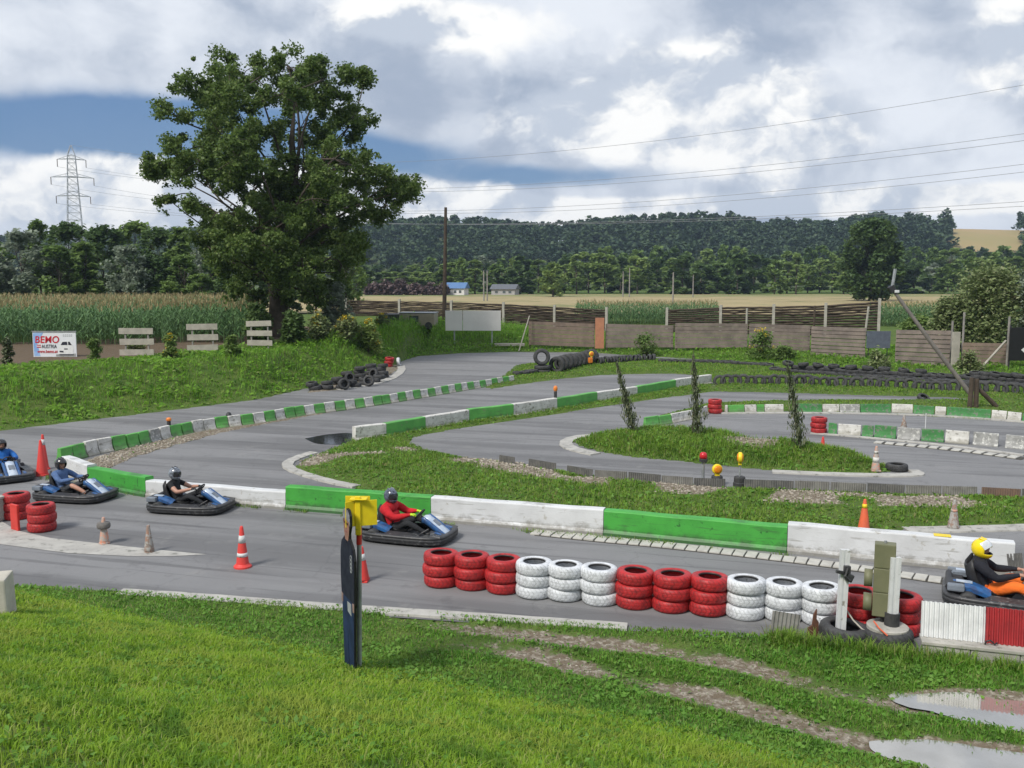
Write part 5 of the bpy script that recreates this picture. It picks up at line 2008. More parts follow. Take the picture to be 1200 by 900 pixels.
put_shrub(160, 400, 49, 34, 12, 'willow', 'yellow blossoms rising behind the plank board nearest the sign', 500, .09, flower='goldenrod', nf=260)
put_shrub(272, 410, 47, 24, 26, 'mid', 'green bush between the second and third plank boards', 800, .09)
put_shrub(112, 424, 43.5, 24, 27, 'mid', 'small round green conifer beside the advertising sign', 1100, .06, shape=1.0, cat='conifer', name='small_conifer')
put_shrub(10, 429, 42, 20, 32, 'juniper', 'small dark pointed thuja at the corn field edge', 1100, .06, shape=1.4, cat='conifer', name='small_conifer')
put_shrub(893, 416, 62, 46, 31, 'mid', 'bush with yellow flowers against the plank fence', 1000, .10, flower='goldenrod', nf=200)
put_shrub(757, 406, 66, 50, 24, 'mid', 'low green bush growing at the plank fence beside the orange board', 700, .10)
put_shrub(918, 414, 61, 36, 22, 'mid', 'low green growth right of the flowering fence bush', 600, .10)
put_shrub(1030, 428, 55, 46, 22, 'willow', 'dry grassy clump at the fence below the dark plate', 700, .09)
put_shrub(1135, 437, 51, 46, 30, 'willow', 'dry reddish grass clump under the slanting pole', 900, .09)
for (u, v, Y, wp, hp, lf, lab) in ((1160, 402, 60, 120, 104, 'willow', 'large pale green willow bush behind the brown plank fence'),
                                   (1112, 398, 62, 60, 66, 'willow', 'smaller pale willow bush at the end of the woven fence'),
                                   (1215, 402, 58, 60, 125, 'silver', 'tall pale silvery willow behind the black banner'),
                                   (1075, 392, 66, 50, 34, 'mid', 'green bush beyond the grey plate between the fences')):
    put_shrub(u, v, Y, wp, hp, lf, lab, 6500, .12, shape=.6)

# ---------------------------------------------------------------- columnar saplings on the island
def sapling(u, v, utop, vtop, label, bare=.35):
    p = GT(u, v)
    top = at(utop, vtop, p.y) - p
    root = thing('columnar_sapling', label, 'sapling', p, 0, 'columnar saplings on the grass island')
    mb = MB()
    pts = [Vector((0, 0, -.1))] + [Vector((top.x * t ** 1.1, .05 * math.sin(t * 4), top.z * t)) for t in (.15, .35, .55, .75, .92, 1.0)]
    mb.tube(pts, [.03, .028, .024, .02, .015, .01, .004], 6)
    mb.build('stem', M['bark'], root)
    n = 1100
    t = RNG.beta(1.15, 1.7, n) * .97 + .03
    w_ = np.interp(t, [0, .06, .2, .4, .6, .8, 1], [.05, .24, .30, .22, .13, .10, .03])
    a = RNG.uniform(0, 6.28, n)
    q = w_ * RNG.random(n) ** .6 * (.7 + .5 * np.sin(t * 37 + np.sin(a * 2) * 2))
    C = np.stack([top.x * t ** 1.1 + np.cos(a) * q, np.sin(a) * q, top.z * t], 1)
    # upswept narrow leaves
    x, y, z = C.T
    V, F = blades(x, y, z, np.full(n, .13) * RNG.uniform(.5, 1.2, n), .030, 1.0)
    mesh_np('foliage', V, F, LEAF['juniper'], root)
    return root


sapling(742, 507, 722, 425, 'short columnar sapling leaning away at the round end of the island')
sapling(818, 511, 812, 414, 'tallest columnar sapling standing by its stake in mid island')
sapling(938, 526, 922, 425, 'slim columnar sapling near the pointed tip of the island')
p = GT(811, 509)
mb = MB(); mb.tube([(0, 0, -.1), (.06, 0, 1.0)], .03, 7)
o = mb.build('stake', M['wood_dark']); o.location = p
tag(o, 'dark wooden stake beside the tallest sapling', 'stake')
p = G(1084, 509)
mb = MB(); mb.tube([(0, 0, 0), (0, 0, .75)], .016, 6)
o = mb.build('thin_rod', M['white_paint']); o.location = p
tag(o, 'thin white rod standing behind the inner far block row', 'rod')


# ---------------------------------------------------------------- corn
def corn(rows, name, label, h0=2.32, step=.26, tall=1.0):
    st, lf, ts = [], [], []
    X, Y = [], []
    for (xa, ya, xb, yb) in rows:
        L = math.hypot(xb - xa, yb - ya)
        n = int(L / step)
        t = (np.arange(n) + RNG.uniform(-.3, .3, n)) / n
        X.append(xa + (xb - xa) * t)
        Y.append(ya + (yb - ya) * t + RNG.normal(0, .06, n))
    X, Y = np.concatenate(X), np.concatenate(Y)
    k = in_view(X, Y, 2.0)
    X, Y = X[k], Y[k]
    n = len(X)
    Z = ground_z(X, Y)
    H = h0 * RNG.uniform(.88, 1.08, n)
    # stalks as thin blades
    v, f = blades(X, Y, Z, H, .045, .06)
    lf.append((v, f))
    for j in range(8):
        hz = H * (.16 + .10 * j) + RNG.uniform(-.05, .05, n)
        a = RNG.uniform(0, 6.28, n)
        Ls = RNG.uniform(.55, .85, n) * (1 - .05 * j)
        c, s = np.cos(a), np.sin(a)
        wd = .05
        b0 = np.stack([X - s * wd * .6, Y + c * wd * .6, Z + hz], 1)
        b1 = np.stack([X + s * wd * .6, Y - c * wd * .6, Z + hz], 1)
        up = .42 * Ls
        m0 = np.stack([X + c * Ls * .45 - s * wd, Y + s * Ls * .45 + c * wd, Z + hz + up], 1)
        m1 = np.stack([X + c * Ls * .45 + s * wd, Y + s * Ls * .45 - c * wd, Z + hz + up], 1)
        tp = np.stack([X + c * Ls, Y + s * Ls, Z + hz + up * RNG.uniform(-.3, .7, n)], 1)
        P = np.stack([b0, b1, m0, m1, tp], 1).reshape(-1, 3)
        T = np.array([[0, 1, 3], [0, 3, 2], [2, 3, 4]])
        lf.append((P, (np.arange(n)[:, None, None] * 5 + T[None]).reshape(-1, 3)))
    for j in range(4):
        v, f = blades(X + RNG.normal(0, .02, n), Y, Z + H * .93, np.full(n, .34) * RNG.uniform(.7, 1.2, n), .035, .8)
        ts.append((v, f))
    root = thing(name, label, 'corn')
    root['kind'] = 'stuff'
    V, F = join_np(lf)
    mesh_np('corn_leaves', V, F, LEAF['corn'], root)
    V, F = join_np(ts)
    mesh_np('corn_tassels', V, F, LEAF['tassel'], root)
    return root


rows = []
for i in range(34):
    Y = 55.5 + i * .9
    rows.append((-.62 * Y, Y - 2.2, -.268 * Y, Y + 1.0))
corn(rows, 'corn_field', 'tall green corn with tan tassels behind the advertising sign')
rows = []
for i in range(9):
    Y = 100 + i * .9
    rows.append((.07 * Y, Y, .22 * Y, Y))
    rows.append((.36 * Y, Y - 6, .52 * Y, Y - 8))
corn(rows, 'corn_patch', 'green corn seen through the gaps of the woven fence', 2.3, .3)

# ---------------------------------------------------------------- pale field, hill, wood
M['field'] = mat('field', (0.36, 0.29, 0.15), 0.95, (0.28, 0.23, 0.115), .12, bump=.2, bscale=3, wear=(0.16, 0.17, 0.06), wear_t=.62, wear_s=.05)
sheet('pale_field', [(-60, 128), (150, 112), (330, 130), (330, 262), (-80, 262)], .78, M['field'])
M['field_green'] = mat('field_green', (0.15, 0.19, 0.06), 0.95, (0.20, 0.21, 0.08), .12)
sheet('green_strip', [(-40, 236), (300, 232), (310, 248), (-50, 250)], .80, M['field_green'])

prof_u = [-400, -100, 0, 200, 430, 520, 600, 640, 700, 760, 830, 900, 960, 1020, 1075, 1098, 1106, 1160, 1200, 1400, 1700]
prof_v = [285, 280, 279, 274, 266, 256, 261, 265, 259, 257, 253, 261, 263, 254, 257, 265, 271, 272, 273, 276, 285]
RY = 700.0


def hill_z(x, y):
    u = 600 + x / np.maximum(y, 1) * FPX
    vt = np.interp(u, prof_u, prof_v)
    ridge = 5.5 + (325 - vt) * RY / FPX
    bare = sst(u, 1095, 1106)
    ridge = ridge - 12 * (1 - bare)
    return ridge * sst(y, 430, 690) * (1 - .5 * sst(y, 720, 1100)) + 1.5 * lump(x, y, .02, 3) * sst(y, 430, 520)


hx = np.linspace(-650, 760, 140)
hy = np.concatenate([np.linspace(415, 730, 50), np.linspace(750, 1200, 10)])
XX, YY = np.meshgrid(hx, hy)
ZZ = hill_z(XX.ravel(), YY.ravel()) - .5
V = np.stack([XX.ravel(), YY.ravel(), ZZ], 1)
nx, ny = len(hx), len(hy)
ii = np.arange(ny - 1)[:, None] * nx + np.arange(nx - 1)[None, :]
F = np.stack([ii, ii + 1, ii + nx + 1, ii + nx], -1).reshape(-1, 4)
hmat = mat('hill_ground', (0.05, 0.075, 0.025), .95, (0.08, 0.10, 0.035), .02)
o = mesh_np('hill', V, F, hmat, smooth=True)
tag(o, kind='structure')
# tan field high on the right shoulder of the hill
uu, yy = np.meshgrid(np.linspace(1100, 1200, 14), np.linspace(560, 900, 16))
fx = (uu.ravel() - 600) / FPX * yy.ravel()
fz = hill_z(fx, yy.ravel()) + .6
ii = np.arange(15)[:, None] * 14 + np.arange(13)[None, :]
F = np.stack([ii, ii + 1, ii + 15, ii + 14], -1).reshape(-1, 4)
o = mesh_np('hill_field', np.stack([fx, yy.ravel(), fz], 1), F, mat('hill_field', (0.36, 0.25, 0.13), .95, (0.27, 0.235, 0.10), .012))
tag(o, kind='structure')

n = 2600
y = 500 + 250 * RNG.random(n) ** .9
u = RNG.uniform(-60, 1260, n)
x = (u - 600) / FPX * y
z = hill_z(x, y)
bare = (u > 1104) & (u < 1192) & (y > 515)
k = ~bare
x, y, z, u = x[k], y[k], z[k], u[k]
n = len(x)
th = RNG.uniform(9, 15, n)
cs, rs = [], []
for j in range(3):
    cs.append(np.stack([x + RNG.normal(0, 2.0, n), y + RNG.normal(0, 1.5, n), z + th * (.38 + .24 * j)], 1))
    rs.append(RNG.uniform(3.2, 5.4, n) * (1 - .2 * j))
V, F = clumps_np(np.concatenate(cs), np.concatenate(rs), 34, 1.9, 1.3, .8, .55, .9)
o = mesh_np('hill_wood', V, F, LEAF['hill'])
tag(o, 'dense dark wood covering the long hill behind the fields', 'wood', kind='stuff')


# ================================================================== FENCES AND THINGS ALONG THE FAR EDGE
random.seed(55)
FM = {'a': 'wood_brown', 'b': 'wood_grey'}
M['plank_violet'] = mat('plank_violet', (0.215, 0.175, 0.152), .85, (0.13, 0.108, 0.096), 1.6, bump=.3, bscale=20)
M['plank_brown'] = mat('plank_brown', (0.22, 0.165, 0.13), .85, (0.145, 0.112, 0.092), 1.6, bump=.3, bscale=20)
M['orange_board'] = mat('orange_board', (0.46, 0.20, 0.11), .7, (0.38, 0.17, 0.10), 3)


def plank_panel(u0, vt0, vb0, u1, vt1, vb1, Y0, Y1, n, m_, label, louvre=False):
    """a fence panel of horizontal planks between two measured uprights"""
    a0, a1 = at(u0, vb0, Y0), at(u0, vt0, Y0)
    b0, b1 = at(u1, vb1, Y1), at(u1, vt1, Y1)
    a0.z = min(a0.z, gz(a0.x, a0.y) + .25)
    b0.z = min(b0.z, gz(b0.x, b0.y) + .25)
    d = Vector((b0.x - a0.x, b0.y - a0.y, 0))
    L = d.length
    root = thing('plank_fence', label, 'fence', (a0.x, a0.y, a0.z), math.atan2(d.y, d.x), 'plank fence panels along the far edge')
    ha, hb = a1.z - a0.z, b1.z - b0.z
    for i in range(n):
        t0, t1 = i / n, (i + .90) / n
        mb = MB()
        q = random.uniform(-.012, .012)
        z00, z01 = ha * t0, ha * t1
        z10, z11 = (b0.z - a0.z) + hb * t0, (b0.z - a0.z) + hb * t1
        y0 = q
        y1 = q - (.045 if louvre else .0)
        th = .028
        xa, xb = .01 + random.uniform(0, .03), L - .01 - random.uniform(0, .03)
        vs = [(xa, y1, z00), (xb, y1, z10), (xb, y1 + th, z10), (xa, y1 + th, z00), (xa, y0, z01), (xb, y0, z11), (xb, y0 + th, z11), (xa, y0 + th, z01)]
        mb.add(vs, [(0, 3, 2, 1), (4, 5, 6, 7), (0, 1, 5, 4), (1, 2, 6, 5), (2, 3, 7, 6), (3, 0, 4, 7)])
        mb.build('plank', m_, root)
    for xx, zb, hh in ((.12, 0, ha), (L - .12, b0.z - a0.z, hb)):
        mb = MB(); mb.box((xx, .085, zb + hh / 2 - .25), (.10, .10, hh + .45)); mb.build('post', M['wood_dark'], root)
    return root


PV, PBR = M['plank_violet'], M['plank_brown']
plank_panel(619, 376, 398, 697, 379, 406, 71, 70, 6, PBR, 'brownish plank fence panel with the leaning lath at its end')
plank_panel(709, 379, 406, 789, 381, 407, 69.5, 68, 6, PV, 'grey plank fence panel directly right of the orange board')
plank_panel(790.5, 378, 407, 876, 379, 407, 67.5, 66, 7, PV, 'grey plank fence panel beside the bush with yellow flowers')
plank_panel(877, 379, 408, 949, 381, 412, 66, 63.5, 7, PV, 'grey plank fence panel behind the bush with yellow flowers')
plank_panel(949.5, 382, 416, 1014, 384, 420, 62, 60, 8, PV, 'louvred grey plank fence panel left of the dark plate', True)
plank_panel(1048, 386, 426, 1113, 387, 430, 58, 56, 8, PV, 'louvred grey plank fence panel crossed by the slanting pole', True)
plank_panel(1126, 401, 432, 1179, 402, 435, 55.5, 54, 7, PBR, 'low brown plank fence panel next to the black banner')
a = at(702.5, 406, 69.3); t_ = at(702.5, 370, 69.3)
mb = MB(); mb.box((0, 0, (t_.z - a.z) / 2), (.66, .05, t_.z - a.z), bev=.008)
o = mb.build('orange_board', M['orange_board']); o.location = (a.x, a.y, a.z - .15)
tag(o, 'upright orange brown board between two plank fence panels', 'board')
a = at(1029, 408, 60); t_ = at(1029, 388, 60)
mb = MB(); mb.box((0, 0, 0), (28 * 60 / FPX, .03, t_.z - a.z), bev=.006)
r_ = thing('metal_plate', 'dark blue grey metal plate on short legs between two louvred panels', 'plate', (a.x, a.y, gz(a.x, a.y)))
o = mb.build('plate', mat('plate_blue', (0.12, 0.14, 0.18), .5, (0.09, 0.10, 0.13), 4), r_); o.location = (0, 0, (a.z + t_.z) / 2 - r_.location.z)
for s_ in (-.6, .6):
    mb = MB(); mb.tube([(s_, .04, -.1), (s_, .04, t_.z - r_.location.z - .05)], .03, 6); mb.build('leg', M['dark_metal'], r_)
a = at(1119, 424, 55.8); t_ = at(1119, 390, 55.8)
mb = MB(); mb.box((0, 0, (t_.z - a.z) / 2), (.46, .12, t_.z - a.z + .3), bev=.01)
o = mb.build('pale_board', M['wood_pale']); o.location = (a.x, a.y, a.z - .1)
tag(o, 'pale upright board between louvred panel and brown panel', 'board')
for (u, vt, vb, Y, lab) in ((1127, 366, 425, 56.5, 'tall bare post behind the pale upright board'), (1179, 371, 440, 53.8, 'tall dark post at the edge of the black banner'), (1114, 376, 424, 57, 'bare post at the end of the crossed louvred panel')):
    a, t_ = at(u, vb, Y), at(u, vt, Y)
    mb = MB(); mb.tube([(0, 0, -.1), (0, 0, t_.z - gz(a.x, a.y))], .065, 7)
    o = mb.build('fence_post', M['wood_grey']); o.location = (a.x, a.y, gz(a.x, a.y))
    tag(o, lab, 'post')
# leaning laths
def lath(u0, v0, u1, v1, Y0, Y1, r, m_, label, name='lath'):
    a, b_ = at(u0, v0, Y0), at(u1, v1, Y1)
    a.z = min(a.z, gz(a.x, a.y) + .02)
    mb = MB(); mb.tube([Vector((0, 0, 0)), b_ - a], r, 6)
    o = mb.build(name, m_); o.location = a
    return tag(o, label, 'lath' if name == 'lath' else name.replace('_', ' '))


lath(608, 402, 620.5, 370, 69.5, 70.6, .045, M['wood_pale'], 'pale lath leaning against the end of the plank fence')
lath(1146, 430, 1179, 399, 53.4, 53.6, .06, M['wood_pale'], 'grey diagonal brace propping the black banner post')
mb = MB(); mb.box((0, 0, .12), (36 * 70 / FPX, .3, .2), bev=.02)
p = at(597, 391, 71); o = mb.build('timber_beam', M['wood_pale']); o.location = (p.x, p.y, gz(p.x, p.y) + .12)
tag(o, 'pale timber beam lying by the white billboard', 'beam')
# black banner at the right edge
p = at(1192, 440, 53); zt = at(1192, 384, 53).z
r_ = thing('black_banner', 'black banner with white marks at the end of the fence', 'banner', (p.x + .9, 53, gz(p.x, 53)), R(-4))
Hb = zt - r_.location.z
mb = MB(); mb.box((.2, 0, Hb / 2 + .25), (3.2, .03, Hb - .5), bev=.005); mb.build('cloth', mat('banner_black', (0.012, 0.012, 0.013), .5), r_)
mb = MB()
mb.prism([(-.95, 1.0), (-.7, 1.2), (-.3, 1.15), (-.1, .95), (-.35, .85), (-.75, .82)], .006, Matrix.Translation((.2, -.021, .12)))
mb.build('mark', M['white_paint'], r_)
for s_ in (-1.35, 1.75):
    mb = MB(); mb.tube([(s_, .06, -.1), (s_, .06, Hb + .1)], .05, 8); mb.build('pole', M['dark_metal'], r_)

# woven fence behind
M['wicker'] = mat('wicker', (0.070, 0.050, 0.036), .9, (0.035, 0.026, 0.020), 4, bump=.4, bscale=14)
M['post_pale'] = mat('post_pale', (0.40, 0.38, 0.34), .85, (0.30, 0.285, 0.255), 4)
wf = [(405, 350, 96), (468, 351, 95), (529, 352.5, 93), (590, 354.5, 91), (650, 358, 90), (711, 361, 88), None, (782, 361, 86), (845, 358, 84), (907, 357, 82), (968, 355.5, 80.5), (1031, 351, 79)]
wl = ['woven dark fence panel beside the goldenrod', 'woven dark fence panel behind the old caravan', 'woven dark fence panel behind the white billboard', 'woven dark fence panel right of the white billboard',
      'woven dark fence panel above the leaning lath', 'woven dark fence panel right after the corn gap', 'woven dark fence panel next but one to the corn gap',
      'woven dark fence panel with a dark stick before it', 'last woven dark fence panel with the tall end post']
wi = 0
for i in range(len(wf) - 1):
    if wf[i] is None or wf[i + 1] is None:
        continue
    (u0, v0, Y0), (u1, v1, Y1) = wf[i], wf[i + 1]
    a, b_ = at(u0, v0, Y0), at(u1, v1, Y1)
    ga, gb = gz(a.x, a.y), gz(b_.x, b_.y)
    d = Vector((b_.x - a.x, b_.y - a.y, 0))
    L = d.length
    root = thing('woven_fence', wl[wi], 'fence', (a.x, a.y, ga), math.atan2(d.y, d.x), 'woven fence panels behind the plank fence')
    wi += 1
    Ha, Hb = a.z - ga - .15, b_.z - gb - .15 + (gb - ga)
    N = 12
    for k in range(N):
        mb = MB()
        pts = []
        for q in range(9):
            t = q / 8
            z = (Ha + (Hb - Ha) * t) * (k + .5) / N + random.uniform(-.03, .03)
            pts.append((.08 + (L - .16) * t, .04 * math.sin(q * math.pi / 2 + k * math.pi), z))
        mb.tube(pts, .5 * Ha / N * random.uniform(.85, 1.08), 5)
        mb.build('withy', M['wicker'], root)
    mb = MB(); mb.box((0, -.02, (Ha + .2) / 2 - .2), (.24, .20, Ha + .6), bev=.01); mb.build('post', M['post_pale'], root)
    if i + 1 == len(wf) - 1 or wf[i + 2] is None:
        mb = MB(); mb.box((L, -.02, (Hb + .2) / 2 - .2), (.24, .20, Hb + .7), bev=.01); mb.build('post', M['post_pale'], root)
for (u, vt, Y, tilt, lab) in ((953, 358, 79, 0, 'dark stick upright in front of the woven fence'), (1015, 359, 78, .06, 'pale pole leaning on the last woven fence panel'), (874, 361, 82, 0, 'pale short post in front of the woven fence')):
    a = at(u, vt, Y); zg = gz(a.x, a.y)
    mb = MB(); mb.tube([(-tilt * 3, 0, -.1), (tilt, 0, a.z - zg)], .09, 7)
    o = mb.build('fence_stick', M['wood_dark'] if 'dark' in lab else M['post_pale']); o.location = (a.x, a.y - .4, zg)
    tag(o, lab, 'post')

# white billboard, caravan, wooden pole
p = at(554.5, 395, 71); zg = gz(p.x, p.y)
r_ = thing('billboard', 'blank white billboard on short legs before the woven fence', 'billboard', (p.x, p.y, zg), R(-2))
zt, zb = at(554, 364, 71).z - zg, at(554, 387.5, 71).z - zg
W_ = 65 * 71 / FPX
M['billboard'] = mat('billboard', (0.80, 0.77, 0.74), .6, (0.74, 0.71, 0.68), 1.5)
for s_, w_ in ((-1, .31), (1, .69)):
    mb = MB()
    x0 = -W_ / 2 if s_ < 0 else -W_ / 2 + W_ * .315
    w2 = W_ * w_ - .02
    mb.box((x0 + w2 / 2, 0, (zt + zb) / 2), (w2, .06, zt - zb), bev=.008)
    mb.build('panel', M['billboard'], r_)
for s_ in (-.34, .34):
    mb = MB(); mb.box((W_ * s_, .08, zb / 2 + .3), (.10, .08, zb + 1.2)); mb.build('leg', M['grey_metal'], r_)
p = at(481, 392, 74); zg = gz(p.x, p.y)
r_ = thing('old_caravan', 'old beige caravan with dark front end half hidden in weeds', 'caravan', (p.x, p.y, zg), R(-6))
k_ = 74 / FPX
zt = at(481, 367, 74).z - zg
M['caravan'] = mat('caravan', (0.33, 0.29, 0.22), .6, (0.26, 0.23, 0.175), 3)
mb = MB(); mb.box((0.55, .6, zt / 2 + .1), (42 * k_, 1.7, zt - .2), bev=.10); mb.build('body', M['caravan'], r_)
mb = MB(); mb.box((0.55, .6, zt + .03), (43 * k_, 1.75, .07), bev=.02); mb.build('roof', M['grey_metal'], r_)
mb = MB(); mb.box((-1.5, .6, zt / 2 + .05), (18 * k_, 1.5, zt - .25), bev=.08); cf = mb.build('cab', mat('cab_dark', (0.06, 0.06, 0.058), .5), r_)
wd_ = mat('window_frame_dark', (0.03, 0.03, 0.032), .4)
gl = glass_mat('window_glass', (0.10, 0.12, 0.13))
for (x_, w_) in ((.35, .72), (-1.72, .42), (-1.24, .42)):
    mb = MB(); mb.box((x_, -.27 if x_ > 0 else -.17, zt * .62), (w_, .04, .52), bev=.03); fr = mb.build('window', wd_, r_)
    mb = MB(); mb.box((x_, -.292 if x_ > 0 else -.192, zt * .62), (w_ - .12, .02, .40), bev=.02); mb.build('pane', gl, fr)
for x_ in (-.6, 1.5):
    mb = MB(); mb.lathe([(.0, -.08), (.28, -.08), (.30, 0), (.28, .08), (.0, .08)], 16, Matrix.Translation((x_, -.2, .26)) @ Matrix.Rotation(R(90), 4, 'X')); mb.build('wheel', M['rubber'], r_)
p = at(522, 385, 78); zg = gz(p.x, p.y)
zt = at(522, 243, 78).z - zg
mb = MB(); mb.tube([(0, 0, -.3), (.12, 0, zt * .5), (.22, 0, zt)], [.19, .16, .12], 10)
o = mb.build('wooden_pole', M['wood_dark']); o.location = (p.x - .12, p.y, zg)
tag(o, 'tall bare wooden pole rising behind the white billboard', 'pole')
for (u, vt, vb, Y, lab) in ((567, 317, 348, 190, 'pole of the pair in the pale field'), (571, 317, 348, 190, 'pole of the pair in the pale field'), (730, 318, 346, 225, 'thin pole near the small round tree'),
                            (737.5, 314, 346, 225, 'taller thin pole near the small round tree'), (788.5, 319, 351, 165, 'thin pole standing out in the pale field'), (812, 322, 346, 225, 'thin pole before the light green trees')):
    p = at(u, vb, Y); zg = gz(p.x, p.y)
    zt = at(u, vt, Y).z - zg
    mb = MB(); mb.tube([(0, 0, -.2), (0, 0, zt)], [.16, .11], 7)
    o = mb.build('field_pole', M['wood_grey']); o.location = (p.x, p.y, zg)
    tag(o, lab, 'pole', 'poles in the pale field')

# slanting pole with floodlight on a stump
pb = GT(1140, 474)
r_ = thing('slanting_pole', 'long wooden pole slanting over the tyre wall with a lamp at its tip', 'pole', pb)
tip = at(1048, 342, pb.y + 1.5) - pb
mb = MB(); mb.tube([Vector((0, 0, .28)), tip * .5 + Vector((0, 0, .1)), tip], [.10, .09, .075], 10); mb.build('pole', mat('pole_grey', (0.17, 0.155, 0.14), .85), r_)
mb = MB(); mb.box(tip + Vector((-.12, 0, .12)), (.26, .24, .30), (0, -.5, 0), bev=.02); mb.build('lamp_head', M['dark_metal'], r_)
mb = MB(); mb.box(tip + Vector((.06, -.14, .02)), (.20, .06, .12), bev=.02); mb.build('white_tape', M['white_paint'], r_)
mb = MB(); mb.tube([tip + Vector((-.1, 0, .2)), tip + Vector((.0, 0, 1.0))], .07, 7); mb.build('bracket', M['grey_metal'], r_)
p = GT(1139, 477)
for (dx_, h_, tl) in ((-.12, 1.25, .03), (.14, 1.2, -.02)):
    mb = MB(); mb.tube([(0, 0, -.1), (tl, 0, h_)], [.11, .095], 8)
    o = mb.build('stump_post', M['wood_dark']); o.location = (p.x + dx_, p.y - .05, p.z)
    tag(o, 'dark stump post gripping the foot of the slanting pole', 'post', 'stump posts at the slanting pole')
mb = MB(); mb.tube([(0, 0, 0), (-.75, .1, .75)], [.10, .09], 8)
o = mb.build('brace_log', M['wood_dark']); o.location = (p.x + 1.05, p.y, p.z)
tag(o, 'short dark log bracing the stump posts', 'log')

# three-plank boards on the embankment
for (u0, u1, vt, vb, lab) in ((140.5, 181, 384.5, 416.5, 'grey three plank board standing nearest the advertising sign'), (220, 255.5, 379.5, 411, 'grey three plank board in the middle of the three on the slope'),
                              (289, 319.5, 376, 405, 'grey three plank board next to the big tree')):
    Yp = 47.0 if u0 < 200 else (49.5 if u0 < 280 else 51.5)
    a, b_ = at(u0, vb, Yp), at(u1, vb, Yp)
    zt = at(u0, vt, Yp).z
    zg = gz((a.x + b_.x) / 2, Yp)
    r_ = thing('plank_board', lab, 'plank board', ((a.x + b_.x) / 2, Yp, zg), R(random.uniform(-6, 6)), 'three plank boards on the slope')
    W_ = b_.x - a.x
    Ht_, Hb_ = zt - zg, a.z - zg
    ph = (Ht_ - Hb_) * .22
    for k in range(3):
        mb = MB()
        zc = Hb_ + ph / 2 + (Ht_ - Hb_ - ph) * k / 2
        mb.box((random.uniform(-.02, .02), 0, zc), (W_, .035, ph), (0, random.uniform(-.035, .02), 0), bev=.006)
        mb.build('plank', M['wood_pale'], r_)
    for s_ in (-.33, .33):
        mb = MB(); mb.box((W_ * s_, .055, (Ht_ - .35) / 2), (.07, .07, Ht_ + .3)); mb.build('post', M['wood_grey'], r_)


# ---------------------------------------------------------------- advertising sign with lettering
def lettering(txt, size, m_, parent, loc, bold=0.0, shear=0.0, sx=1.0, name='lettering'):
    cu = bpy.data.curves.new(name, 'FONT')
    cu.body = txt
    cu.size = size
    cu.extrude = .003
    cu.offset = bold
    cu.shear = shear
    cu.space_character = 1.04
    tmp = bpy.data.objects.new(name, cu)
    COL.objects.link(tmp)
    dg = bpy.context.evaluated_depsgraph_get()
    me = bpy.data.meshes.new_from_object(tmp.evaluated_get(dg))
    bpy.data.objects.remove(tmp)
    bpy.data.curves.remove(cu)
    me.materials.clear()
    me.materials.append(m_)
    o = bpy.data.objects.new(name, me)
    link(o, parent)
    o.location = loc
    o.rotation_euler = (R(90), 0, 0)
    o.scale = (sx, 1, 1)
    return o


Ys = 46.0
a, b_ = at(40, 420, Ys), at(90, 417, Ys)
zt, zb = at(65, 388, Ys).z, at(65, 419, Ys).z
zg = gz((a.x + b_.x) / 2, Ys)
W_, H_ = b_.x - a.x, zt - zb
sgn = thing('advertising_sign', 'white and blue advertising sign with red lettering and a white car before the corn', 'sign', ((a.x + b_.x) / 2, Ys, zg), R(1))
z0 = zb - zg
tilt = .035
brd = MB(); brd.box((0, 0, z0 + H_ / 2), (W_, .04, H_), bev=.006)
M['sign_white'] = mat('sign_white', (0.74, 0.76, 0.80), .4, (0.70, 0.72, 0.77), 2)
bo = brd.build('board', M['sign_white'], sgn)
sk = MB(); sk.prism([(-W_ / 2 + .03, z0 + .08), (-W_ * .34, z0 + .08), (-W_ * .40, z0 + H_ * .55), (-W_ * .25, z0 + H_ - .08), (-W_ / 2 + .03, z0 + H_ - .08)], .006, Matrix.Translation((0, -.024, 0)))
sk.build('blue_sky_print', mat('sign_blue', (0.20, 0.38, 0.72), .4, (0.40, 0.55, 0.80), 2.5), sgn)
gs = MB(); gs.prism([(W_ * .02, z0 + .06), (W_ * .48, z0 + .06), (W_ * .48, z0 + .20), (W_ * .02, z0 + .16)], .006, Matrix.Translation((0, -.024, 0)))
gs.build('ground_print', mat('sign_ground', (0.34, 0.35, 0.34), .5), sgn)
for zz1 in (z0 + .02, z0 + H_ - .02):
    fb = MB(); fb.box((0, -.01, zz1), (W_ + .04, .07, .05)); fb.build('frame_bar', M['grey_metal'], sgn)
red_l = mat('letter_red', (0.62, 0.02, 0.04), .5)
blk_l = mat('letter_dark', (0.03, 0.03, 0.05), .5)
lettering('BEMO', .47, red_l, sgn, (-W_ * .455, -.03, z0 + H_ * .56), .007, .10, .93)
lettering('AUSTRIA', .25, blk_l, sgn, (-W_ * .30, -.03, z0 + H_ * .36), .002, 0, .72)
lettering('www.bemo.at', .22, red_l, sgn, (-W_ * .405, -.03, z0 + H_ * .18), .003, .1, .76)
for i, c_ in enumerate((red_l, M['sign_white'], red_l)):
    fl = MB(); fl.box((-W_ * .365, -.026, z0 + H_ * (.47 - i * .037)), (.20, .008, .045)); fl.build('flag_stripe', c_, sgn)
car = MB(); car.prism([(W_ * .09, z0 + .17), (W_ * .42, z0 + .17), (W_ * .44, z0 + .45), (W_ * .42, z0 + .62), (W_ * .36, z0 + .82), (W_ * .18, z0 + .80), (W_ * .12, z0 + .62), (W_ * .08, z0 + .42)], .008, Matrix.Translation((0, -.026, 0)))
co_ = car.build('car_print', mat('car_print', (0.80, 0.81, 0.82), .4, (0.66, 0.67, 0.68), 5), sgn)
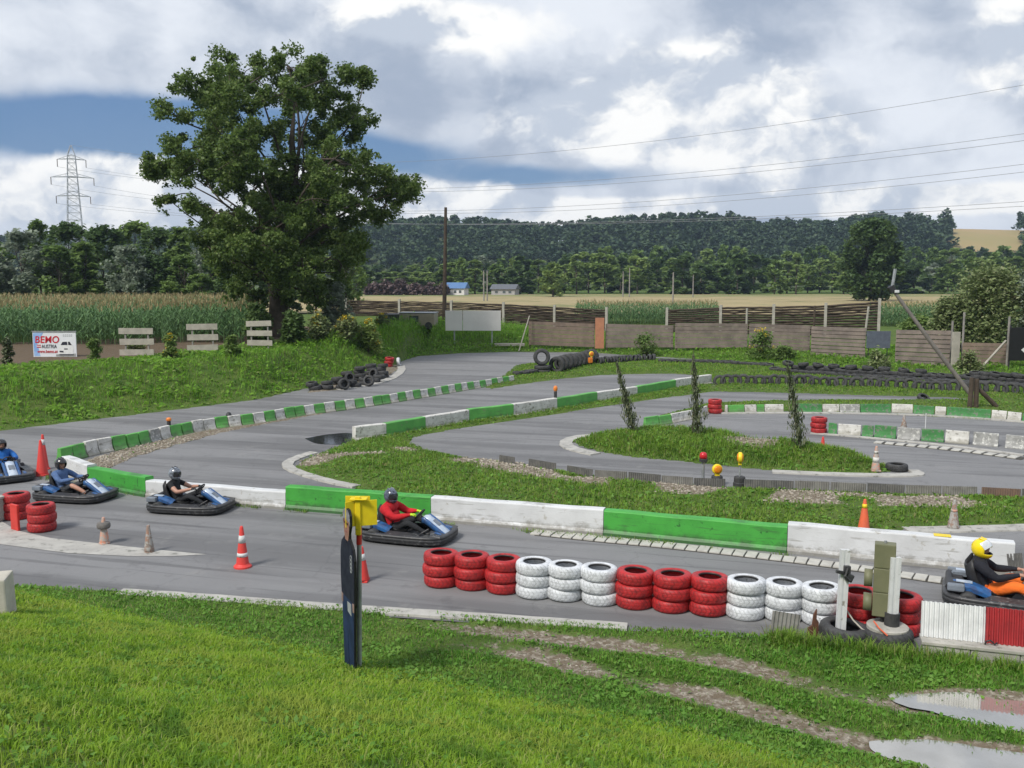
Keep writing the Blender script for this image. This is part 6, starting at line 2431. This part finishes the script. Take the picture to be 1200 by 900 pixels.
for pts in ([(W_ * .145, z0 + .62), (W_ * .30, z0 + .62), (W_ * .29, z0 + .78), (W_ * .19, z0 + .775)], [(W_ * .32, z0 + .62), (W_ * .40, z0 + .62), (W_ * .35, z0 + .78), (W_ * .315, z0 + .78)],
            [(W_ * .11, z0 + .27), (W_ * .20, z0 + .25), (W_ * .20, z0 + .33), (W_ * .11, z0 + .34)], [(W_ * .10, z0 + .12), (W_ * .43, z0 + .12), (W_ * .43, z0 + .17), (W_ * .10, z0 + .17)],
            [(W_ * .22, z0 + .40), (W_ * .30, z0 + .40), (W_ * .30, z0 + .45), (W_ * .22, z0 + .45)]):
    mb = MB(); mb.prism(pts, .006, Matrix.Translation((0, -.0335, 0))); mb.build('car_detail', blk_l, co_)
fn = MB()
for q in range(2):
    for k in range(5):
        fn.box((W_ * (.22 + k * .045), -.026, z0 + H_ * (.86 - q * .05)), (.06, .006, .02))
fn.build('fine_print', M['grey_metal'], sgn)
for s_ in (-.4, .4):
    mb = MB(); mb.box((W_ * s_, .07, z0 / 2 + .3), (.08, .08, z0 + 1.2)); mb.build('post', M['wood_grey'], sgn)

# ================================================================== FAR HOUSES, PYLON AND WIRES
def house(u, vt, vb, wpx, Y, wall, roof, label):
    p = at(u, vb, Y); zg = gz(p.x, p.y)
    zt = at(u, vt, Y).z - zg
    w_ = wpx * Y / FPX
    r_ = thing('house', label, 'house', (p.x, p.y, zg), R(-15))
    mb = MB(); mb.box((0, 0, zt * .28), (w_, w_ * .7, zt * .62)); mb.build('wall', wall, r_)
    mb = MB()
    e = .4
    hw, hd = w_ / 2 + e, w_ * .35 + e
    mb.add([(-hw, -hd, zt * .55), (hw, -hd, zt * .55), (hw, hd, zt * .55), (-hw, hd, zt * .55), (-hw, 0, zt), (hw, 0, zt)], [(0, 1, 5, 4), (2, 3, 4, 5), (0, 4, 3), (1, 2, 5), (0, 3, 2, 1)])
    mb.build('roof', roof, r_)
    for q in (-.28, .05, .3):
        mb = MB(); mb.box((w_ * q, -w_ * .35 - .02, zt * .3), (w_ * .12, .06, zt * .2)); mb.build('window', gl, r_)
    return r_


house(535, 331, 343, 24, 255, mat('house_wall', (0.72, 0.72, 0.72), .7), mat('roof_blue', (0.10, 0.20, 0.40), .5), 'small white house with bright blue roof beyond the field')
house(592, 333, 343, 28, 258, mat('house_wall2', (0.40, 0.40, 0.40), .7), mat('roof_grey', (0.13, 0.14, 0.16), .6), 'low house with dark grey roof beyond the field')
random.seed(66)
cop = None
for i in range(6):
    u = 438 + i * 16
    p = at(u, 344, 252)
    o = shrub((p.x, 252, gz(p.x, 252)), 3.0, 3.4 + random.uniform(-.6, .6), 'copper', 900, .5, 'dull copper red bush in the hedge across the pale field', 'copper_bush', 'bush', 'copper red hedge')

PY = 300.0
pb = at(92, 345, PY)
zt = at(92, 170, PY).z
pyl = thing('power_pylon', 'steel lattice power pylon with three crossarms rising behind the grove', 'pylon', (pb.x, PY, .5), R(20))
M['galv'] = mat('galv', (0.46, 0.48, 0.52), .5, metal=.2)
Hh = zt - .5


def pw(z):
    return np.interp(z, [0, Hh * .45, Hh * .93, Hh], [4.2, 2.1, 1.1, .15])


mb = MB()
zs = list(np.linspace(0, Hh * .45, 7)) + list(np.linspace(Hh * .5, Hh * .93, 10)) + [Hh]
for i in range(len(zs) - 1):
    w0, w1 = pw(zs[i]), pw(zs[i + 1])
    for (sx, sy) in ((1, 1), (1, -1), (-1, -1), (-1, 1)):
        mb.tube([(sx * w0, sy * w0, zs[i]), (sx * w1, sy * w1, zs[i + 1])], .085, 4, False)
    for (p0, p1) in (((1, 1), (1, -1)), ((1, -1), (-1, -1)), ((-1, -1), (-1, 1)), ((-1, 1), (1, 1))):
        mb.tube([(p0[0] * w0, p0[1] * w0, zs[i]), (p1[0] * w1, p1[1] * w1, zs[i + 1])], .04, 4, False)
        mb.tube([(p1[0] * w0, p1[1] * w0, zs[i]), (p0[0] * w1, p0[1] * w1, zs[i + 1])], .04, 4, False)
        mb.tube([(p0[0] * w0, p0[1] * w0, zs[i]), (p1[0] * w0, p1[1] * w0, zs[i])], .06, 4, False)
mb.build('mast', M['galv'], pyl)
arm_ends = []
for (v, half) in ((186, 15), (207, 22.5), (229, 18)):
    za = at(92, v, PY).z - .5
    hw = half * PY / FPX
    w_ = pw(za)
    mb = MB()
    for s_ in (-1, 1):
        mb.tube([(0, -w_, za), (s_ * hw, 0, za - .3)], .09, 4)
        mb.tube([(0, w_, za), (s_ * hw, 0, za - .3)], .09, 4)
        mb.tube([(0, 0, za + 1.3), (s_ * hw, 0, za - .3)], .08, 4)
        for f in (.3, .55, .78):
            mb.tube([(s_ * hw * f, -w_ * (1 - f), za - .3 * f), (s_ * hw * f, 0, za + 1.3 * (1 - f) - .3 * f)], .05, 4)
        arm_ends.append((s_ * hw, za - 2.6))
    mb.build('crossarm', M['galv'], pyl)
    for s_ in (-1, 1):
        mb = MB(); mb.tube([(s_ * hw, 0, za - .3), (s_ * hw, 0, za - 2.6)], .13, 6); mb.build('insulator', mat('insulator', (0.16, 0.12, 0.10), .3), pyl)

M['wire'] = mat('wire', (0.26, 0.27, 0.30), .5)
Mp = pyl.matrix_basis
ends = [(0, Hh)] + arm_ends
targets = [(1500, 42, 800, 161), (1500, 112, 800, 203), (1500, 121, 800, 208), (1500, 152, 800, 232), (1500, 163, 800, 238), (1500, 214, 1000, 247), (1500, 222, 1000, 252)]
wl_ = ['topmost earth wire of the power line', 'upper power line wire nearer the pylon side', 'upper power line wire on the far side', 'middle power line wire on the near side', 'middle power line wire on the far side',
       'lowest power line wire just above the hill', 'lowest power line wire crossing the hill trees']
for (ex, ez), (u1, v1, um, vm_), lab in zip(ends, targets, wl_):
    P0 = Vector((pb.x + ex * math.cos(R(20)), PY + ex * math.sin(R(20)), ez + .5))
    P1 = at(u1, v1, 130)
    # sag found so that the wire passes the measured point
    best = None
    for sag in np.linspace(0, 40, 161):
        for t in np.linspace(.1, .95, 60):
            q = P0.lerp(P1, t)
            q.z -= sag * 4 * t * (1 - t)
            uu_ = 600 + q.x / q.y * FPX
            if abs(uu_ - um) < 14:
                rel_ = q - Vector((0, 0, CAM_H))
                vv_ = 450 - FPX * rel_.dot(CU) / rel_.dot(CF)
                if best is None or abs(vv_ - vm_) < best[0]:
                    best = (abs(vv_ - vm_), sag)
    sag = best[1] if best else 5
    pts = []
    for t in np.linspace(0, 1, 40):
        q = P0.lerp(P1, t)
        q.z -= sag * 4 * t * (1 - t)
        pts.append(q)
    mb = MB(); mb.tube(pts, .035, 5)
    o = mb.build('power_wire', M['wire'])
    tag(o, lab, 'wire', 'power line wires')


# ================================================================== KARTS
M['kart_blue'] = mat('kart_blue', (0.022, 0.11, 0.30), .35, (0.03, 0.06, 0.15), 10, coat=.3)
M['kart_white'] = mat('kart_white', (0.52, 0.58, 0.66), .3, (0.36, 0.44, 0.56), 9, coat=.3)
M['kart_grey'] = mat('kart_grey', (0.20, 0.23, 0.27), .4, (0.14, 0.16, 0.19), 8)
M['kart_seat'] = mat('kart_seat', (0.02, 0.02, 0.022), .5)
M['rim'] = mat('rim', (0.35, 0.36, 0.38), .35, metal=.8)
M['bumper'] = mat('bumper', (0.030, 0.031, 0.034), .42, (0.05, 0.05, 0.053), 8, wear=(0.13, 0.13, 0.13), wear_t=.64, wear_s=11)


def super_loop(lx, ly, e, n=44, x0=0.0, nose=0.0):
    P = []
    for k in range(n):
        t = 2 * math.pi * k / n
        c, s = math.cos(t), math.sin(t)
        x = math.copysign(abs(c) ** e, c) * lx
        y = math.copysign(abs(s) ** e, s) * ly
        if x > 0: y *= 1 - nose * (x / lx) ** 2
        P.append((x + x0, y))
    return P


def build_kart():
    root = thing('go_kart', 'kart', 'go kart')
    # wrap-round bumper with ribs
    mb = MB(); mb.smooth = True
    prof = [(-.10, .07), (-.02, .045), (.0, .07), (-.012, .10), (.006, .115), (.006, .15), (-.012, .165), (.004, .175), (.0, .205), (-.03, .222), (-.08, .225), (-.11, .21), (-.10, .07)]
    rings = []
    for off, z in prof:
        rings.append([Vector((x, y, z + (.03 if x > .75 else 0) * 0)) for x, y in super_loop(1.0 + off, .66 + off, .42, 48, 0, .10)])
    mb.loft(rings, cap=False)
    mb.build('bumper', M['bumper'], root)
    # floor tray
    mb = MB()
    lo = super_loop(.92, .58, .42, 40, 0, .10)
    mb.loft([[Vector((x, y, .06)) for x, y in lo], [Vector((x, y, .085)) for x, y in lo]])
    mb.build('floor_tray', M['dark_metal'], root)
    # side pods (white/grey top covers) left and right
    for s in (-1, 1):
        mb = MB()
        out = [(-.38, .20), (.42, .20), (.36, .235), (-.30, .245)]
        mb.loft([[Vector((x, s * .40, z)) for x, z in out], [Vector((x, s * .60, z - .03)) for x, z in out]])
        mb.build('side_pod', M['bumper'], root)
    # wheels
    for (x, y, r, w_) in ((.62, .50, .125, .13), (.62, -.50, .125, .13), (-.62, .50, .14, .19), (-.62, -.50, .14, .19)):
        mb = MB(); mb.smooth = True
        mb.lathe([(.07, -w_ / 2), (r - .02, -w_ / 2), (r, -w_ / 2 + .025), (r, w_ / 2 - .025), (r - .02, w_ / 2), (.07, w_ / 2)], 20, Matrix.Rotation(R(90), 4, 'X'), closed=True)
        wo_ = mb.build('wheel', M['rubber'], root)
        wo_.location = (x, y, r)
        mb = MB()
        mb.lathe([(.02, -w_ / 2 + .03), (.072, -w_ / 2 + .01), (.072, w_ / 2 - .01), (.02, w_ / 2 - .03)], 14, Matrix.Rotation(R(90), 4, 'X'), closed=True)
        mb.build('rim', M['rim'], wo_)
    # nose: tall front panel running back up to the steering wheel
    def nose(w0, w1, w2, dz, name, m_, yo=0.0):
        mb = MB(); mb.smooth = True
        st = [(.97, .17, w0), (.86, .25, w0 * .98), (.70, .36, w1), (.54, .47, w1 * .95), (.44, .53, w2), (.38, .525, w2 * .9)]
        rings = []
        for x, z, w_ in st:
            z += dz
            ring = [Vector((x, yo - w_, z - .10)), Vector((x, yo - w_, z - .03)), Vector((x, yo - w_ * .85, z)), Vector((x, yo, z + .02)), Vector((x, yo + w_ * .85, z)), Vector((x, yo + w_, z - .03)), Vector((x, yo + w_, z - .10))]
            rings.append(ring)
        mb.loft(rings)
        return mb.build(name, m_, root)
    np_ = nose(.13, .12, .115, 0, 'nose_panel', M['kart_white'])
    mb = MB()
    mb.box((.66, 0, .408), (.17, .15, .012), (0, R(35), 0)); mb.build('number_plate', M['kart_grey'], np_)
    for s in (-1, 1):
        o = nose(.045, .04, .035, -.015, 'nose_stripe', M['kart_blue'], s * .165)
        mb = MB(); mb.box((.80, s * .30, .245), (.15, .08, .022), (0, R(14), 0), bev=.01); mb.build('blue_flap', M['kart_blue'], root)
    # front fairing wings lying on the bumper
    for s in (-1, 1):
        mb = MB()
        mb.loft([[Vector((.93, s * .20, .20)), Vector((.93, s * .50, .205)), Vector((.70, s * .52, .22)), Vector((.62, s * .26, .26))],
                 [Vector((.92, s * .20, .225)), Vector((.92, s * .49, .225)), Vector((.70, s * .51, .245)), Vector((.62, s * .26, .285))]])
        mb.build('front_wing', M['bumper'], root)
    # steering
    mb = MB(); mb.tube([(.62, 0, .18), (.27, 0, .535)], .018, 8); mb.build('steering_column', M['dark_metal'], root)
    mb = MB(); mb.smooth = True
    MM = Matrix.Translation((.25, 0, .55)) @ Matrix.Rotation(R(-48), 4, 'Y')
    mb.lathe([(.135 + .016 * math.cos(t), .016 * math.sin(t)) for t in [i * math.pi / 4 for i in range(8)]], 24, MM, closed=True)
    sw = mb.build('steering_wheel', M['rubber'], root)
    mb = MB(); mb.box((0, 0, 0), (.25, .05, .014)); mb.box((0, .0, 0), (.06, .22, .012)); o = mb.build('spokes', M['dark_metal'], sw); o.matrix_basis = MM
    # seat shell
    mb = MB(); mb.smooth = True
    prof = [(-.02, .12, .20), (-.28, .11, .22), (-.45, .14, .24), (-.55, .26, .25), (-.62, .45, .24), (-.66, .62, .20)]
    rings = []
    for x, z, w_ in prof:
        rings.append([Vector((x + .10, -w_, z + .14)), Vector((x + .02, -w_ * .9, z + .03)), Vector((x, 0, z)), Vector((x + .02, w_ * .9, z + .03)), Vector((x + .10, w_, z + .14)),
                      Vector((x + .07, w_ + .025, z + .12)), Vector((x - .015, w_ * .9, z - .0)), Vector((x - .03, 0, z - .03)), Vector((x - .015, -w_ * .9, z)), Vector((x + .07, -w_ - .025, z + .12))])
    mb.loft(rings)
    mb.build('seat', M['kart_seat'], root)
    # engine covers behind: blue-white wings over dark engine
    mb = MB(); mb.box((-.80, -.28, .26), (.26, .34, .26), bev=.03); mb.box((-.80, .30, .24), (.24, .30, .20), bev=.03); mb.tube([(-.9, -.4, .3), (-.9, .35, .32)], .06, 10)
    mb.build('engine', M['dark_metal'], root)
    for s in (-1, 1):
        mb = MB(); mb.smooth = False
        out = [(-.90, .31), (-.84, .38), (-.60, .39), (-.40, .33), (-.28, .27), (-.38, .26), (-.60, .32), (-.84, .31)]
        w0, w1 = (.22, .38)
        rings = [[Vector((x, s * w0, z)) for x, z in out], [Vector((x, s * (w0 + .05), z + .02)) for x, z in out], [Vector((x, s * w1, z)) for x, z in out], [Vector((x, s * (w1 + .06), z - .05)) for x, z in out]]
        mb.loft(rings)
        ec = mb.build('engine_cover', M['kart_blue'] if s < 0 else M['kart_grey'], root)
        mb = MB(); mb.box((-.68, s * .33, .403), (.24, .10, .016), (0, .02, 0)); mb.build('cover_stripe', M['kart_white'], ec)
        mb = MB(); mb.box((-.80, s * .47, .33), (.26, .12, .12), (0, 0, 0), bev=.03); mb.build('air_box', M['kart_grey'], ec)
    # pedals and hoop
    mb = MB(); mb.tube([(.30, -.34, .09), (.42, -.30, .22), (.55, -.22, .30)], .014, 6); mb.tube([(.30, .34, .09), (.42, .30, .22), (.55, .22, .30)], .014, 6); mb.build('side_hoop', M['dark_metal'], root)
    return root


# ================================================================== DRIVERS
SKIN = mat('skin', (0.45, 0.25, 0.18), .5, (0.40, 0.21, 0.15), 12)


def skin_body(name, joints, edges, radii, root_i=0, sub=2):
    me = bpy.data.meshes.new(name)
    me.from_pydata(joints, edges, [])
    o = bpy.data.objects.new(name, me)
    COL.objects.link(o)
    sk_ = o.modifiers.new('skin', 'SKIN')
    sk_.use_smooth_shade = True
    sv = me.skin_vertices[0].data
    for i, r in enumerate(radii):
        sv[i].radius = r if isinstance(r, tuple) else (r, r)
        sv[i].use_root = (i == root_i)
    ss_ = o.modifiers.new('sub', 'SUBSURF')
    ss_.levels = sub
    ss_.render_levels = sub
    dg = bpy.context.evaluated_depsgraph_get()
    out = bpy.data.meshes.new_from_object(o.evaluated_get(dg))
    bpy.data.objects.remove(o)
    bpy.data.meshes.remove(me)
    out.name = name
    return out


def hand_into(V_, E_, Rr, wrist_i, wrist, grip, side):
    """palm and five separate bent fingers closing round the wheel rim at grip"""
    w_ = Vector(wrist); g_ = Vector(grip)
    d = (g_ - w_).normalized()
    up = Vector((0, 0, 1))
    lat = d.cross(up).normalized()
    nrm = lat.cross(d).normalized()
    palm = w_ + d * .05
    V_.append(tuple(palm)); Rr.append((.030, .022)); pi_ = len(V_) - 1
    E_.append((wrist_i, pi_))
    for k in range(4):
        off = lat * (.030 - .020 * k)
        ln = (.85, 1.0, .95, .78)[k]
        prev = pi_
        for (a, b_, r) in ((.040, .004, .0105), (.070 * ln, -.012, .0095), (.082 * ln, -.040, .0085), (.062 * ln, -.058, .0075)):
            V_.append(tuple(palm + off + d * a + nrm * b_)); Rr.append(r)
            E_.append((prev, len(V_) - 1)); prev = len(V_) - 1
    prev = pi_
    for (a, b_, l, r) in ((.005, -.005, .036, .0115), (.030, -.022, .048, .0105), (.052, -.036, .040, .009)):
        V_.append(tuple(palm + lat * l * side + d * a + nrm * b_)); Rr.append(r)
        E_.append((prev, len(V_) - 1)); prev = len(V_) - 1


def build_driver(label, top, legs, helmet, hcol2, glove=None, coatf=1.0, short_sleeve=False, shorts=False, shoe=None, open_face=False, visor='dark', head_turn=0.0, bulk=1.0, loc=(0, 0, 0), rz=0, legf=1.0,
                 stripes=None):
    root = thing('person', label, 'person', loc, rz)
    B = bulk
    V_ = [(-.36, 0, .24), (-.42, 0, .40), (-.47, 0, .55), (-.49, 0, .66), (-.48, 0, .745), (-.45, 0, .80)]
    K = B * coatf
    Rr = [(.17 * B, .15 * B), (.17 * K, .15 * K), (.185 * K, .145 * K), (.155 * K, .12 * coatf), (.062, .062), (.085, .075)]
    E_ = [(0, 1), (1, 2), (2, 3), (3, 4), (4, 5)]
    tags = {'t': [(0, 1), (1, 2), (2, 3)], 'n': [(3, 4), (4, 5)]}
    zone = [('hip', (-.36, 0, .24), (-.36, 0, .30)), ('torso', (-.40, 0, .34), (-.49, 0, .70)), ('skin', (-.48, 0, .74), (-.45, 0, .95))]
    for s in (-1, 1):
        sh = (-.47, s * .185 * B, .665); el_ = (-.20, s * (.30 + .02 * B), .50); wr = (.10, s * .19, .565); gr = (.235, s * .128, .585)
        V_.append(sh); Rr.append(.078 * K); i0 = len(V_) - 1; E_.append((3, i0))
        V_.append((-.34, s * .27 * B, .585)); Rr.append(.068 * K); E_.append((i0, len(V_) - 1))
        V_.append(el_); Rr.append(.056 * K); E_.append((len(V_) - 2, len(V_) - 1))
        V_.append((-.06, s * .25, .53)); Rr.append(.050 * K); E_.append((len(V_) - 2, len(V_) - 1))
        V_.append(wr); Rr.append(.034); E_.append((len(V_) - 2, len(V_) - 1))
        wi_ = len(V_) - 1
        hand_into(V_, E_, Rr, wi_, wr, gr, -s)
        zone += [('upper', sh, (-.34, s * .27 * B, .585)), ('fore', el_, wr), ('hand', (.13, s * .185, .57), (.26, s * .12, .56)), ('upper2', (-.34, s * .27 * B, .585), el_)]
        hip = (-.30, s * .10, .22); kn = (.08, s * .25, .40); an = (.47, s * .20, .20); to = (.64, s * .19, .26)
        V_.append(hip); Rr.append(.105 * B); E_.append((0, len(V_) - 1)); 
        V_.append((-.10, s * .18, .32)); Rr.append(.088 * B * legf); E_.append((len(V_) - 2, len(V_) - 1))
        V_.append(kn); Rr.append(.068 * legf); E_.append((len(V_) - 2, len(V_) - 1))
        V_.append((.26, s * .235, .32)); Rr.append(.060 * legf); E_.append((len(V_) - 2, len(V_) - 1))
        V_.append(an); Rr.append(.045); E_.append((len(V_) - 2, len(V_) - 1))
        V_.append((.53, s * .20, .165)); Rr.append(.047); E_.append((len(V_) - 2, len(V_) - 1))
        V_.append(to); Rr.append(.035); E_.append((len(V_) - 2, len(V_) - 1))
        zone += [('thigh', hip, (-.02, s * .22, .35)), ('knee', (.03, s * .24, .385), (.14, s * .245, .385)), ('shin', (.16, s * .245, .365), (.42, s * .21, .225)), ('shoe', an, to)]
    me = skin_body('body', V_, E_, Rr, 0, 2)
    mats_ = [top, legs, SKIN, glove or SKIN, shoe or M['kart_seat']]
    me.materials.clear()
    for m_ in mats_: me.materials.append(m_)
    zi = {'hip': 1, 'torso': 0, 'skin': 2, 'upper': 0, 'upper2': 2 if short_sleeve else 0, 'fore': 2 if short_sleeve else 0, 'hand': 3, 'thigh': 1, 'knee': 2 if shorts else 1,
          'shin': 2 if shorts else 1, 'shoe': 4}
    C = np.array([p.center[:] for p in me.polygons])
    best = np.full(len(C), 1e9); idx = np.zeros(len(C), int)
    for nm, a, b_ in zone:
        a, b_ = np.array(a), np.array(b_)
        e = b_ - a
        t = np.clip(((C - a) @ e) / (e @ e), 0, 1)
        d = np.linalg.norm(C - a - t[:, None] * e, axis=1) - (.10 if nm == 'torso' else (.06 if nm in ('thigh', 'hip') else .03 if nm in ('upper', 'upper2') else 0))
        k = d < best
        best[k] = d[k]; idx[k] = zi[nm]
    me.polygons.foreach_set('material_index', idx.astype(np.int32))
    me.polygons.foreach_set('use_smooth', np.ones(len(C), bool))
    inst('body', me, root)
    # head with a face, then the helmet round it
    hd = thing_part('head', root, (-.435, 0, .885), head_turn)
    hd.scale = (1.1, 1.1, 1.1)
    hd.rotation_euler = (0, R(8), head_turn)
    hm = MB(); hm.smooth = True
    hm.ball((0, 0, 0), (.092, .076, .115), 16, 12)
    hm.ball((.085, 0, -.012), (.022, .013, .022), 8, 6)
    for s in (-1, 1):
        hm.ball((.0, s * .076, -.005), (.018, .010, .03), 8, 6)
    hm.ball((.075, 0, -.075), (.028, .03, .022), 8, 6)
    ho = hm.build('face', SKIN, hd)
    em = MB()
    for s in (-1, 1):
        em.ball((.080, s * .030, .020), (.010, .013, .008), 8, 6)
    em.box((.094, 0, -.052), (.006, .036, .006))
    em.build('eyes_and_mouth', M['kart_seat'], hd)
    # helmet shell with eye port
    sv_, sf_, sm_ = [], [], []
    SEG, RNGS = 36, 22
    for i in range(RNGS + 1):
        ph = -1.18 + (math.pi / 2 + 1.18) * i / RNGS
        for k in range(SEG):
            t = 2 * math.pi * k / SEG
            cx = math.cos(t)
            rx = .150 + (.045 * max(0, cx) * max(0, -math.sin(ph)) * 1.6 if not open_face else 0)
            sv_.append((rx * math.cos(ph) * cx - .005, .128 * math.cos(ph) * math.sin(t), .150 * math.sin(ph) + .012))
    for i in range(RNGS):
        ph = -1.18 + (math.pi / 2 + 1.18) * (i + .5) / RNGS
        for k in range(SEG):
            t = 2 * math.pi * (k + .5) / SEG
            t = t if t < math.pi else t - 2 * math.pi
            port = abs(t) < .98 and (-.30 < ph < .42 if not open_face else -1.3 < ph < .36)
            if port: continue
            k2 = (k + 1) % SEG
            sf_.append((i * SEG + k, i * SEG + k2, (i + 1) * SEG + k2, (i + 1) * SEG + k))
    hb = MB(); hb.smooth = True
    hb.add(sv_, sf_)
    me_h = hb.mesh('shell', [helmet, M['kart_seat']])
    sh_ = inst('helmet', me_h, hd)
    so = sh_.modifiers.new('thick', 'SOLIDIFY'); so.thickness = .02; so.offset = -1; so.material_offset = 1; so.material_offset_rim = 1
    if visor:
        vb = MB(); vb.smooth = True
        rings = []
        tilt_ = 0.0 if visor == 'dark' else .85
        for ph in np.linspace(-.30, .44, 6):
            ring = []
            for t in np.linspace(-1.05, 1.05, 13):
                p_ = Vector((.158 * math.cos(ph) * math.cos(t) - .005, .136 * math.cos(ph) * math.sin(t), .156 * math.sin(ph) + .012))
                if tilt_: p_ = Matrix.Rotation(-tilt_, 3, 'Y') @ p_ * 1.03
                ring.append(p_)
            rings.append(ring)
        vb.loft(rings, cap=False, closed=False)
        vb.build('visor', VIS['dark'] if visor == 'dark' else VIS['clear'], sh_)
    for s in (-1, 1):
        vt_ = MB()
        vt_.box((-.02, s * .045, .158), (.09, .022, .016), (0, .1, s * .12), bev=.006)
        vt_.build('vent', hcol2, sh_)
    if stripes:
        for s in (-1, 1):
            for x0 in (.20, .29):
                kx = (x0 - .08) / (.47 - .08)
                c = Vector((.08, s * .25, .40)).lerp(Vector((.47, s * .20, .20)), kx)
                b2 = MB(); b2.smooth = True
                dd_ = (Vector((.47, s * .20, .20)) - Vector((.08, s * .25, .40))).normalized()
                b2.tube([c, c + dd_ * .045], [(.0715 - .03 * kx) * legf + .004, (.0705 - .03 * kx) * legf + .004], 14, False)
                b2.build('reflective_band', stripes, root)
    return root


def thing_part(name, parent, loc, rz):
    o = bpy.data.objects.new(name, None)
    o.empty_display_size = .1
    link(o, parent)
    o.location = loc
    o.rotation_euler = (0, 0, rz)
    return o


VIS = {'dark': glass_mat('visor_dark', (0.03, 0.03, 0.035), .06), 'clear': mat('visor_clear', (0.70, 0.74, 0.78), .15, spec=.6)}
C_ = lambda n, c, c2=None, s=9: mat(n, c, .85, c2, s, bump=.9, bscale=13)
cl = {'red': C_('jacket_red', (0.55, 0.012, 0.02)), 'black': C_('shirt_black', (0.014, 0.014, 0.016)), 'blue': C_('hoodie_blue', (0.09, 0.16, 0.33)), 'bright_blue': C_('jacket_blue', (0.02, 0.15, 0.50)),
      'navy': C_('jacket_navy', (0.012, 0.013, 0.020)), 'dark_trouser': C_('trouser_dark', (0.02, 0.022, 0.026)), 'orange': C_('trouser_orange', (0.85, 0.17, 0.02), (0.75, 0.15, 0.02)), 'grey': C_('shorts_grey', (0.05, 0.055, 0.065))}
glove_y = mat('glove_yellow', (0.50, 0.72, 0.02), .6, (0.40, 0.6, 0.02))
glove_b = mat('glove_black', (0.02, 0.02, 0.022), .7)
hel = {'black': mat('helmet_black', (0.018, 0.019, 0.022), .22, (0.03, 0.03, 0.034), 9, coat=.6), 'yellow': mat('helmet_yellow', (0.86, 0.66, 0.01), .25, (0.80, 0.60, 0.01), 4, coat=.6),
       'silver': mat('helmet_silver', (0.30, 0.33, 0.38), .22, (0.04, 0.05, 0.07), 14, coat=.6), 'blueblack': mat('helmet_graphic', (0.02, 0.022, 0.035), .25, (0.12, 0.14, 0.20), 20, coat=.6)}
reflect = mat('reflective_grey', (0.62, 0.62, 0.60), .5)

kart0 = build_kart()
kspots = [((225, 597), R(-11), .95, 'blue and white kart driven by the person in black'),
          ((90, 584), R(-14), .95, 'blue and white kart driven by the person in the blue hoodie'),
          ((8, 560), R(-50), .97, 'blue and white kart driven by the person in the bright blue jacket'),
          ((480, 630.5), R(-19), .98, 'blue and white kart driven by the person in the red jacket'),
          ((1182, 709), R(-25), 1.03, 'blue and grey kart behind the ribbed panels with the yellow helmeted driver')]
karts = []
for i, ((u, v), rz, s, lab) in enumerate(kspots):
    p = G(u, v)
    k = kart0 if i == 0 else copy_tree(kart0)
    k.location = (p.x, p.y, 0.003)
    k.rotation_euler = (0, 0, rz)
    k.scale = (s, s, s)
    tag(k, lab, 'go kart', 'karts on the track')
    karts.append(k)


def seat(i, d):
    d.location = karts[i].location
    d.rotation_euler = karts[i].rotation_euler
    d.scale = karts[i].scale
    return d


seat(0, build_driver('person in black short sleeves and silver black helmet driving a kart', cl['black'], cl['dark_trouser'], hel['silver'], hel['black'], glove_b, 1.0, True, visor='dark', bulk=.98, head_turn=R(-14)))
seat(1, build_driver('person in blue hoodie and shorts with open black helmet driving a kart', cl['blue'], cl['grey'], hel['black'], hel['black'], glove_b, 1.08, False, True, open_face=True, visor=None, head_turn=R(-12), bulk=1.08))
seat(2, build_driver('person in bright blue jacket and black helmet driving a kart', cl['bright_blue'], cl['dark_trouser'], hel['black'], hel['silver'], glove_b, 1.12, visor=None, bulk=1.05, head_turn=R(-10)))
seat(3, build_driver('person in red jacket with yellow gloves and dark helmet driving a kart', cl['red'], cl['dark_trouser'], hel['blueblack'], hel['silver'], glove_y, 1.18, visor='dark', bulk=1.18, head_turn=R(-22)))
seat(4, build_driver('person in navy jacket, orange trousers and yellow helmet driving a kart', cl['navy'], cl['orange'], hel['yellow'], hel['yellow'], None, 1.12, visor='clear', bulk=1.08, head_turn=R(-20), stripes=reflect, legf=1.4))


# ================================================================== HAZE: the damp air of the valley
hz = MB()
hz.box((0, 1225, 41), (4100, 2850, 90))
ho = hz.build('haze', [])
hm_ = bpy.data.materials.new('haze')
hm_.use_nodes = True
hm_.node_tree.nodes.clear()
pv = hm_.node_tree.nodes.new('ShaderNodeVolumePrincipled')
pv.inputs['Color'].default_value = (0.60, 0.76, 1.0, 1)
pv.inputs['Density'].default_value = 0.0002
pv.inputs['Anisotropy'].default_value = 0.2
om = hm_.node_tree.nodes.new('ShaderNodeOutputMaterial')
hm_.node_tree.links.new(pv.outputs[0], om.inputs['Volume'])
ho.data.materials.append(hm_)
tag(ho, 'thin bluish haze over the valley', 'haze', kind='stuff')
